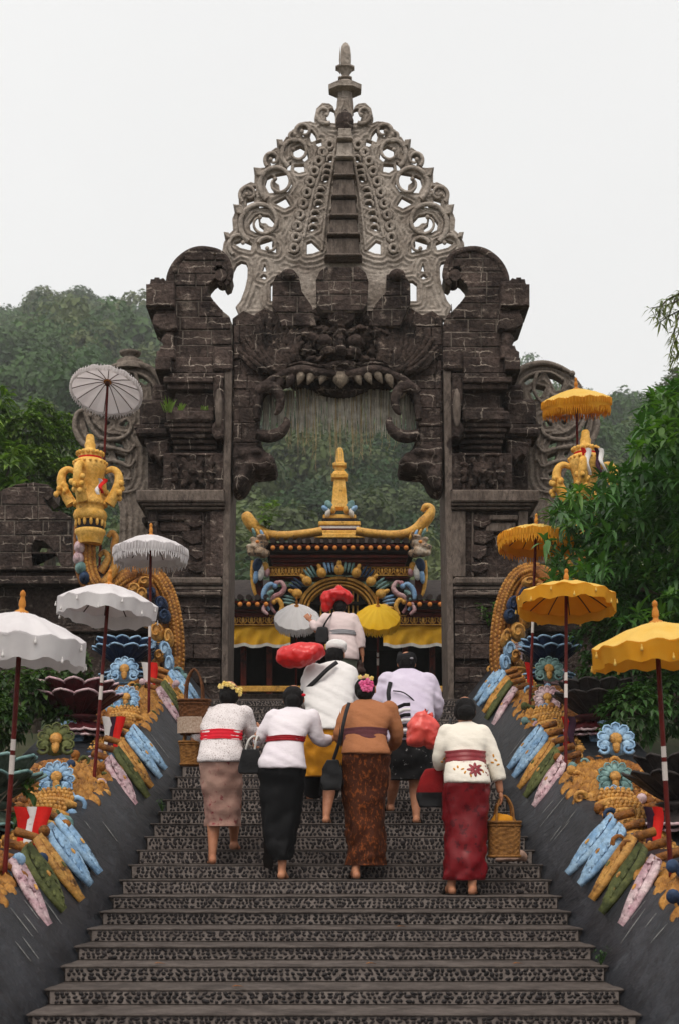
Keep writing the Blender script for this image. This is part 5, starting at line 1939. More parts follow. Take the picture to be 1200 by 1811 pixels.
    # painted ornaments on the rising tail
    for k, (x, y, w_, h, mt) in enumerate(((286, 1070, 12, 17, M_navy), (292, 1090, 11, 14, M_dblue), (278, 1118, 14, 18, M_bgold), (299, 1128, 9, 18, M_bgold), (293, 1150, 11, 18, M_lblue), (300, 1176, 9, 20, M_lblue), (283, 1160, 10, 12, M_bgold), (278, 1188, 20, 9, M_bgold), (272, 1202, 18, 8, M_bgold), (280, 1214, 20, 8, M_bgold), (258, 1030, 14, 10, M_bgold), (238, 1042, 13, 11, M_bgold), (252, 1052, 12, 14, M_bgold), (268, 1050, 8, 12, M_navy), (262, 1090, 14, 22, M_bgold))):
        m = MB()
        p = pz(mp(x), y, Yc - .25)
        s_ = F / (Yc - .25)
        m.ell(p, (w_ / s_, .1, h / s_), 10, 7, Matrix.Rotation(rr.uniform(-.4, .4), 3, 'Y'))
        pts = [p + V((.8 * w_ / s_ * math.cos(a) * (1 - a / 9), -.1, .8 * h / s_ * math.sin(a) * (1 - a / 9))) for a in [.5 * i for i in range(14)]]
        m.tube(pts, .014, 5)
        m.build('tail_leaf', mt, tail)
    for k, (pts, rad) in enumerate((([(186, 1030), (200, 1012), (206, 990), (202, 968), (205, 950), (198, 942), (192, 950)], .06), ([(178, 1012), (186, 1000), (192, 985), (184, 976), (176, 984)], .05), ([(176, 1040), (200, 1052), (222, 1050), (238, 1036)], .05))):
        m = MB()
        pp = cat([pz(mp(x), y, Yc - .3) for x, y in pts], 4)
        m.tube(pp, [rad * (1.1 - .6 * i / len(pp)) for i in range(len(pp))], 8)
        m.build('tail_scroll', M_bgold, tail)
    for k, (x, y, mt) in enumerate(((141, 968, M_lpink), (139, 988, M_lpink), (143, 1004, M_teal), (150, 1022, M_dblue), (145, 948, M_lblue), (160, 950, M_dblue))):
        m = MB()
        p = pz(mp(x), y, Yc - .5)
        m.ell(p, (.07, .08, .085), 10, 7)
        m.ell(p + V((0, -.07, 0)), (.035, .03, .05), 8, 6)
        m.build('tail_shell', mt, tail)
    # golden vase with four horn handles
    Yv = 17.65
    sv = F / Yv
    cx_ = vase_px[sd]
    dy_ = 0 if sd < 0 else -8
    ax_ = pz(cx_, 0, Yv)
    def zv(y): return EZ + (YH - (y + dy_)) / sv
    m = MB()
    prof = [(20, 962), (24, 948), (27, 944), (27, 938), (22, 936), (23, 922), (28, 920), (30, 912), (28, 905), (24, 902), (25, 897), (28, 893), (28, 888), (22, 884), (20, 872), (21, 855), (25, 842), (29, 832), (29, 822), (26, 815), (19, 812), (22, 806), (21, 800), (12, 797), (9, 792), (10, 787), (8, 782), (7, 772), (5, 769), (.01, 768)]
    m.lathe([(w_ / sv, zv(y)) for w_, y in prof], (ax_.x, Yv, 0), 20)
    vs_ = m.build('vase', M_pgold, ng)
    m = MB()
    m.lathe([(23.5 / sv, zv(936)), (24.5 / sv, zv(922)), (22 / sv, zv(921))], (ax_.x, Yv, 0), 20)
    for k in range(14):
        an = 2 * math.pi * k / 14
        m.ell((ax_.x + 25 / sv * math.cos(an), Yv + 25 / sv * math.sin(an), zv(926)), (.022, .022, .05), 6, 5, mi=1)
    m.build('vase_collar', [M_black, M_pgold], vs_)
    m = MB()
    m.lathe([(19.5 / sv, zv(815)), (21 / sv, zv(810)), (19 / sv, zv(808))], (ax_.x, Yv, 0), 20)
    m.build('red_band', M_red, vs_)
    m = MB()
    for yv, rv, n_, sz in ((803, 22, 16, .028), (893, 28, 20, .022), (820, 29, 18, .02)):
        for k in range(n_):
            an = 2 * math.pi * k / n_
            m.ell((ax_.x + rv / sv * math.cos(an), Yv + rv / sv * math.sin(an), zv(yv)), (sz, sz, sz), 6, 5)
    m.build('vase_beading', M_pgold, vs_)['kind'] = 'stuff'
    for an in (R(180), R(0), R(-105), R(75), R(-60)):
        if an == R(-60):
            continue
        d = V((math.cos(an), math.sin(an), 0))
        m = MB()
        pr = [(26, 835), (38, 830), (48, 836), (51, 850), (47, 866), (40, 880), (33, 892)]
        pp = cat([V((ax_.x, Yv, zv(y))) + d * (w_ / sv) for w_, y in pr], 4)
        m.tube(pp, [interp([(0, .03), (8, .05), (14, .062), (24, .075)], i) for i in range(len(pp))], 9, flat=(1, 1))
        h_ = m.build('vase_handle', M_pgold, vs_)
        m = MB()
        for k in range(10):
            m.ell(pp[16] + V((rr.uniform(-.07, .07), rr.uniform(-.07, .07), rr.uniform(-.12, .07))) + d * .02, (.035, .035, .04), 7, 5)
        m.build('handle_scrolls', M_pgold, h_)['kind'] = 'stuff'
    p = V((ax_.x, Yv - .23, zv(812)))
    if sd > 0:
        ribbon(p + V((-.10, 0, .02)), .36, .055, (M_red, M_wcloth), 'red and white cloth tied round the right golden vase', lean=.03)
        ribbon(p + V((.06, 0, .02)), .33, .05, (M_purple, M_wcloth), 'dark purple and white cloth draped on the right golden vase', lean=.07)
    else:
        ribbon(p + V((.13, 0, -.30)), .2, .05, (M_wcloth, M_red), 'small white and red cloth knotted to the left golden vase', lean=-.02)

# ================================================================ ceremonial umbrellas
def cloth(name, c1, c2, tr):
    m = mat(name, c1, c2, s=3, rough=.85, bump=.12, bs=200, spec=.1)
    n = m.node_tree
    b, out = n.nodes['Principled BSDF'], n.nodes['Material Output']
    t = n.nodes.new('ShaderNodeBsdfTranslucent')
    n.links.new(b.inputs['Base Color'].links[0].from_socket, t.inputs[0])
    x = n.nodes.new('ShaderNodeMixShader')
    x.inputs[0].default_value = tr
    n.links.new(b.outputs[0], x.inputs[1]); n.links.new(t.outputs[0], x.inputs[2]); n.links.new(x.outputs[0], out.inputs[0])
    return m
M_uw = cloth('white_umbrella_cloth', G_(222, 216, 218), G_(238, 234, 235), .3)
M_uy = cloth('yellow_umbrella_cloth', G_(236, 162, 38), G_(244, 184, 66), .38)
M_uyt = cloth('pale_yellow_top_cloth', G_(238, 196, 96), G_(244, 212, 124), .3)
M_uyb = cloth('bright_yellow_cloth', G_(240, 186, 40), G_(248, 204, 70), .05)
M_uwt = cloth('thin_white_cloth', G_(232, 226, 226), G_(240, 236, 236), .68)
M_uwb = cloth('plain_white_cloth', G_(232, 228, 228), G_(240, 236, 236), .05)
M_pole = mat('dark_red_pole', G_(74, 18, 16), G_(104, 30, 24), s=9, rough=.45, bump=.15)
M_rib = mat('dark_bamboo_rib', G_(62, 40, 34), G_(92, 62, 50), s=9, rough=.6)
M_wpole = mat('white_pole_band', G_(206, 196, 190), s=9, rough=.6)
M_finial = mat('turned_gold_finial', G_(178, 108, 40), G_(206, 140, 62), s=12, rough=.45)
def umbrella(label, c, diam, base, mt, top=None, tilt=None, val=.12, style='valance', group='ceremonial umbrellas', seed=0, rise=.17, polemat=None):
    """c: centre of the rim; base: foot of the pole; tilt: axis direction when it differs from the pole"""
    r = random.Random(seed)
    t = empty('umbrella', base, label, 'umbrella', group)
    ax = (tilt or (c - base)).normalized()
    x_ = V((1, 0, 0)); x_ = (x_ - ax * x_.dot(ax)).normalized(); y_ = ax.cross(x_)
    M = frame(c, x_, y_, ax)
    Ra = diam / 2
    nr, sub = 14, 5
    n = nr * sub
    top = top or mt
    def P(rr_, an, h): return (rr_ * math.cos(an), rr_ * math.sin(an), h)
    def prof(u, k):
        bulge = .5 - .5 * math.cos(2 * math.pi * (k % sub) / sub)
        h = rise * (1 - u ** 1.55) * Ra / .44
        return u * Ra * (1 - .022 * u * bulge), h - .02 * bulge * u
    m = MB(M)
    vs, fs = [], []
    L_ = 9
    for j in range(L_ + 1):
        u = .02 + .98 * j / L_
        for k in range(n):
            rr_, h = prof(u, k)
            vs.append(P(rr_, 2 * math.pi * k / n, h + .004 * r.uniform(-1, 1)))
    fs = [(j * n + k, j * n + (k + 1) % n, (j + 1) * n + (k + 1) % n, (j + 1) * n + k) for j in range(L_) for k in range(n)]
    m.add(vs, fs, 0, True)
    can = m.build('canopy', top, t, fix=False)
    # inner lining
    m = MB(M)
    m.add([(a, b, h - .010) for a, b, h in vs], [f[::-1] for f in fs], 0, True)
    m.build('lining', mt, can, fix=False)
    # valance
    m = MB(M)
    rows = 5
    vv = []
    ph = r.random() * 6
    for j in range(rows + 1):
        for k in range(n):
            an = 2 * math.pi * k / n
            d = val * (1 + .10 * math.sin(an * 3 + ph) + .04 * math.sin(an * 14)) * j / rows
            rr_, h = prof(1, k)
            vv.append(P(rr_ * (1 - .04 * (j / rows)) + .010 * math.sin(an * 22 + ph) * j / rows + .012 * math.sin(an * 5 + ph) * (j / rows), an, h - d))
    m.add(vv, [(j * n + k, j * n + (k + 1) % n, (j + 1) * n + (k + 1) % n, (j + 1) * n + k) for j in range(rows) for k in range(n)], 0, True)
    va = m.build('valance', mt, can, fix=False)
    if style == 'fringe':
        m = MB(M)
        for k in range(int(n * 1.4)):
            an = 2 * math.pi * k / (n * 1.4)
            l_ = val * r.uniform(.55, .95)
            a = Ra * .965
            z0 = -val * .9
            m.tube([P(a, an, z0), P(a * 1.0, an + r.uniform(-.02, .02), z0 - l_ * .5), P(a * .99, an + r.uniform(-.03, .03), z0 - l_)], [.006, .009, .004], 5, caps=False)
        for k in range(n):
            an = 2 * math.pi * (k + .5) / n
            m.tube([P(Ra * 1.005, an, -.005), P(Ra * 1.005, an, -.05), P(Ra * 1.005, an, -.085)], [.004, .008, .005], 5, caps=False)
        m.build('fringe', mt, can, fix=False)['kind'] = 'stuff'
    else:
        for k in range(nr):
            an = 2 * math.pi * (k + .5) / nr
            m = MB(M)
            z0 = -.045 if k % 2 else -val * .95
            q = P(Ra * 1.0, an, z0)
            m.lathe([(.001, -.028), (.010, -.024), (.008, -.006), (.003, .003), (.005, .010), (.002, .016)], q, 7)
            m.build('tassel', top if mt is not M_uw else M_wcloth, can)
    for k in range(nr):
        an = 2 * math.pi * k / nr
        m = MB(M)
        pts = []
        for j in range(5):
            u = .06 + .92 * j / 4
            rr_, h = prof(u, 0)
            pts.append(P(rr_, an, h - .018))
        m.tube(pts, .0055, 5)
        m.build('rib', M_rib, can, fix=False)
    # hub, finial, pole
    m = MB(M)
    h0 = rise * Ra / .44
    k_ = Ra / .44
    m.lathe([(.05 * k_, h0 - .03), (.045 * k_, h0 + .005), (.02 * k_, h0 + .015), (.017 * k_, h0 + .03), (.024 * k_, h0 + .04), (.022 * k_, h0 + .07), (.016 * k_, h0 + .085), (.014 * k_, h0 + .10), (.019 * k_, h0 + .105), (.017 * k_, h0 + .125), (.009 * k_, h0 + .135), (.001, h0 + .14)], (0, 0, 0), 10)
    m.build('finial', M_finial, t)
    e = c + ax * h0 * .9
    segs = [(0, .50, polemat or M_pole), (.50, .56, M_wpole), (.56, .575, M_pole), (.575, .61, M_wpole), (.61, 1, M_pole)]
    for k, (a, b, mp_) in enumerate(segs):
        m = MB()
        m.tube([base.lerp(e, a), base.lerp(e, b)], .016 if k != 1 else .0172, 8)
        m.build('pole' if mp_ is not M_wpole else 'pole_band', mp_, t)
    m = MB(M)
    m.lathe([(.03, h0 - .07), (.034, h0 - .05), (.03, h0 - .03)], (0, 0, 0), 8)
    m.build('hub', M_rib, t)
    return t
def ramp_base(px, py, Y):
    p = pz(px, py, Y)
    return p
W = umbrella
W('white umbrella at the left frame edge, nearest the camera', pz(36, 1128, 9.0), .84, pz(2, 1650, 9.05), M_uw, val=.15, seed=1)
W('white umbrella with plain deep valance above the left maroon lotus', pz(191, 1068, 12.6), .90, pz(162, 1440, 12.5), M_uw, val=.12, seed=2)
W('white umbrella with long fringe in front of the left gate pier', pz(267, 972, 15.8), .83, pz(263, 1305, 15.7), M_uw, val=.10, style='fringe', seed=3)
W('tattered white umbrella tipped back above the left golden vase', pz(189, 688, 17.9), .90, pz(174, 1050, 18.3), M_uwt, val=.05, style='fringe', tilt=V((.06, .42, 1)), seed=4, rise=.13)
W('large yellow umbrella at the right frame edge, nearest the camera', pz(1161, 1140, 9.0), .83, pz(1192, 1655, 9.05), M_uy, M_uyt, val=.12, seed=5, rise=.15)
W('yellow umbrella with small hanging tassels above the right navy lotus', pz(1000, 1058, 13.2), .93, pz(999, 1440, 12.9), M_uy, M_uyt, val=.11, seed=6, rise=.14)
W('yellow fringed umbrella half covered by leaves at the right pier', pz(946, 950, 15.9), .84, pz(934, 1310, 15.7), M_uy, M_uyt, val=.10, style='fringe', seed=7, rise=.14)
W('yellow fringed umbrella high above the right golden vase', pz(1018, 708, 17.9), .87, pz(1026, 1050, 18.3), M_uy, M_uyt, val=.12, style='fringe', seed=8, rise=.14)
for px, mt, lb, lean in ((525, M_uwb, 'small white fringed umbrella tipped forward beside the climbing woman', -.05), (667, M_uyb, 'small yellow fringed umbrella tipped forward before the pavilion', .03)):
    c = pz(px, 1092, 20.4)
    b = V((c.x + lean, c.y + 1.15, ZL))
    W(lb, c, .64, b, mt, val=.085, style='fringe', seed=9 + px, rise=.27, tilt=V((-lean * .3, -1.0, 1.15)), group='umbrellas before the pavilion')
# ================================================================ people climbing the stairs
from mathutils.bvhtree import BVHTree
M_skin = mat('skin', G_(160, 104, 76), G_(184, 128, 96), s=9, rough=.55, bump=.08, bs=90, spec=.35, sss=.05)
M_hair = mat('black_hair', (.004, .0035, .0035), (.010, .008, .008), s=30, rough=.6, bump=.7, bs=70, spec=.12)
def lace(name, base, hole, scale, w=.12, bump=.5):
    """open lace: little cells whose gaps show a greyer lining"""
    m = mat(name, base, base, s=8, rough=.9, bump=bump * .7, bs=14, bd=.025, spec=.1, streak=1.7)
    n = m.node_tree
    b = n.nodes['Principled BSDF']
    vo = n.nodes.new('ShaderNodeTexVoronoi')
    vo.feature = 'DISTANCE_TO_EDGE'
    vo.inputs['Scale'].default_value = scale
    g_ = n.nodes.new('ShaderNodeNewGeometry')
    n.links.new(g_.outputs['Position'], vo.inputs['Vector'])
    cr_ = n.nodes.new('ShaderNodeValToRGB')
    cr_.color_ramp.elements[0].position = w
    cr_.color_ramp.elements[1].position = w + .22
    n1 = n.nodes.new('ShaderNodeTexNoise')
    n1.inputs['Scale'].default_value = 14
    mm = n.nodes.new('ShaderNodeMath'); mm.operation = 'MULTIPLY'
    n.links.new(g_.outputs['Position'], n1.inputs['Vector'])
    n.links.new(vo.outputs['Distance'], cr_.inputs[0])
    n.links.new(cr_.outputs[0], mm.inputs[0]); n.links.new(n1.outputs['Fac'], mm.inputs[1])
    mi = n.nodes.new('ShaderNodeMix'); mi.data_type = 'RGBA'
    n.links.new(mm.outputs[0], mi.inputs[0])
    mi.inputs[6].default_value = base; mi.inputs[7].default_value = hole
    n.links.new(mi.outputs[2], b.inputs['Base Color'])
    return m
M_lace = lace('white_lace', G_(222, 214, 214), G_(128, 104, 100), 62)
M_shirtw = mat('white_cotton', G_(214, 210, 208), G_(226, 222, 220), s=3, rough=.9, bump=.32, bs=9, bd=.03, spec=.1, streak=1.7)
M_kebw = mat('pale_lilac_white_cotton', G_(216, 206, 214), G_(226, 218, 222), s=3, rough=.9, bump=.32, bs=9, bd=.03, spec=.1, streak=1.7)
M_cream = mat('cream_white_fabric', G_(222, 214, 200), G_(234, 226, 214), s=3, rough=.85, bump=.32, bs=9, bd=.03, spec=.1, streak=1.7)
M_lilac = mat('pale_lilac_cotton', G_(198, 186, 206), G_(210, 200, 216), s=3, rough=.9, bump=.32, bs=9, bd=.03, spec=.1, streak=1.7)
M_pinkw = mat('pinkish_white_cotton', G_(212, 190, 190), G_(222, 204, 202), s=3, rough=.9, bump=.32, bs=9, bd=.03, spec=.1, streak=1.7)
M_tan = lace('tan_lace', G_(164, 108, 74), G_(122, 74, 50), 110)
M_sashr = mat('crimson_sash', G_(190, 18, 38), G_(214, 34, 52), s=8, rough=.6, bump=.15)
M_sashd = mat('dark_red_sash', G_(128, 14, 24), G_(150, 24, 34), s=8, rough=.6, bump=.15)
M_sashm = mat('maroon_satin_sash', G_(116, 10, 22), G_(142, 18, 32), s=8, rough=.42, bump=.1, spec=.5)
M_sashp = lace('plum_woven_sash', G_(92, 54, 58), G_(60, 32, 36), 130)
M_must = mat('mustard_cloth', G_(178, 116, 24), G_(206, 142, 40), s=6, rough=.85, bump=.2)
M_blackc = mat('black_cloth', (.008, .008, .009), (.016, .015, .016), s=6, rough=.85, bump=.15)
M_blackdot = mat('black_cloth_with_specks', (.006, .006, .007), (.011, .011, .012), s=4, rough=.8, bump=.15, c3=G_(110, 104, 104), s3=34, t3=.745, w3=.03)
M_batik1 = mat('faded_pink_batik', G_(150, 112, 102), G_(178, 144, 130), s=5, rough=.8, bump=.2, c3=G_(128, 52, 60), s3=13, t3=.57, w3=.05)
M_batik2 = mat('brown_batik', G_(54, 26, 14), G_(76, 38, 20), s=5, rough=.75, bump=.25, c3=G_(126, 66, 28), s3=38, t3=.53, w3=.06, streak=.6)
M_maroonc = mat('maroon_satin', G_(98, 6, 16), G_(124, 12, 22), s=4, rough=.45, bump=.12, spec=.3, c3=G_(78, 6, 16), s3=14, t3=.55, w3=.03)
M_bwpat = mat('black_white_pattern', (.01, .01, .011), (.016, .015, .016), s=4, rough=.8, bump=.2, c3=G_(190, 186, 184), s3=17, t3=.61, w3=.03)
M_grncl = mat('grey_green_skirt', G_(88, 96, 84), G_(110, 114, 102), s=5, rough=.85, bump=.2)
M_greyb = mat('grey_belt', G_(140, 138, 142), s=5, rough=.8)
M_strap = mat('dark_strap', (.018, .017, .019), (.03, .028, .03), s=9, rough=.7)
M_blackbag = mat('black_leatherette', (.007, .007, .008), (.015, .014, .015), s=9, rough=.4, bump=.1, spec=.2)
M_sandal = mat('dark_sandal', (.012, .009, .008), (.02, .016, .014), s=9, rough=.7)
def plastic(name, c1, c2):
    m = mat(name, c1, c2, s=6, rough=.28, bump=.35, bs=14, spec=.5)
    return m
M_plred = plastic('red_plastic', G_(196, 22, 26), G_(222, 44, 40))
M_plsal = plastic('salmon_red_plastic', G_(206, 58, 52), G_(226, 92, 80))
M_petal_y = mat('yellow_petal', G_(226, 190, 90), G_(236, 214, 150), s=20, rough=.7, bump=0)
M_petal_p = mat('pink_petal', G_(206, 60, 120), G_(232, 130, 170), s=20, rough=.7, bump=0)

def cap(m, a, b, ra, rb, n=10):
    a, b = V(a), V(b)
    m.tube([a, b], [ra, rb], n)
    m.ell(a, (ra,) * 3, n, 7)
    m.ell(b, (rb,) * 3, n, 7)
def hand(m, w_, d, nrm, sgn, curl=.7, k=1.):
    """palm, four bent fingers and a thumb leaving the side of the palm"""
    d = V(d).normalized(); nrm = V(nrm); nrm = (nrm - d * nrm.dot(d)).normalized()
    sx = d.cross(nrm) * sgn
    c = V(w_) + d * .045 * k
    m.ell(c, (.037 * k, .046 * k, .017 * k), 10, 7, Matrix((sx, d, nrm)).transposed())
    for i, (off, L_) in enumerate(((-.029, .060), (-.010, .072), (.010, .068), (.028, .052))):
        p = V(w_) + d * .082 * k + sx * off * k
        pts = [p - d * .02 * k, p]
        a = 0
        for q, f_ in enumerate((.45, .32, .26)):
            a += curl * (.5 + .35 * q)
            p = p + (d * math.cos(a) + nrm * math.sin(a)) * L_ * f_ * k
            pts.append(p)
        m.tube(pts, [.0088 * k, .0086 * k, .0082 * k, .0076 * k, .0062 * k], 7)
    p = V(w_) + d * .028 * k - sx * .030 * k
    m.tube([p, p - sx * .022 * k + d * .022 * k + nrm * .008, p - sx * .024 * k + d * .05 * k + nrm * .02 * k], [.012 * k, .0105 * k, .008 * k], 7)
def foot(m, a, d, k=1.):
    """a: ankle centre, .075 above the sole; d: heading"""
    d = V(d).normalized(); s_ = d.cross(V((0, 0, 1))).normalized()
    s_ = s_ if s_.length > .5 else V((1, 0, 0))
    u = s_.cross(d).normalized()
    u = u if u.z > 0 else -u
    a = V(a)
    m.ell(a - u * .045 * k - d * .03 * k, (.034 * k, .042 * k, .036 * k), 10, 7)
    m.tube([a - d * .01 * k - u * .01, a + d * .07 * k - u * .04 * k, a + d * .13 * k - u * .055 * k], [.036 * k, .034 * k, .028 * k], 10, flat=(1.15, .8))
    for i in range(5):
        p = a + d * (.135 - .008 * i) * k - u * .062 * k + s_ * (-.03 + .015 * i) * k
        m.ell(p, (.0095 * k, .018 * k, .01 * k), 7, 5)
def sole(m, a, d, k=1.):
    d = V(d).normalized(); s_ = d.cross(V((0, 0, 1))).normalized(); u = s_.cross(d).normalized()
    u = u if u.z > 0 else -u
    a = V(a) - u * .075 * k
    out = [(-.03, -.08), (.03, -.08), (.038, -.04), (.032, .03), (.045, .10), (.035, .16), (0, .175), (-.035, .16), (-.045, .10), (-.032, .03), (-.038, -.04)]
    rings = [[a + s_ * x * k + d * y * k + u * z for x, y in out] for z in (-.014, .006)]
    m.loft(rings, smooth=False)
    m.tube([a + d * .1 * k + s_ * .045 * k, a + d * .085 * k + s_ * .02 * k + u * .055 * k, a + d * .085 * k - s_ * .02 * k + u * .055 * k, a + d * .1 * k - s_ * .045 * k], .010, 6, flat=(1.6, .6))

class Fig:
    def __init__(s, Y, label):
        s.Y, s.S = Y, F / Y
        s.label = label
    def p(s, x, y, dy=0.):
        return pz(x, y, s.Y) + V((0, dy, 0))
    def m(s, px):
        return px / s.S
def garment(f, name, rings, sleeves, mt, parent, voxel=.012, fold=.008, seed=0, smooth=3, fine=.0006, extra=None):
    """rings: (cx, y, half width px, half depth m, forward m); joined with sleeves into one surface"""
    m = MB()
    R_ = []
    n = 28
    kk = [V((a, b, c, d, e)) for a, b, c, d, e in rings]
    kk = cat(kk, 3)
    for a, b, c, d, e in kk:
        ce = f.p(a, b, e)
        R_.append([ce + V((f.m(c) * math.copysign(abs(math.cos(q)) ** .9, math.cos(q)), d * math.copysign(abs(math.sin(q)) ** .9, math.sin(q)), 0)) for q in [2 * math.pi * i / n for i in range(n)]])
    m.loft(R_)
    for pts, rad in sleeves:
        pp = cat([tuple(q) for q in pts], 4)
        rr_ = [interp([(i * 4, q) for i, q in enumerate(rad)], k) for k in range(len(pp))]
        m.tube(pp, rr_, 12)
        m.ell(pp[0], (rr_[0],) * 3, 10, 7)
    if extra:
        extra(m)
    o = m.build(name, mt, parent)
    carve(o, voxel, smooth, 0)
    sd_ = V((seed * 3.7, seed * 1.9, seed))
    for v in o.data.vertices:
        c = v.co
        w1 = noise.noise(V((c.x * 5 + c.z * 6, c.y * 4, c.z * 15 + c.x * 7)) + sd_)
        w2 = noise.noise(V((c.x * 22, c.y * 12, c.z * 12)) + sd_)
        v.co += v.normal * (fold * min(.35, w1) * 1.2 + fold * .35 * w2 + fine * noise.noise(c * 60))
    return o
def skirt(f, name, rings, mt, parent, fold=.008, seed=0, twist=5.):
    fold *= 1.5
    m = MB()
    n = 48
    kk = cat([V(r_) for r_ in rings], 6)
    R_ = []
    sd_ = V((seed * 2.3, seed, 0))
    for j, (a, b, c, d, e) in enumerate(kk):
        ce = f.p(a, b, e)
        row = []
        for i in range(n):
            q = 2 * math.pi * i / n
            r_ = 1 + (fold / f.m(c)) * (noise.noise(V((q * 1.6 + b * .016, b * .045, 0)) + sd_) + .9 * math.sin(q * twist + b * .03) * min(1, j / len(kk)) * .6 + .7 * noise.noise(V((math.cos(q) * 3, math.sin(q) * 3, b * .10)) + sd_))
            row.append(ce + V((f.m(c) * r_ * math.cos(q), d * r_ * math.sin(q), 0)))
        R_.append(row)
    m.loft(R_)
    return m.build(name, mt, parent)
def band(f, name, rings, mt, parent, pad=.012, wr=.004, seed=0):
    m = MB()
    n = 40
    kk = cat([V(r_) for r_ in rings], 5)
    R_ = []
    for j, (a, b, c, d, e) in enumerate(kk):
        ce = f.p(a, b, e)
        R_.append([ce + V(((f.m(c) + pad + wr * math.sin(j * 1.9 + seed)) * math.cos(q), (d + pad + wr * math.sin(j * 1.9 + seed)) * math.sin(q), wr * math.sin(q * 3 + seed))) for q in [2 * math.pi * i / n for i in range(n)]])
    m.loft(R_)
    return m.build(name, mt, parent)
def head(m, c, fwd, k=1.):
    """skull, jaw, nose, brow, lips and ears; fwd is where the face looks"""
    y = V(fwd).normalized(); x = y.cross(V((0, 0, 1))).normalized(); z = x.cross(y).normalized()
    M = Matrix((x, y, z)).transposed()
    def E(p, r_): m.ell(V(c) + M @ V(p) * k, tuple(q * k for q in r_), 12, 8, M)
    E((0, -.008, .02), (.074, .092, .088)); E((0, .03, -.05), (.056, .062, .062)); E((0, .055, -.085), (.03, .03, .025))
    E((0, .098, -.028), (.013, .018, .022)); E((0, .088, .0), (.009, .012, .03)); E((0, .085, -.065), (.024, .012, .008)); E((0, .083, -.077), (.02, .012, .008))
    for s_ in (-1, 1):
        E((s_ * .033, .075, .012), (.018, .014, .012)); E((s_ * .033, .078, .03), (.026, .012, .008)); E((s_ * .078, -.005, -.012), (.010, .022, .034))
def person(label, Y, feet, neck, head_c, sh, el, ha, hip, knees, skin_r=1., hfwd=(0, 1, -.25), hand_dirs=None, curl=.9, group=None, headk=1., shoes=None, ankles=None, footdir=None):
    """builds root + body from joints given as (px, py, forward m)"""
    f = Fig(Y, label)
    root = empty('person', V((f.p(hip[0], 0).x, feet[0][1], feet[0][2])), label, 'person')
    m = MB()
    P = f.p
    nk, hp = P(*neck), P(*hip)
    k = skin_r
    cap(m, hp + V((0, 0, -.02)), hp.lerp(nk, .35), .135 * k, .115 * k)
    cap(m, hp.lerp(nk, .35), hp.lerp(nk, .66), .105 * k, .095 * k)
    cap(m, nk - V((0, .0, .10)), P(*head_c) - V((0, 0, .04)), .058 * k, .05 * k)
    head(m, P(*head_c), hfwd, headk)
    hands = MB()
    for i in (0, 1):
        sg = -1 if i == 0 else 1
        s_, e_, h_ = P(*sh[i]), P(*el[i]), P(*ha[i])
        cap(m, nk.lerp(hp, .16), s_.lerp(nk, .06) - V((0, 0, .02)), .05 * k, .05 * k)
        cap(m, nk.lerp(hp, .16), hp.lerp(nk, .5), .05 * k, .08 * k)
        cap(m, s_, e_, .052 * k, .042 * k)
        cap(m, e_, h_, .042 * k, .026 * k)
        hd = hand_dirs[i] if hand_dirs else ((h_ - e_), (-sg, .3, 0))
        hand(hands, h_, hd[0], hd[1], -sg, curl, .95)
        hq = hp + V((sg * .085 * k, 0, -.05))
        kn = P(*knees[i]) if knees else None
        an = V(feet[i])
        if kn is None:
            kn = hq.lerp(an, .5) + V((0, .06, 0))
        cap(m, hq, kn, .085 * k, .058 * k)
        mid = kn.lerp(an, .35) + V((0, -.018, 0))
        cap(m, kn, mid, .054 * k, .055 * k)
        cap(m, mid, an, .055 * k, .032 * k)
        fd = footdir[i] if footdir else (sg * .15, 1, 0)
        foot(m, an, fd)
    o = m.build('body', M_skin, root)
    carve(o, .011, 2)
    h = hands.build('hands', M_skin, root)
    carve(h, .0042, 1)
    bm = bmesh.new()
    bm.from_mesh(o.data)
    bm.from_mesh(h.data)
    bm.to_mesh(o.data)
    bm.free()
    bpy.data.objects.remove(h)
    for p_ in o.data.polygons:
        p_.use_smooth = True
    hm = MB()
    hc, y = P(*head_c), V(hfwd).normalized()
    x = y.cross(V((0, 0, 1))).normalized(); z = x.cross(y).normalized()
    M = Matrix((x, y, z)).transposed()
    for s_ in (-1, 1):
        hm.ell(hc + M @ V((s_ * .032, .088, .012)), (.013, .006, .007), 8, 6, M)
    hm.build('eyes', M_hair, o)
    if shoes:
        for i in (0, 1):
            if shoes[i]:
                q = MB()
                sole(q, V(feet[i]), (footdir[i] if footdir else ((-.15, .15)[i], 1, 0)))
                q.build('sandal', shoes[i], root)
    return f, root, o
def hair(f, root, c, r_, lumps, seed=0, mt=None):
    """c: (px, py, dy); lumps: offsets in metres with radii"""
    m = MB()
    cc = f.p(*c)
    m.ell(cc, r_, 14, 10)
    for d, q in lumps:
        m.ell(cc + V(d), q if isinstance(q, tuple) else (q,) * 3, 12, 8)
    o = m.build('hair', mt or M_hair, root)
    carve(o, .009, 2, .006, 22, seed)
    return o
def blossoms(f, root, par, pts, mt, size=.02, seed=1):
    r = random.Random(seed)
    for x, y, dy in pts:
        c = f.p(x, y, dy)
        m = MB()
        for k in range(5):
            a = 2 * math.pi * k / 5 + r.random()
            d = V((math.cos(a), -.5, math.sin(a)))
            m.ell(c + d * size * .7, (size * .62, size * .3, size * .62), 7, 5, Matrix.Rotation(a, 3, 'Y'))
        m.ell(c + V((0, -size * .6, 0)), (size * .3,) * 3, 6, 5)
        m.build('hair_flower', mt, par)
def onstep(px, k, dY=.2, up=0.):
    Y = yk(k) + dY
    return V(((px - CX) * Y / F, Y, ZK[k] + .077 + up))
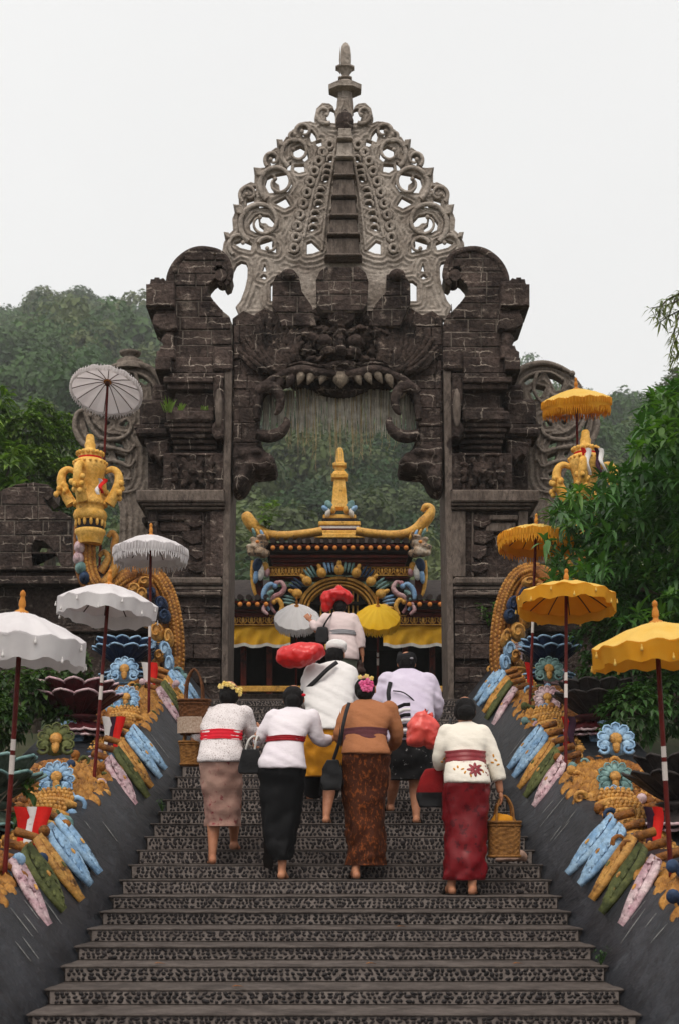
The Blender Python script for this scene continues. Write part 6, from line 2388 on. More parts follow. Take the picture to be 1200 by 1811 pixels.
def carry(name, label, catg, m, mt, origin, voxel=.012, amp=.012, freq=9, seed=0, sm=3, amp2=.004, freq2=24, group=None):
    o = m.build(name, mt, origin=origin)
    carve(o, voxel, sm, amp, freq, seed, amp2, freq2)
    return tagit(o, label, catg, group)
def basket(label, c, wx, wy, h, c1m, taper=.85, hnd=None, nrow=14, handle_h=.15, group=None, lid=False):
    """woven basket: alternate strands pushed in and out, rolled rim, looped handles; c: centre of the base"""
    t = empty('basket', c, label, 'basket', group)
    n = 44
    m = MB()
    R_ = []
    for j in range(nrow * 2 + 1):
        v_ = j / (nrow * 2)
        row = []
        for i in range(n):
            q = 2 * math.pi * i / n
            sq = .55
            cx_, sy_ = math.copysign(abs(math.cos(q)) ** sq, math.cos(q)), math.copysign(abs(math.sin(q)) ** sq, math.sin(q))
            b_ = 1 + (.022 if (i // 2 + j // 2) % 2 else -.012) * (1 if j % 2 else .35)
            k = lerp(taper, 1, v_ ** .7)
            row.append(c + V((wx * k * b_ * cx_, wy * k * b_ * sy_, h * v_)))
        R_.append(row)
    m.loft(R_, smooth=False)
    m.build('weave', c1m, t)
    for v_, rr_ in ((1.0, .011), (.90, .007), (.04, .012)):
        m = MB()
        k = lerp(taper, 1, v_ ** .7) * 1.015
        pts = []
        for i in range(n):
            q = 2 * math.pi * i / n
            sq = .55
            pts.append(c + V((wx * k * math.copysign(abs(math.cos(q)) ** sq, math.cos(q)), wy * k * math.copysign(abs(math.sin(q)) ** sq, math.sin(q)), h * v_)))
        m.tube(pts, rr_, 6, closed=True)
        m.build('rim', c1m, t)
    for s_ in (-1, 1):
        m = MB()
        pts = [c + V((-wx * .55, s_ * wy * .95, h * .85)), c + V((-wx * .45, s_ * wy * .6, h + handle_h * .6)), c + V((0, s_ * wy * .18, h + handle_h)), c + V((wx * .45, s_ * wy * .6, h + handle_h * .6)), c + V((wx * .55, s_ * wy * .95, h * .85))]
        m.tube(cat(pts, 6), .009, 7)
        m.build('handle', c1m, t)
    return t
M_weave = mat('brown_weave', G_(96, 62, 30), G_(146, 102, 54), s=30, rough=.7, bump=.4, bs=90, isl=.1)
M_weaved = mat('dark_brown_weave', G_(70, 42, 24), G_(108, 68, 40), s=30, rough=.7, bump=.4, bs=90)
M_weavew = mat('pale_weave', G_(150, 124, 104), G_(190, 170, 154), s=60, rough=.75, bump=.5, bs=120)

# ---------------- woman in white lace, crimson sash, far left of the front row
f, root, bd = person('barefoot woman in white lace with crimson sash, faded pink batik and two baskets', 11.55,
    [onstep(376, 8, .18), onstep(414, 9, .22)], (398, 1244, .20), (402, 1221, .27), [(362, 1262, .15), (432, 1262, .15)], [(343, 1304, .12), (446, 1296, .20)], [(352, 1318, .28), (452, 1284, .40)], (392, 1352, 0), [(378, 1432, .1), (412, 1425, .22)])
blo = garment(f, 'blouse', [(400, 1240, 13, .06, .21), (397, 1250, 33, .09, .17), (393, 1270, 43, .12, .13), (391, 1297, 36, .115, .06), (391, 1318, 37, .13, .02), (391, 1336, 41, .15, -.01), (391, 1349, 41, .155, -.02)],
    [([f.p(365, 1260, .15), f.p(347, 1300, .12), f.p(350, 1316, .24)], [.075, .056, .045]), ([f.p(430, 1260, .15), f.p(444, 1292, .2), f.p(450, 1288, .32)], [.075, .056, .045])], M_lace, root, seed=1)
band(f, 'sash', [(391, 1290, 35, .118, .08), (391, 1299, 35, .118, .06), (391, 1308, 35, .12, .04)], M_sashr, root, .012)
skirt(f, 'skirt', [(391, 1330, 37, .13, .0), (392, 1352, 38, .15, 0), (391, 1380, 37, .155, .03), (393, 1415, 33, .16, .06), (393, 1445, 31, .17, .09), (393, 1461, 30, .17, .09)], M_batik1, root, .012, 1)
h = hair(f, root, (401, 1222, .25), (.085, .098, .095), [((-.02, -.07, -.03), (.055, .05, .05))], 1)
blossoms(f, root, h, [(388, 1210, .16), (395, 1205, .17), (403, 1207, .16), (409, 1210, .17), (415, 1216, .2), (421, 1214, .24), (420, 1221, .24)], M_petal_y, .020)
# ---------------- woman in white with black skirt
f, root, bd = person('woman in white blouse, thin red sash and long black skirt, one foot lifted', 11.1,
    [V(((476 - CX) * 11.3 / F, 11.25, EZ + (YH - 1493) * 11.3 / F)), onstep(499, 7, .2)], (515, 1250, .20), (518, 1229, .27), [(482, 1268, .15), (553, 1266, .15)], [(456, 1300, .16), (566, 1306, .2)], [(448, 1308, .34), (590, 1300, .3)], (500, 1362, 0), [(484, 1440, .12), (502, 1440, .08)], footdir=[(0, .35, -1), (.15, 1, 0)], shoes=[M_sandal, None])
garment(f, 'blouse', [(516, 1246, 12, .06, .21), (517, 1256, 34, .09, .17), (513, 1276, 41, .12, .13), (506, 1305, 32, .115, .06), (502, 1325, 36, .135, .02), (499, 1345, 42, .155, -.01), (500, 1360, 43, .16, -.02)],
    [([f.p(484, 1266, .15), f.p(462, 1298, .15), f.p(452, 1307, .28)], [.072, .054, .04]), ([f.p(550, 1266, .15), f.p(563, 1303, .18), f.p(583, 1303, .27)], [.074, .058, .045])], M_kebw, root, seed=2)
band(f, 'sash', [(506, 1301, 33, .118, .07), (505, 1306, 33, .118, .06), (504, 1311, 33, .12, .05)], M_sashd, root, .010)
skirt(f, 'skirt', [(500, 1345, 38, .14, 0), (499, 1365, 40, .155, 0), (498, 1400, 39, .16, .04), (496, 1440, 35, .17, .07), (494, 1480, 30, .16, .06), (496, 1506, 22, .13, .03), (499, 1521, 16, .10, .0)], M_blackdot, root, .012, 2)
hair(f, root, (517, 1228, .25), (.088, .10, .098), [((0, -.09, -.035), (.06, .05, .055))], 2)
m = MB()
m.ell(f.p(536, 1224, .2), (.018, .014, .012), 8, 6)
m.build('hair_clip', M_sashr, root)
# ---------------- woman in tan lace
f, root, bd = person('woman in tan lace with plum sash, brown batik skirt and pink hair flower', 11.1,
    [onstep(628, 7, .14), onstep(652, 8, .1)], (647, 1235, .20), (646, 1211, .28), [(616, 1256, .15), (690, 1252, .15)], [(600, 1296, .12), (704, 1300, .18)], [(606, 1310, .30), (694, 1318, .36)], (645, 1338, 0), [(636, 1430, .08), (654, 1420, .12)], shoes=[M_sandal, M_sandal])
garment(f, 'blouse', [(647, 1231, 13, .06, .21), (650, 1243, 34, .09, .17), (651, 1263, 45, .125, .13), (646, 1292, 37, .12, .06), (645, 1310, 38, .135, .02), (645, 1326, 43, .155, -.01), (645, 1335, 44, .16, -.02)],
    [([f.p(618, 1254, .15), f.p(602, 1294, .12), f.p(605, 1306, .25)], [.072, .056, .044]), ([f.p(688, 1252, .15), f.p(702, 1296, .17), f.p(696, 1314, .3)], [.075, .058, .045])], M_tan, root, seed=3)
band(f, 'sash', [(646, 1287, 37, .122, .07), (645, 1299, 36, .122, .05), (645, 1311, 37, .128, .03)], M_sashp, root, .012, .003)
skirt(f, 'skirt', [(645, 1320, 39, .14, 0), (645, 1338, 42, .158, 0), (644, 1375, 43, .165, .03), (644, 1420, 37, .175, .04), (645, 1465, 35, .18, .04), (646, 1505, 34, .18, .03), (644, 1530, 36, .17, .02)], M_batik2, root, .013, 3)
h = hair(f, root, (645, 1212, .26), (.086, .10, .096), [((.0, -.08, -.05), (.065, .06, .06)), ((0, -.04, -.09), (.05, .04, .04))], 3)
blossoms(f, root, h, [(640, 1206, .13), (648, 1202, .13), (655, 1207, .14), (652, 1215, .13), (644, 1214, .12)], M_petal_p, .024, 3)
blossoms(f, root, h, [(636, 1192, .2), (648, 1190, .2), (657, 1194, .2)], M_petal_y, .015, 4)
# ---------------- woman in cream kebaya and maroon skirt
f, root, bd = person('woman in embroidered cream blouse and maroon satin skirt holding a woven basket', 10.7,
    [onstep(797, 6, .25), onstep(834, 6, .16)], (826, 1275, .18), (826, 1251, .26), [(790, 1296, .14), (856, 1296, .14)], [(778, 1338, .14), (876, 1346, .08)], [(782, 1362, .30), (885, 1398, .06)], (824, 1392, 0), [(808, 1475, .06), (836, 1475, .06)], hand_dirs=[((.2, .7, -.6), (1, 0, 0)), ((.15, .05, -1), (-1, .2, 0))], curl=1.1, shoes=[M_sandal, M_sandal])
blo = garment(f, 'blouse', [(826, 1272, 13, .06, .19), (825, 1284, 34, .09, .16), (824, 1304, 43, .12, .12), (823, 1334, 34, .115, .06), (823, 1352, 36, .13, .02), (824, 1372, 40, .15, -.01), (825, 1386, 41, .16, -.02)],
    [([f.p(792, 1294, .14), f.p(778, 1334, .13), f.p(780, 1354, .22)], [.072, .058, .05]), ([f.p(854, 1294, .14), f.p(874, 1342, .08), f.p(883, 1380, .06)], [.074, .062, .056])], M_cream, root, seed=4)
band(f, 'sash', [(823, 1327, 34, .118, .07), (823, 1339, 33, .118, .05), (823, 1350, 34, .122, .03)], M_sashm, root, .012)
skirt(f, 'skirt', [(824, 1370, 36, .14, 0), (824, 1390, 40, .158, 0), (823, 1425, 40, .16, .03), (822, 1470, 37, .17, .03), (820, 1515, 36, .17, .0), (819, 1548, 36, .165, -.01), (819, 1556, 34, .155, -.01)], M_maroonc, root, .014, 4)
hair(f, root, (826, 1250, .24), (.088, .10, .098), [((.0, -.10, -.03), (.07, .055, .06))], 4)
dg = bpy.context.evaluated_depsgraph_get()
bvh = BVHTree.FromPolygons([v.co.copy() for v in blo.data.vertices], [p_.vertices for p_ in blo.data.polygons])
m1, m2 = MB(), MB()
def stitch(m, x, y, r_, an, el_=.45):
    w0 = f.p(x, y, -1.2) - org(root)
    hit = bvh.ray_cast(w0, V((0, 1, 0)))
    if hit[0] is None: return
    nrm = hit[1] if hit[1].y < 0 else -hit[1]
    a_ = V((1, 0, 0)); a_ = (a_ - nrm * a_.dot(nrm)).normalized(); b_ = nrm.cross(a_)
    a2, b2 = a_ * math.cos(an) + b_ * math.sin(an), b_ * math.cos(an) - a_ * math.sin(an)
    c = hit[0] + nrm * .0015 + org(root)
    m.ell(c, (r_, r_ * el_, .0025), 8, 5, Matrix((a2, b2, nrm)).transposed())
for k in range(8):
    an = 2 * math.pi * k / 8
    stitch(m1, 836 + 8 * math.cos(an), 1363 + 7 * math.sin(an), .032, -an, .42)
for k in range(5):
    stitch(m1, 856 + (k % 3) * 3, 1356 + k * 4, .012, k, .5)
for x, y in ((806, 1358), (814, 1362), (800, 1362), (850, 1366), (846, 1356), (872, 1336), (876, 1344), (870, 1348), (880, 1352), (786, 1340), (782, 1346), (818, 1368), (828, 1374)):
    stitch(m2, x, y, .015, x, .5)
m1.build('red_embroidery', M_sashm, blo, fix=False)
m2.build('gold_embroidery', M_must, blo, fix=False)
# ---------------- man in white with cross strap
f, root, bd = person('man in white shirt with dark cross strap and mustard sash, head bowed', 12.9,
    [onstep(549, 13, .12), onstep(577, 11, .2)], (590, 1166, .30), (592, 1147, .40), [(552, 1184, .22), (618, 1188, .22)], [(542, 1226, .26), (628, 1236, .28)], [(556, 1244, .46), (622, 1262, .46)], (580, 1300, 0), [(556, 1362, .34), (584, 1380, .2)], hfwd=(0, 1, -.6), shoes=[M_sandal, M_sandal], skin_r=1.08)
garment(f, 'shirt', [(592, 1162, 13, .065, .31), (590, 1174, 36, .10, .26), (584, 1196, 46, .14, .2), (581, 1230, 44, .15, .11), (581, 1262, 42, .155, .03), (582, 1288, 41, .165, -.02), (582, 1292, 40, .16, -.02)],
    [([f.p(554, 1184, .22), f.p(541, 1224, .24), f.p(548, 1236, .36)], [.092, .078, .07]), ([f.p(616, 1188, .22), f.p(628, 1232, .26), f.p(625, 1250, .38)], [.092, .078, .07])], M_shirtw, root, seed=5, fold=.011)
skirt(f, 'waist_cloth', [(580, 1280, 37, .15, 0), (580, 1300, 40, .17, 0), (577, 1330, 40, .185, .05), (574, 1362, 36, .18, .1), (572, 1372, 34, .17, .1)], M_must, root, .014, 5, 7)
for (x0, y0, x1, y1, d0, d1) in ((560, 1350, 552, 1402, .2, .42), (590, 1350, 580, 1408, .12, .2)):
    m = MB()
    m.tube([f.p(x0, y0, d0), f.p((x0 + x1) / 2, (y0 + y1) / 2, (d0 + d1) / 2 + .04), f.p(x1, y1, d1)], [.11, .10, .085], 12)
    m.build('trouser_leg', M_blackc, root)
hair(f, root, (590, 1150, .36), (.088, .10, .09), [], 5)
m = MB()
c = f.p(594, 1136, .38)
m.lathe([(.085, -.03), (.10, .0), (.098, .04), (.07, .065), (.001, .075)], c, 16, Matrix.Rotation(R(-20), 4, 'X'))
m.ell(c + V((.05, -.04, .03)), (.05, .04, .035), 9, 6)
o = m.build('head_cloth', M_shirtw, root)
carve(o, .011, 2, .006, 14)
m = MB()
pts = [f.p(596, 1168, .12), f.p(580, 1182, .04), f.p(562, 1200, .02), f.p(546, 1214, .06), f.p(536, 1222, .16)]
m.tube(cat(pts, 4), .022, 6, up=(0, 1, 0), flat=(1, .35))
m.build('strap', M_strap, root)
# ---------------- man in lilac shirt
f, root, bd = person('man in pale lilac shirt and black head cloth, striped towel at his waist', 12.85,
    [onstep(690, 12, .15), onstep(735, 11, .16)], (722, 1180, .26), (721, 1164, .35), [(684, 1202, .2), (758, 1202, .2)], [(668, 1246, .22), (774, 1246, .24)], [(684, 1262, .44), (764, 1266, .46)], (722, 1316, 0), [(698, 1372, .26), (734, 1378, .16)], hfwd=(0, 1, -.35), shoes=[M_sandal, M_sandal], skin_r=1.05)
garment(f, 'shirt', [(722, 1177, 14, .065, .27), (722, 1188, 36, .10, .24), (722, 1208, 49, .14, .18), (722, 1240, 46, .15, .1), (724, 1270, 43, .155, .03), (725, 1306, 42, .16, -.02), (725, 1312, 41, .155, -.02)],
    [([f.p(686, 1201, .2), f.p(670, 1243, .2), f.p(680, 1258, .36)], [.095, .08, .07]), ([f.p(757, 1201, .2), f.p(772, 1243, .2), f.p(767, 1260, .36)], [.095, .08, .07])], M_lilac, root, seed=6, fold=.011)
skirt(f, 'sarong', [(724, 1300, 37, .15, 0), (724, 1318, 38, .165, 0), (724, 1340, 37, .175, .03), (725, 1362, 35, .175, .08), (724, 1378, 34, .17, .1)], M_bwpat, root, .014, 6, 6)
m = MB()
for k in range(7):
    y0 = 1248 + k * 9
    m.tube([f.p(700 - k * .5, y0 + 6, -.12 + .0 * k), f.p(712, y0 + 2, -.19), f.p(722 + k * .3, y0 + 1, -.16)], .018, 6, mi=k % 2, up=(0, 1, 0), flat=(1, .5))
m.build('striped_towel', [M_blackc, M_wcloth], root)
hair(f, root, (721, 1164, .31), (.082, .092, .085), [], 6)
m = MB()
c = f.p(721, 1157, .33)
m.lathe([(.088, -.045), (.098, -.01), (.09, .03), (.06, .05), (.001, .055)], c, 16)
m.ell(c + V((.03, -.03, .035)), (.05, .04, .03), 9, 6)
m.ell(c + V((-.06, .03, .03)), (.03, .05, .045), 9, 6)
o = m.build('head_cloth', M_blackc, root)
carve(o, .011, 2, .005, 14)
m = MB()
m.ell(f.p(729, 1158, .225), (.018, .006, .009), 8, 6)
m.build('cloth_mark', M_greyb, o)
m = MB()
m.tube(cat([f.p(690, 1205, .06), f.p(686, 1225, .02), f.p(688, 1248, .0), f.p(684, 1262, .06)], 4), .022, 6, up=(0, 1, 0), flat=(1, .35))
m.tube(cat([f.p(694, 1222, -.01), f.p(712, 1226, -.05), f.p(730, 1240, -.05), f.p(742, 1258, -.03)], 4), .006, 6)
m.build('shoulder_strap', M_strap, root)
# ---------------- woman at the top with a red bundle on her head
f, root, bd = person('woman atop the stairs in pinkish white blouse, a red bundle on her head', 17.6,
    [onstep(588, 21, .2), onstep(612, 22, .2)], (599, 1082, .1), (600, 1068, .15), [(574, 1094, .08), (624, 1094, .08)], [(560, 1112, .1), (636, 1126, .05)], [(548, 1092, .22), (640, 1158, .06)], (604, 1165, 0), [(594, 1210, .1), (612, 1205, .18)], hand_dirs=[((-.6, .3, .8), (0, 1, 0)), ((.05, 0, -1), (-1, 0, 0))])
garment(f, 'blouse', [(599, 1080, 9, .06, .11), (599, 1087, 24, .09, .09), (602, 1100, 29, .12, .07), (603, 1119, 24, .115, .03), (605, 1135, 25, .13, .0), (606, 1155, 28, .15, -.02), (605, 1168, 29, .15, -.02)],
    [([f.p(576, 1093, .08), f.p(562, 1108, .09), f.p(552, 1098, .18)], [.078, .062, .055]), ([f.p(622, 1094, .08), f.p(635, 1122, .05), f.p(638, 1145, .05)], [.08, .066, .056])], M_pinkw, root, seed=7)
band(f, 'belt', [(603, 1115, 24, .118, .04), (604, 1119, 24, .118, .03), (604, 1123, 24, .12, .02)], M_greyb, root, .010)
skirt(f, 'skirt', [(605, 1155, 25, .13, 0), (604, 1170, 26, .14, 0), (603, 1210, 25, .145, .05), (602, 1255, 22, .14, .08)], M_grncl, root, .012, 7)
hair(f, root, (600, 1068, .13), (.086, .098, .092), [((0, -.08, -.02), (.06, .05, .05))], 7)
ft = f

# ================================================================ things that the people carry
def lumps(pts, P):
    m = MB()
    for x, y, dy, rx, ry, rz in pts:
        m.ell(P(x, y, dy), (rx, ry, rz), 12, 8)
    return m
P = ft.p
m = lumps([(596, 1050, .13, .16, .16, .10), (582, 1056, .13, .10, .12, .12), (608, 1052, .13, .11, .12, .10), (577, 1068, .13, .06, .08, .08), (598, 1040, .13, .06, .06, .05)], P)
carry('red_bundle', 'red plastic bundle balanced on the head of the topmost woman', 'bundle', m, M_plred, P(596, 1062, .13), .014, .03, 8, 1, 1, .012, 20)
f5 = Fig(12.85, '')
m = lumps([(530, 1156, .1, .19, .14, .11), (508, 1158, .1, .10, .11, .10), (552, 1152, .1, .12, .11, .09), (565, 1152, .12, .06, .07, .05), (512, 1170, .1, .06, .08, .05)], f5.p)
carry('red_bag', 'large red plastic bag carried on the shoulder of the man in white', 'bag', m, M_plred, f5.p(530, 1180, .1), .014, .03, 8, 2, 1, .012, 20)
f6 = Fig(12.2, '')
m = lumps([(748, 1290, 0, .145, .11, .13), (735, 1302, 0, .10, .10, .10), (760, 1302, 0, .10, .10, .10), (748, 1266, 0, .05, .05, .05), (750, 1258, 0, .015, .015, .03), (748, 1280, 0, .12, .09, .10)], f6.p)
carry('red_bag', 'knotted salmon red plastic bag beside the man in lilac', 'bag', m, M_plsal, f6.p(748, 1325, 0), .013, .03, 9, 3, 1, .012, 22)
f4 = Fig(10.95, '')
m = MB()
m.loft([[f4.p(x_, y_, 0) + V((0, d_, 0)) for x_, d_ in ((cx_ - w_, -.05), (cx_ - w_, .07), (cx_ + w_, .07), (cx_ + w_, -.05))] for cx_, y_, w_ in ((766, 1360, 15), (763, 1375, 20), (760, 1398, 23))])
m.loft([[f4.p(x_, y_, 0) + V((0, d_, 0)) for x_, d_ in ((cx_ - w_, -.05), (cx_ - w_, .07), (cx_ + w_, .07), (cx_ + w_, -.05))] for cx_, y_, w_ in ((760, 1396, 23), (760, 1412, 24), (762, 1428, 22))], mi=1)
t = m.build('shoulder_bag', M_plred, origin=f4.p(762, 1428, 0))
tagit(t, 'dark red cloth bag with black bottom hung at the left of the woman in maroon', 'bag')
carve(t, .012, 4, .012, 9, 4)
t.data.materials.clear(); t.data.materials.append(mat('dark_red_bag_cloth', G_(106, 14, 18), G_(136, 24, 26), s=6, rough=.7, bump=.2)); t.data.materials.append(M_blackbag)
zc = EZ + (YH - 1402) * 10.95 / F - org(t).z
for p_ in t.data.polygons:
    p_.material_index = 1 if p_.center.z < zc else 0
m = MB()
m.tube(cat([f4.p(798, 1268, .12), f4.p(792, 1290, -.05), f4.p(784, 1320, -.08), f4.p(776, 1345, -.02), f4.p(768, 1362, .0)], 4), .014, 6, up=(0, 1, 0), flat=(1, .4))
m.build('strap', M_strap, t)
f2 = Fig(11.0, '')
m = MB()
m.loft([[f2.p(x_, y_, .1) + V((0, d_, 0)) for x_, d_ in ((cx_ - w_, -.04), (cx_ - w_, .06), (cx_ + w_, .06), (cx_ + w_, -.04))] for cx_, y_, w_ in ((442, 1322, 14), (442, 1340, 19), (441, 1360, 22), (441, 1367, 20))])
t = m.build('hand_bag', M_blackbag, origin=f2.p(441, 1367, .1))
tagit(t, 'black handbag with pale straps between the two women in white', 'bag')
carve(t, .010, 3, .008, 9, 5)
m = MB()
for dx in (-8, 8):
    m.tube(cat([f2.p(442 + dx, 1324, .06), f2.p(446 + dx * .8, 1308, .05), f2.p(452 + dx * .4, 1300, .1), f2.p(458, 1306, .2)], 4), .008, 6)
m.build('strap', M_hem, t)
f3 = Fig(10.95, '')
m = MB()
m.loft([[f3.p(x_, y_, .08) + V((0, d_, 0)) for x_, d_ in ((cx_ - w_, -.05), (cx_ - w_, .07), (cx_ + w_, .07), (cx_ + w_, -.05))] for cx_, y_, w_ in ((588, 1342, 10), (587, 1358, 17), (586, 1380, 20), (586, 1396, 17))])
t = m.build('shoulder_bag', M_blackbag, origin=f3.p(586, 1396, .08))
tagit(t, 'black shiny bag hanging at the left side of the woman in tan', 'bag')
carve(t, .010, 3, .012, 12, 6)
m = MB()
m.tube(cat([f3.p(616, 1240, .15), f3.p(611, 1258, .02), f3.p(605, 1285, -.04), f3.p(600, 1312, .0), f3.p(590, 1342, .08)], 4), .016, 6, up=(0, 1, 0), flat=(1, .4))
m.build('strap', M_strap, t)
P = ft.p
m = MB()
m.loft([[P(x_, y_, -.02) + V((0, d_, 0)) for x_, d_ in ((cx_ - w_, -.05), (cx_ - w_, .05), (cx_ + w_, .05), (cx_ + w_, -.05))] for cx_, y_, w_ in ((571, 1110, 9), (569, 1124, 11), (569, 1139, 10))])
t = m.build('shoulder_bag', M_strap, origin=P(569, 1139, 0))
tagit(t, 'small dark shoulder bag on the topmost woman, beside the white umbrella', 'bag')
carve(t, .012, 3, .006, 9, 7)
m = MB()
m.tube(cat([P(588, 1083, .05), P(582, 1093, -.06), P(575, 1104, -.07), P(571, 1112, -.03)], 4), .012, 6, up=(0, 1, 0), flat=(1, .4))
m.build('strap', M_strap, t)
m = MB()
for x, y, dy, rx, ry, rz in ((632, 1186, .05, .10, .08, .08), (636, 1176, .05, .05, .05, .06), (640, 1166, .05, .015, .015, .04)):
    m.ell(P(x, y, dy), (rx, ry, rz), 10, 7)
carry('carrier_bag', 'dark brown carrier bag in the right hand of the topmost woman', 'bag', m, mat('brown_plastic', G_(46, 32, 28), G_(70, 50, 44), s=9, rough=.35, bump=.2), P(632, 1196, .05), .012, .015, 10, 8, 1)
# baskets
f1 = Fig(11.6, '')
t = basket('brown woven basket with tall looped handles on the arm of the leftmost woman', f1.p(342, 1298, .1), .13, .10, .28, M_weaved, .80, handle_h=.26)
m = MB()
c = f1.p(335, 1262, .1)
sk = []
for j in range(9):
    row = []
    for i in range(13):
        q = R(-160 + 100 * i / 12)
        row.append(f1.p(342, 1296 - j * 3.6, .1) + V((.134 * math.cos(q) * 1.08, .104 * math.sin(q) * 1.1, 0)))
    sk.append(row)
vs = [p_ for r_ in sk for p_ in r_]
m.add(vs, [(j * 13 + i, j * 13 + i + 1, (j + 1) * 13 + i + 1, (j + 1) * 13 + i) for j in range(8) for i in range(12)], 0, True)
m.build('pale_cover', M_weavew, t)
basket('round brown basket low beside the skirt of the leftmost woman', f1.p(334, 1352, .12), .088, .08, .19, M_weave, .85, handle_h=.10)
fb = Fig(10.75, '')
t = basket('square woven basket with yellow cloth held in the right hand of the woman in maroon', fb.p(891, 1517, .04), .122, .10, .27, M_weave, .96, handle_h=.20)
m = MB()
m.ell(fb.p(889, 1453, .04), (.10, .08, .055), 10, 7)
m.ell(fb.p(880, 1449, .04), (.05, .05, .05), 10, 7)
o = m.build('yellow_cloth', M_must, t)
carve(o, .012, 2, .012, 14)
m = lumps([(908, 1519, .2, .12, .06, .022), (925, 1514, .2, .045, .05, .045), (932, 1516, .2, .03, .04, .04), (896, 1521, .2, .08, .06, .015)], Fig(11.3, '').p)
carry('crumpled_cloth', 'crumpled pale brown cloth lying on the step behind the square basket', 'cloth', m, mat('pale_brown_cloth', G_(140, 112, 98), G_(170, 140, 124), s=9, rough=.85, bump=.3), Fig(11.3, '').p(910, 1527, .2), .010, .012, 16, 9, 1)
# ================================================================ trees and plants
M_bark = mat('grey_brown_bark', (.05, .04, .03), (.11, .09, .07), s=6, bump=.7, bs=30)
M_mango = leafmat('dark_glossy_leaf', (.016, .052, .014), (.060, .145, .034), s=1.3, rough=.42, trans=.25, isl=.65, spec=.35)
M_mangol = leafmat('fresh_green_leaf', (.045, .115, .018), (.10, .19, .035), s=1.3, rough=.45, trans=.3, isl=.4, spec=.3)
M_bright = leafmat('yellow_green_leaf', (.085, .165, .022), (.17, .25, .045), s=1.2, rough=.5, trans=.3, isl=.45)
M_shrub = leafmat('shrub_leaf', (.020, .055, .014), (.06, .12, .03), s=2, rough=.5, trans=.25, isl=.5)
M_sprig = leafmat('olive_sprig_leaf', (.13, .16, .05), (.22, .24, .09), s=2, rough=.5, trans=.35, isl=.4)
def leaf(m, p, d, L_, W_, up, droop=.5, mi=0, nv=3):
    """a pointed leaf folded along its midrib, drooping along its length"""
    d = V(d).normalized(); x = d.cross(up)
    x = (x if x.length > .05 else d.orthogonal()).normalized(); n = x.cross(d).normalized()
    vs = []
    p = V(p)
    for j in range(nv + 1):
        t = j / nv
        c = p + d * L_ * t - V((0, 0, 1)) * droop * L_ * t * t
        wd = W_ * .5 * (math.sin(math.pi * t ** .8) if 0 < t < 1 else .04)
        vs += [c - x * wd + n * wd * .35, c - n * .0, c + x * wd + n * wd * .35]
    fs = []
    for j in range(nv):
        for i in (0, 1):
            fs.append((j * 3 + i, j * 3 + i + 1, j * 3 + 4 + i, j * 3 + 3 + i))
    m.add(vs, fs, mi, True)
def rosette_leaves(r, c, d, n, L_, W_):
    out = []
    for k in range(n):
        a = 2 * math.pi * k / n + r.uniform(-.4, .4)
        d0 = V(d).normalized(); u = d0.orthogonal().normalized(); v_ = d0.cross(u)
        dd = (u * math.cos(a) + v_ * math.sin(a)) * r.uniform(.7, 1.1) + d0 * r.uniform(.15, .8)
        out.append((c + d0 * r.uniform(-.06, .04), dd.normalized(), L_ * r.uniform(.75, 1.2), W_ * r.uniform(.8, 1.15)))
    return out
def limb(m, pts, r0, r1):
    pp = cat(pts, 4)
    m.tube(pp, [lerp(r0, r1, i / (len(pp) - 1)) for i in range(len(pp))], 8)
def px_inside(poly, x, y): return bool(in_poly(poly, np.array([x]), np.array([y]))[0])

# ---- the dense tree on the right
r = random.Random(31)
TY = 14.6
tree = empty('leafy_tree', (5.2, TY, zs(TY) - .4), 'dense dark green tree leaning over the right balustrade', 'tree')
reg = [(1500, 560), (1300, 610), (1205, 668), (1160, 690), (1128, 736), (1112, 792), (1072, 838), (1030, 862), (982, 884), (962, 900), (990, 930), (958, 956), (952, 992), (985, 1012), (960, 1030), (1000, 1050), (1062, 1050), (1090, 1085), (1130, 1120), (1210, 1160), (1500, 1200)]
m = MB()
b0 = V((5.2, TY, zs(TY) - .5))
limb(m, [b0, b0 + V((-.1, .1, 1.2)), b0 + V((-.3, .1, 2.2)), b0 + V((-.1, .2, 3.6))], .20, .09)
for a in ((-.3, .6, 2.0, -1.9, 1.0, 2.6), (-.3, .5, 2.2, -1.3, .9, 3.4), (-.2, .1, 2.8, -.9, 1.2, 4.0), (-.2, .1, 2.6, .8, .2, 4.2), (-.2, .1, 2.4, 1.4, .9, 3.4)):
    limb(m, [b0 + V(a[:3]), b0 + V((lerp(a[0], a[3], .55), lerp(a[1], a[4], .5), lerp(a[2], a[5], .62))), b0 + V(a[3:])], .08, .022)
m.build('trunk', M_bark, tree)
crown, cand, nc = MB(), [], 0
while nc < 760:
    x, y = r.uniform(945, 1330), r.uniform(600, 1180)
    if not px_inside(reg, x, y):
        continue
    # bumpy front surface: clumps bulge towards the camera
    bulge = noise.noise(V((x * .012, y * .016, 2)))
    Y = TY - 1.1 * bulge + r.uniform(-.5, 1.9)
    if noise.noise(V((x * .02, y * .03, 9))) < -.34 and r.random() < .8:
        continue
    nc += 1
    c = pz(x, y, Y)
    d = V((r.uniform(-.9, .35), r.uniform(-1, .2), r.uniform(-.1, .75)))
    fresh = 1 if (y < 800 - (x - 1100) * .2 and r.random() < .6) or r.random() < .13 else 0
    for q in rosette_leaves(r, c, d, r.randint(8, 11), .185, .052):
        cand.append((Y, q, fresh))
cand.sort(key=lambda c: c[0])
def unit_leaf(nm, mt, droop):
    q = MB()
    leaf(q, (0, 0, 0), (0, 1, 0), 1, .29, V((0, 0, 1)), droop, nv=4)
    o = q.build(nm, mt, fix=False)
    me = o.data
    bpy.data.objects.remove(o)
    return me
lm_ = [unit_leaf('leaf', M_mango, .35), unit_leaf('leaf', M_mangol, .35)]
step_ = 0
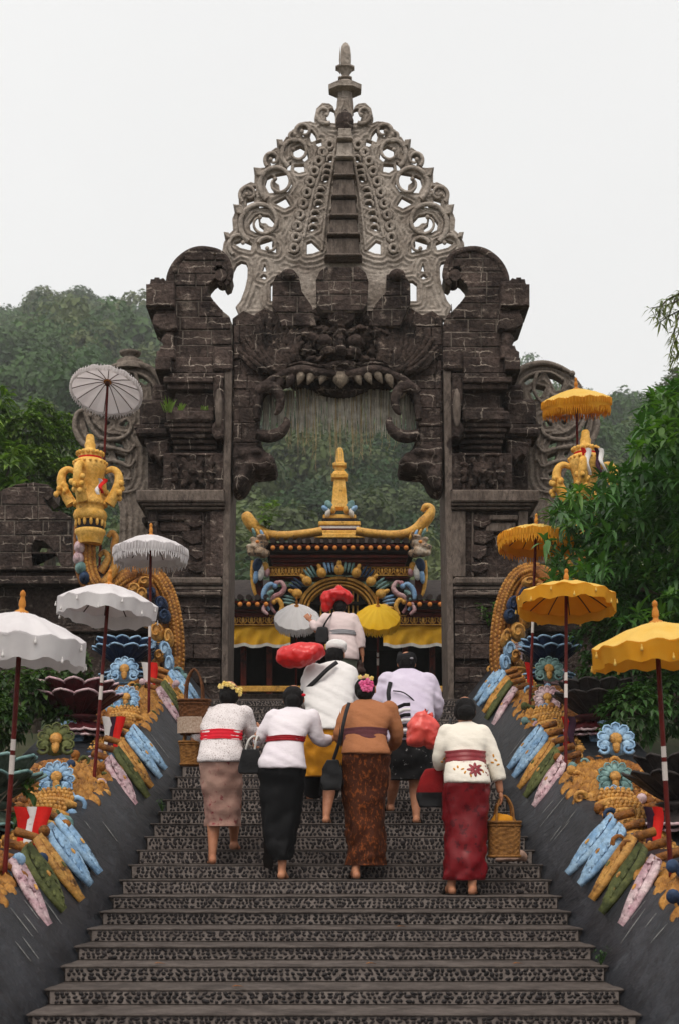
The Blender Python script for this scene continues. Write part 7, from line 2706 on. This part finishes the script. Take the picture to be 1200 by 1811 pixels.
for i, (Y, (p, d, L_, W_), fr) in enumerate(cand):
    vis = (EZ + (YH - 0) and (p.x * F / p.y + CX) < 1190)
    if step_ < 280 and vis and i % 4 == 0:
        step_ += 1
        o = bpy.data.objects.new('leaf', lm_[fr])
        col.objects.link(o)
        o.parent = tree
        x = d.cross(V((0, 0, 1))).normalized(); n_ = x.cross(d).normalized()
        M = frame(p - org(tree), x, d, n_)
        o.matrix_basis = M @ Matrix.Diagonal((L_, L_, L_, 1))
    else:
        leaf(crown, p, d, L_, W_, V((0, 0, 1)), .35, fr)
# dark inner mass
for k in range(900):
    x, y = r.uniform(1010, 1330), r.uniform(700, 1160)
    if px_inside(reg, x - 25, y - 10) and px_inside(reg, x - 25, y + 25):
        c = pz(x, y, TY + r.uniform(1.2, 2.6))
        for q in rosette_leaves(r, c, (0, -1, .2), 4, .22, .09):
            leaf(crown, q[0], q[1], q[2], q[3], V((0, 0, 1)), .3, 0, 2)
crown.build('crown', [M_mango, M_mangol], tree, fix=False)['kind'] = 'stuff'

def small_tree(name, label, base, blobs, n, L_, W_, mts, seed, trunk=.12, cat_='tree', group=None, dens=1.0, per=6, droop=.4, stems=None):
    """blobs: (px, py, rx, ry, Y) clumps of leaf rosettes on limbs"""
    r = random.Random(seed)
    t = empty(name, base, label, cat_, group)
    m = MB()
    for i, (x, y, rx, ry, Y) in enumerate(blobs):
        e = pz(x, y, Y)
        mid = V(base).lerp(e, .55) + V((r.uniform(-.2, .2), r.uniform(-.1, .1), .2))
        limb(m, [V(base) + V((r.uniform(-.05, .05), 0, 0)), mid, e], trunk * (.9 if i else 1), trunk * .14)
    m.build('trunk' if cat_ == 'tree' else 'stems', M_bark, t)
    m = MB()
    tot = sum(b[2] * b[3] for b in blobs)
    for x, y, rx, ry, Y in blobs:
        k = int(n * rx * ry / tot)
        c0 = pz(x, y, Y)
        sx, sz = rx * Y / F, ry * Y / F
        for i in range(k):
            d = V((r.gauss(0, 1), r.gauss(-.35, 1), r.gauss(.25, 1))).normalized()
            rad = r.uniform(.55, 1.0) ** .6
            lump = 1 + .25 * noise.noise(d * 2.2 + V((x, y, 0)) * .1)
            c = c0 + V((d.x * sx * rad * lump, d.y * sx * .8 * rad, d.z * sz * rad * lump))
            for q in rosette_leaves(r, c, d + V((0, 0, .4)), per, L_, W_):
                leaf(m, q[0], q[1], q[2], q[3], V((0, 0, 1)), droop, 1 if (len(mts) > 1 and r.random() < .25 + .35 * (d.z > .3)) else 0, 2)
    m.build('crown' if cat_ == 'tree' else 'leaves', mts, t, fix=False)['kind'] = 'stuff'
    return t
M_bright2 = leafmat('mid_green_leaf', (.045, .095, .018), (.095, .16, .035), s=1.2, rough=.5, trans=.28, isl=.45)
small_tree('bushy_tree', 'bright yellow green tree behind the dark wall on the left', V((-6.0, 27.5, ZL - .4)), [(48, 770, 52, 42, 27), (95, 790, 50, 42, 27.5), (120, 850, 40, 40, 27), (60, 840, 60, 50, 26.8), (-10, 760, 40, 50, 27), (20, 900, 60, 50, 27.2), (100, 905, 60, 50, 27.5), (70, 730, 26, 22, 27.3), (110, 750, 24, 18, 27.6), (-60, 840, 60, 80, 27)], 2300, .12, .07, [M_bright2, M_bright], 5)
small_tree('young_tree', 'small leafy tree at the left frame edge with large fresh leaves', V((-5.9, 22.6, ZL - .4)), [(0, 840, 40, 32, 22.4), (22, 806, 22, 18, 22.6), (-40, 760, 40, 60, 22.6), (-2, 700, 12, 22, 22.6), (40, 862, 22, 14, 22.3), (-20, 880, 50, 40, 22.5)], 110, .26, .085, [M_bright2, M_bright], 6, trunk=.07, per=9)
small_tree('garden_shrub', 'dark green hedge shrub behind the left white umbrellas', V((-3.75, 14.0, zs(14) - .3)), [(30, 1230, 60, 46, 14.2), (80, 1215, 40, 40, 14.8), (0, 1280, 50, 40, 13.4), (105, 1260, 30, 40, 14.4), (-40, 1240, 60, 60, 13.8), (130, 1180, 30, 36, 15.6)], 700, .085, .05, [M_shrub, M_bright2], 7, trunk=.03, cat_='shrub', group='garden shrubs')
small_tree('garden_shrub', 'small shrub low on the left edge between two green lotus stands', V((-2.9, 10.3, zs(10.3) + .2)), [(40, 1440, 10, 16, 10.5), (48, 1395, 10, 12, 10.6), (36, 1372, 8, 8, 10.6)], 22, .075, .045, [M_shrub, M_bright2], 8, trunk=.012, cat_='shrub', group='garden shrubs')
small_tree('garden_shrub', 'shadowed shrub under the tree behind the right yellow umbrellas', V((4.1, 15.0, zs(15) - .3)), [(1060, 1130, 50, 40, 15.3), (1130, 1180, 70, 60, 15), (1190, 1240, 60, 60, 14.4), (1100, 1090, 60, 40, 15.8), (1060, 1200, 40, 50, 15), (1230, 1180, 60, 80, 14.8), (1120, 1260, 60, 50, 14)], 900, .09, .05, [M_mango, M_shrub], 9, trunk=.03, cat_='shrub', group='garden shrubs')
# sprig of a taller tree that hangs into the frame at the upper right
r = random.Random(8)
t = empty('slender_tree', (4.3, 13.2, zs(13.2) - .4), 'thin olive leaved branch hanging into the frame at the upper right', 'tree')
m, lv = MB(), MB()
limb(m, [V((4.3, 13.2, zs(13.2) - .5)), V((4.2, 13.2, 4.0)), pz(1330, 560, 13.1), pz(1290, 430, 13)], .09, .03)
for pts in ([(1290, 440), (1240, 500), (1190, 535), (1148, 545)], [(1300, 480), (1250, 540), (1205, 580), (1186, 625)], [(1240, 500), (1210, 510), (1195, 525), (1182, 560)], [(1250, 500), (1215, 540), (1180, 560), (1164, 572)], [(1230, 545), (1210, 600), (1200, 625), (1190, 636)], [(1200, 520), (1180, 530), (1170, 540), (1158, 560)], [(1215, 545), (1200, 560), (1192, 585), (1190, 605)]):
    pp = cat([pz(x, y, 13 + r.uniform(-.1, .1)) for x, y in pts], 5)
    m.tube(pp, [lerp(.012, .003, i / (len(pp) - 1)) for i in range(len(pp))], 5)
    for i, p in enumerate(pp):
        for k in range(3):
            leaf(lv, p, (r.uniform(-1, .6), r.uniform(-.8, .5), r.uniform(-.7, .25)), r.uniform(.07, .12), .022, V((0, 0, 1)), .5, 0, 2)
m.build('trunk', M_bark, t)
lv.build('crown', [M_sprig], t, fix=False)['kind'] = 'stuff'
# flat-topped tree on the right-hand ridge
fy = 140.
b = pz(1215, 740, fy)
t = empty('spreading_tree', b, 'hazy flat topped tree on the ridge at the right edge', 'tree')
m, lv = MB(), MB()
for (x, y) in ((1180, 672), (1210, 655), (1240, 665), (1165, 690), (1195, 660)):
    limb(m, [b, b.lerp(pz(x, y, fy), .5) + V((0, 0, .6)), pz(x, y, fy)], .22, .05)
for (x, y, rx, ry) in ((1172, 682, 16, 6), (1188, 668, 18, 7), (1206, 652, 22, 8), (1235, 650, 26, 10), (1165, 694, 14, 5), (1200, 685, 20, 6), (1225, 672, 20, 8), (1192, 656, 10, 4), (1182, 700, 18, 8), (1215, 700, 24, 12)):
    for k in range(90):
        p = pz(x + r.gauss(0, .5) * rx, y + r.gauss(0, .5) * ry, fy + r.uniform(-1.5, 1.5))
        leaf(lv, p, (r.uniform(-1, 1), r.uniform(-1, 1), r.uniform(-.2, .4)), .42, .26, V((0, 0, 1)), .1, 0, 2)
m.build('trunk', M_bark, t)
lv.build('crown', [M_forest[1]], t, fix=False)['kind'] = 'stuff'
# weeds rooted in the masonry and beside the steps
def weed(label, p, n, h, mt, seed, grass=False, spread=.5):
    r = random.Random(seed)
    t = empty('weed', p, label, 'weed', 'weeds in the masonry')
    m = MB()
    for k in range(n):
        d = V((r.uniform(-spread, spread), r.uniform(-spread, .2), 1))
        if grass:
            leaf(m, p + V((r.uniform(-.05, .05), 0, 0)), d, h * r.uniform(.6, 1.1), .016, V((0, -1, 0)), .3, 0, 3)
        else:
            e = p + d * h * r.uniform(.3, 1)
            m.tube([p, e], .003, 4)
            for q in rosette_leaves(r, e, d + V((0, -.6, 0)), 5, h * .28, h * .15):
                leaf(m, *q, V((0, 0, 1)), .3, 0, 2)
    m.build('leaves', mt, t, fix=False)
gq = g(301, 738)
weed('tuft of green grass on the left cornice of the gate beside the wing', V((gq[0], YG - .2, gq[1])), 26, .30, M_bright, 1, True)
gq = g(322, 731)
weed('short green grass tuft further right on the left cornice of the gate', V((gq[0], YG - .12, gq[1])), 16, .14, M_bright, 2, True)
gq = g(364, 731)
weed('small green sprout on the left cornice nearest the opening', V((gq[0], YG - .12, gq[1])), 12, .10, M_bright, 3, True)
gq = g(862, 1108)
weed('leafy green weed growing out of the base of the right gate pier', V((gq[0], YG - .06, gq[1])), 12, .30, M_mangol, 4)
p = pz(1052, 1700, 0); 
weed('small green weed at the right end of a low step', V((XC + HW - .03, yk(2) + .08, ZK[2])), 9, .09, M_shrub, 5)
weed('small green weed at the left end of a middle step', V((XC - HW + .03, yk(12) + .08, ZK[12])), 9, .09, M_shrub, 6)
a = gp(476, 956)
weed('yellow green weed sprouting on the pavilion roof', V((a[0], YP - .5, a[1])), 12, .55, M_bright, 7, False, .35)

# a few fallen leaves and petals on the steps
M_fall = mat('fallen_leaf', G_(150, 84, 40), G_(176, 120, 60), s=20, rough=.7, bump=0)
r = random.Random(12)
for px, k, lb in ((645, 2, 'small orange fallen leaf near the middle of a low step'), (272, 2, 'small brown fallen leaf on the left half of a low step'), (700, 4, 'fallen leaf on a low step below the woman in maroon'), (410, 1, 'fallen leaf near the left on the second lowest step'), (905, 2, 'fallen leaf towards the right end of a low step')):
    Y = yk(k) + .03
    m = MB()
    leaf(m, ((px - CX) * Y / F, Y, ZK[k] + .012), (1, .3, .05), .075, .03, V((0, 0, 1)), .1, 0, 3)
    o = m.build('fallen_leaf', M_fall, origin=((px - CX) * Y / F, Y, ZK[k]), fix=False)
    tagit(o, lb, 'leaf', 'fallen leaves on the stairs')
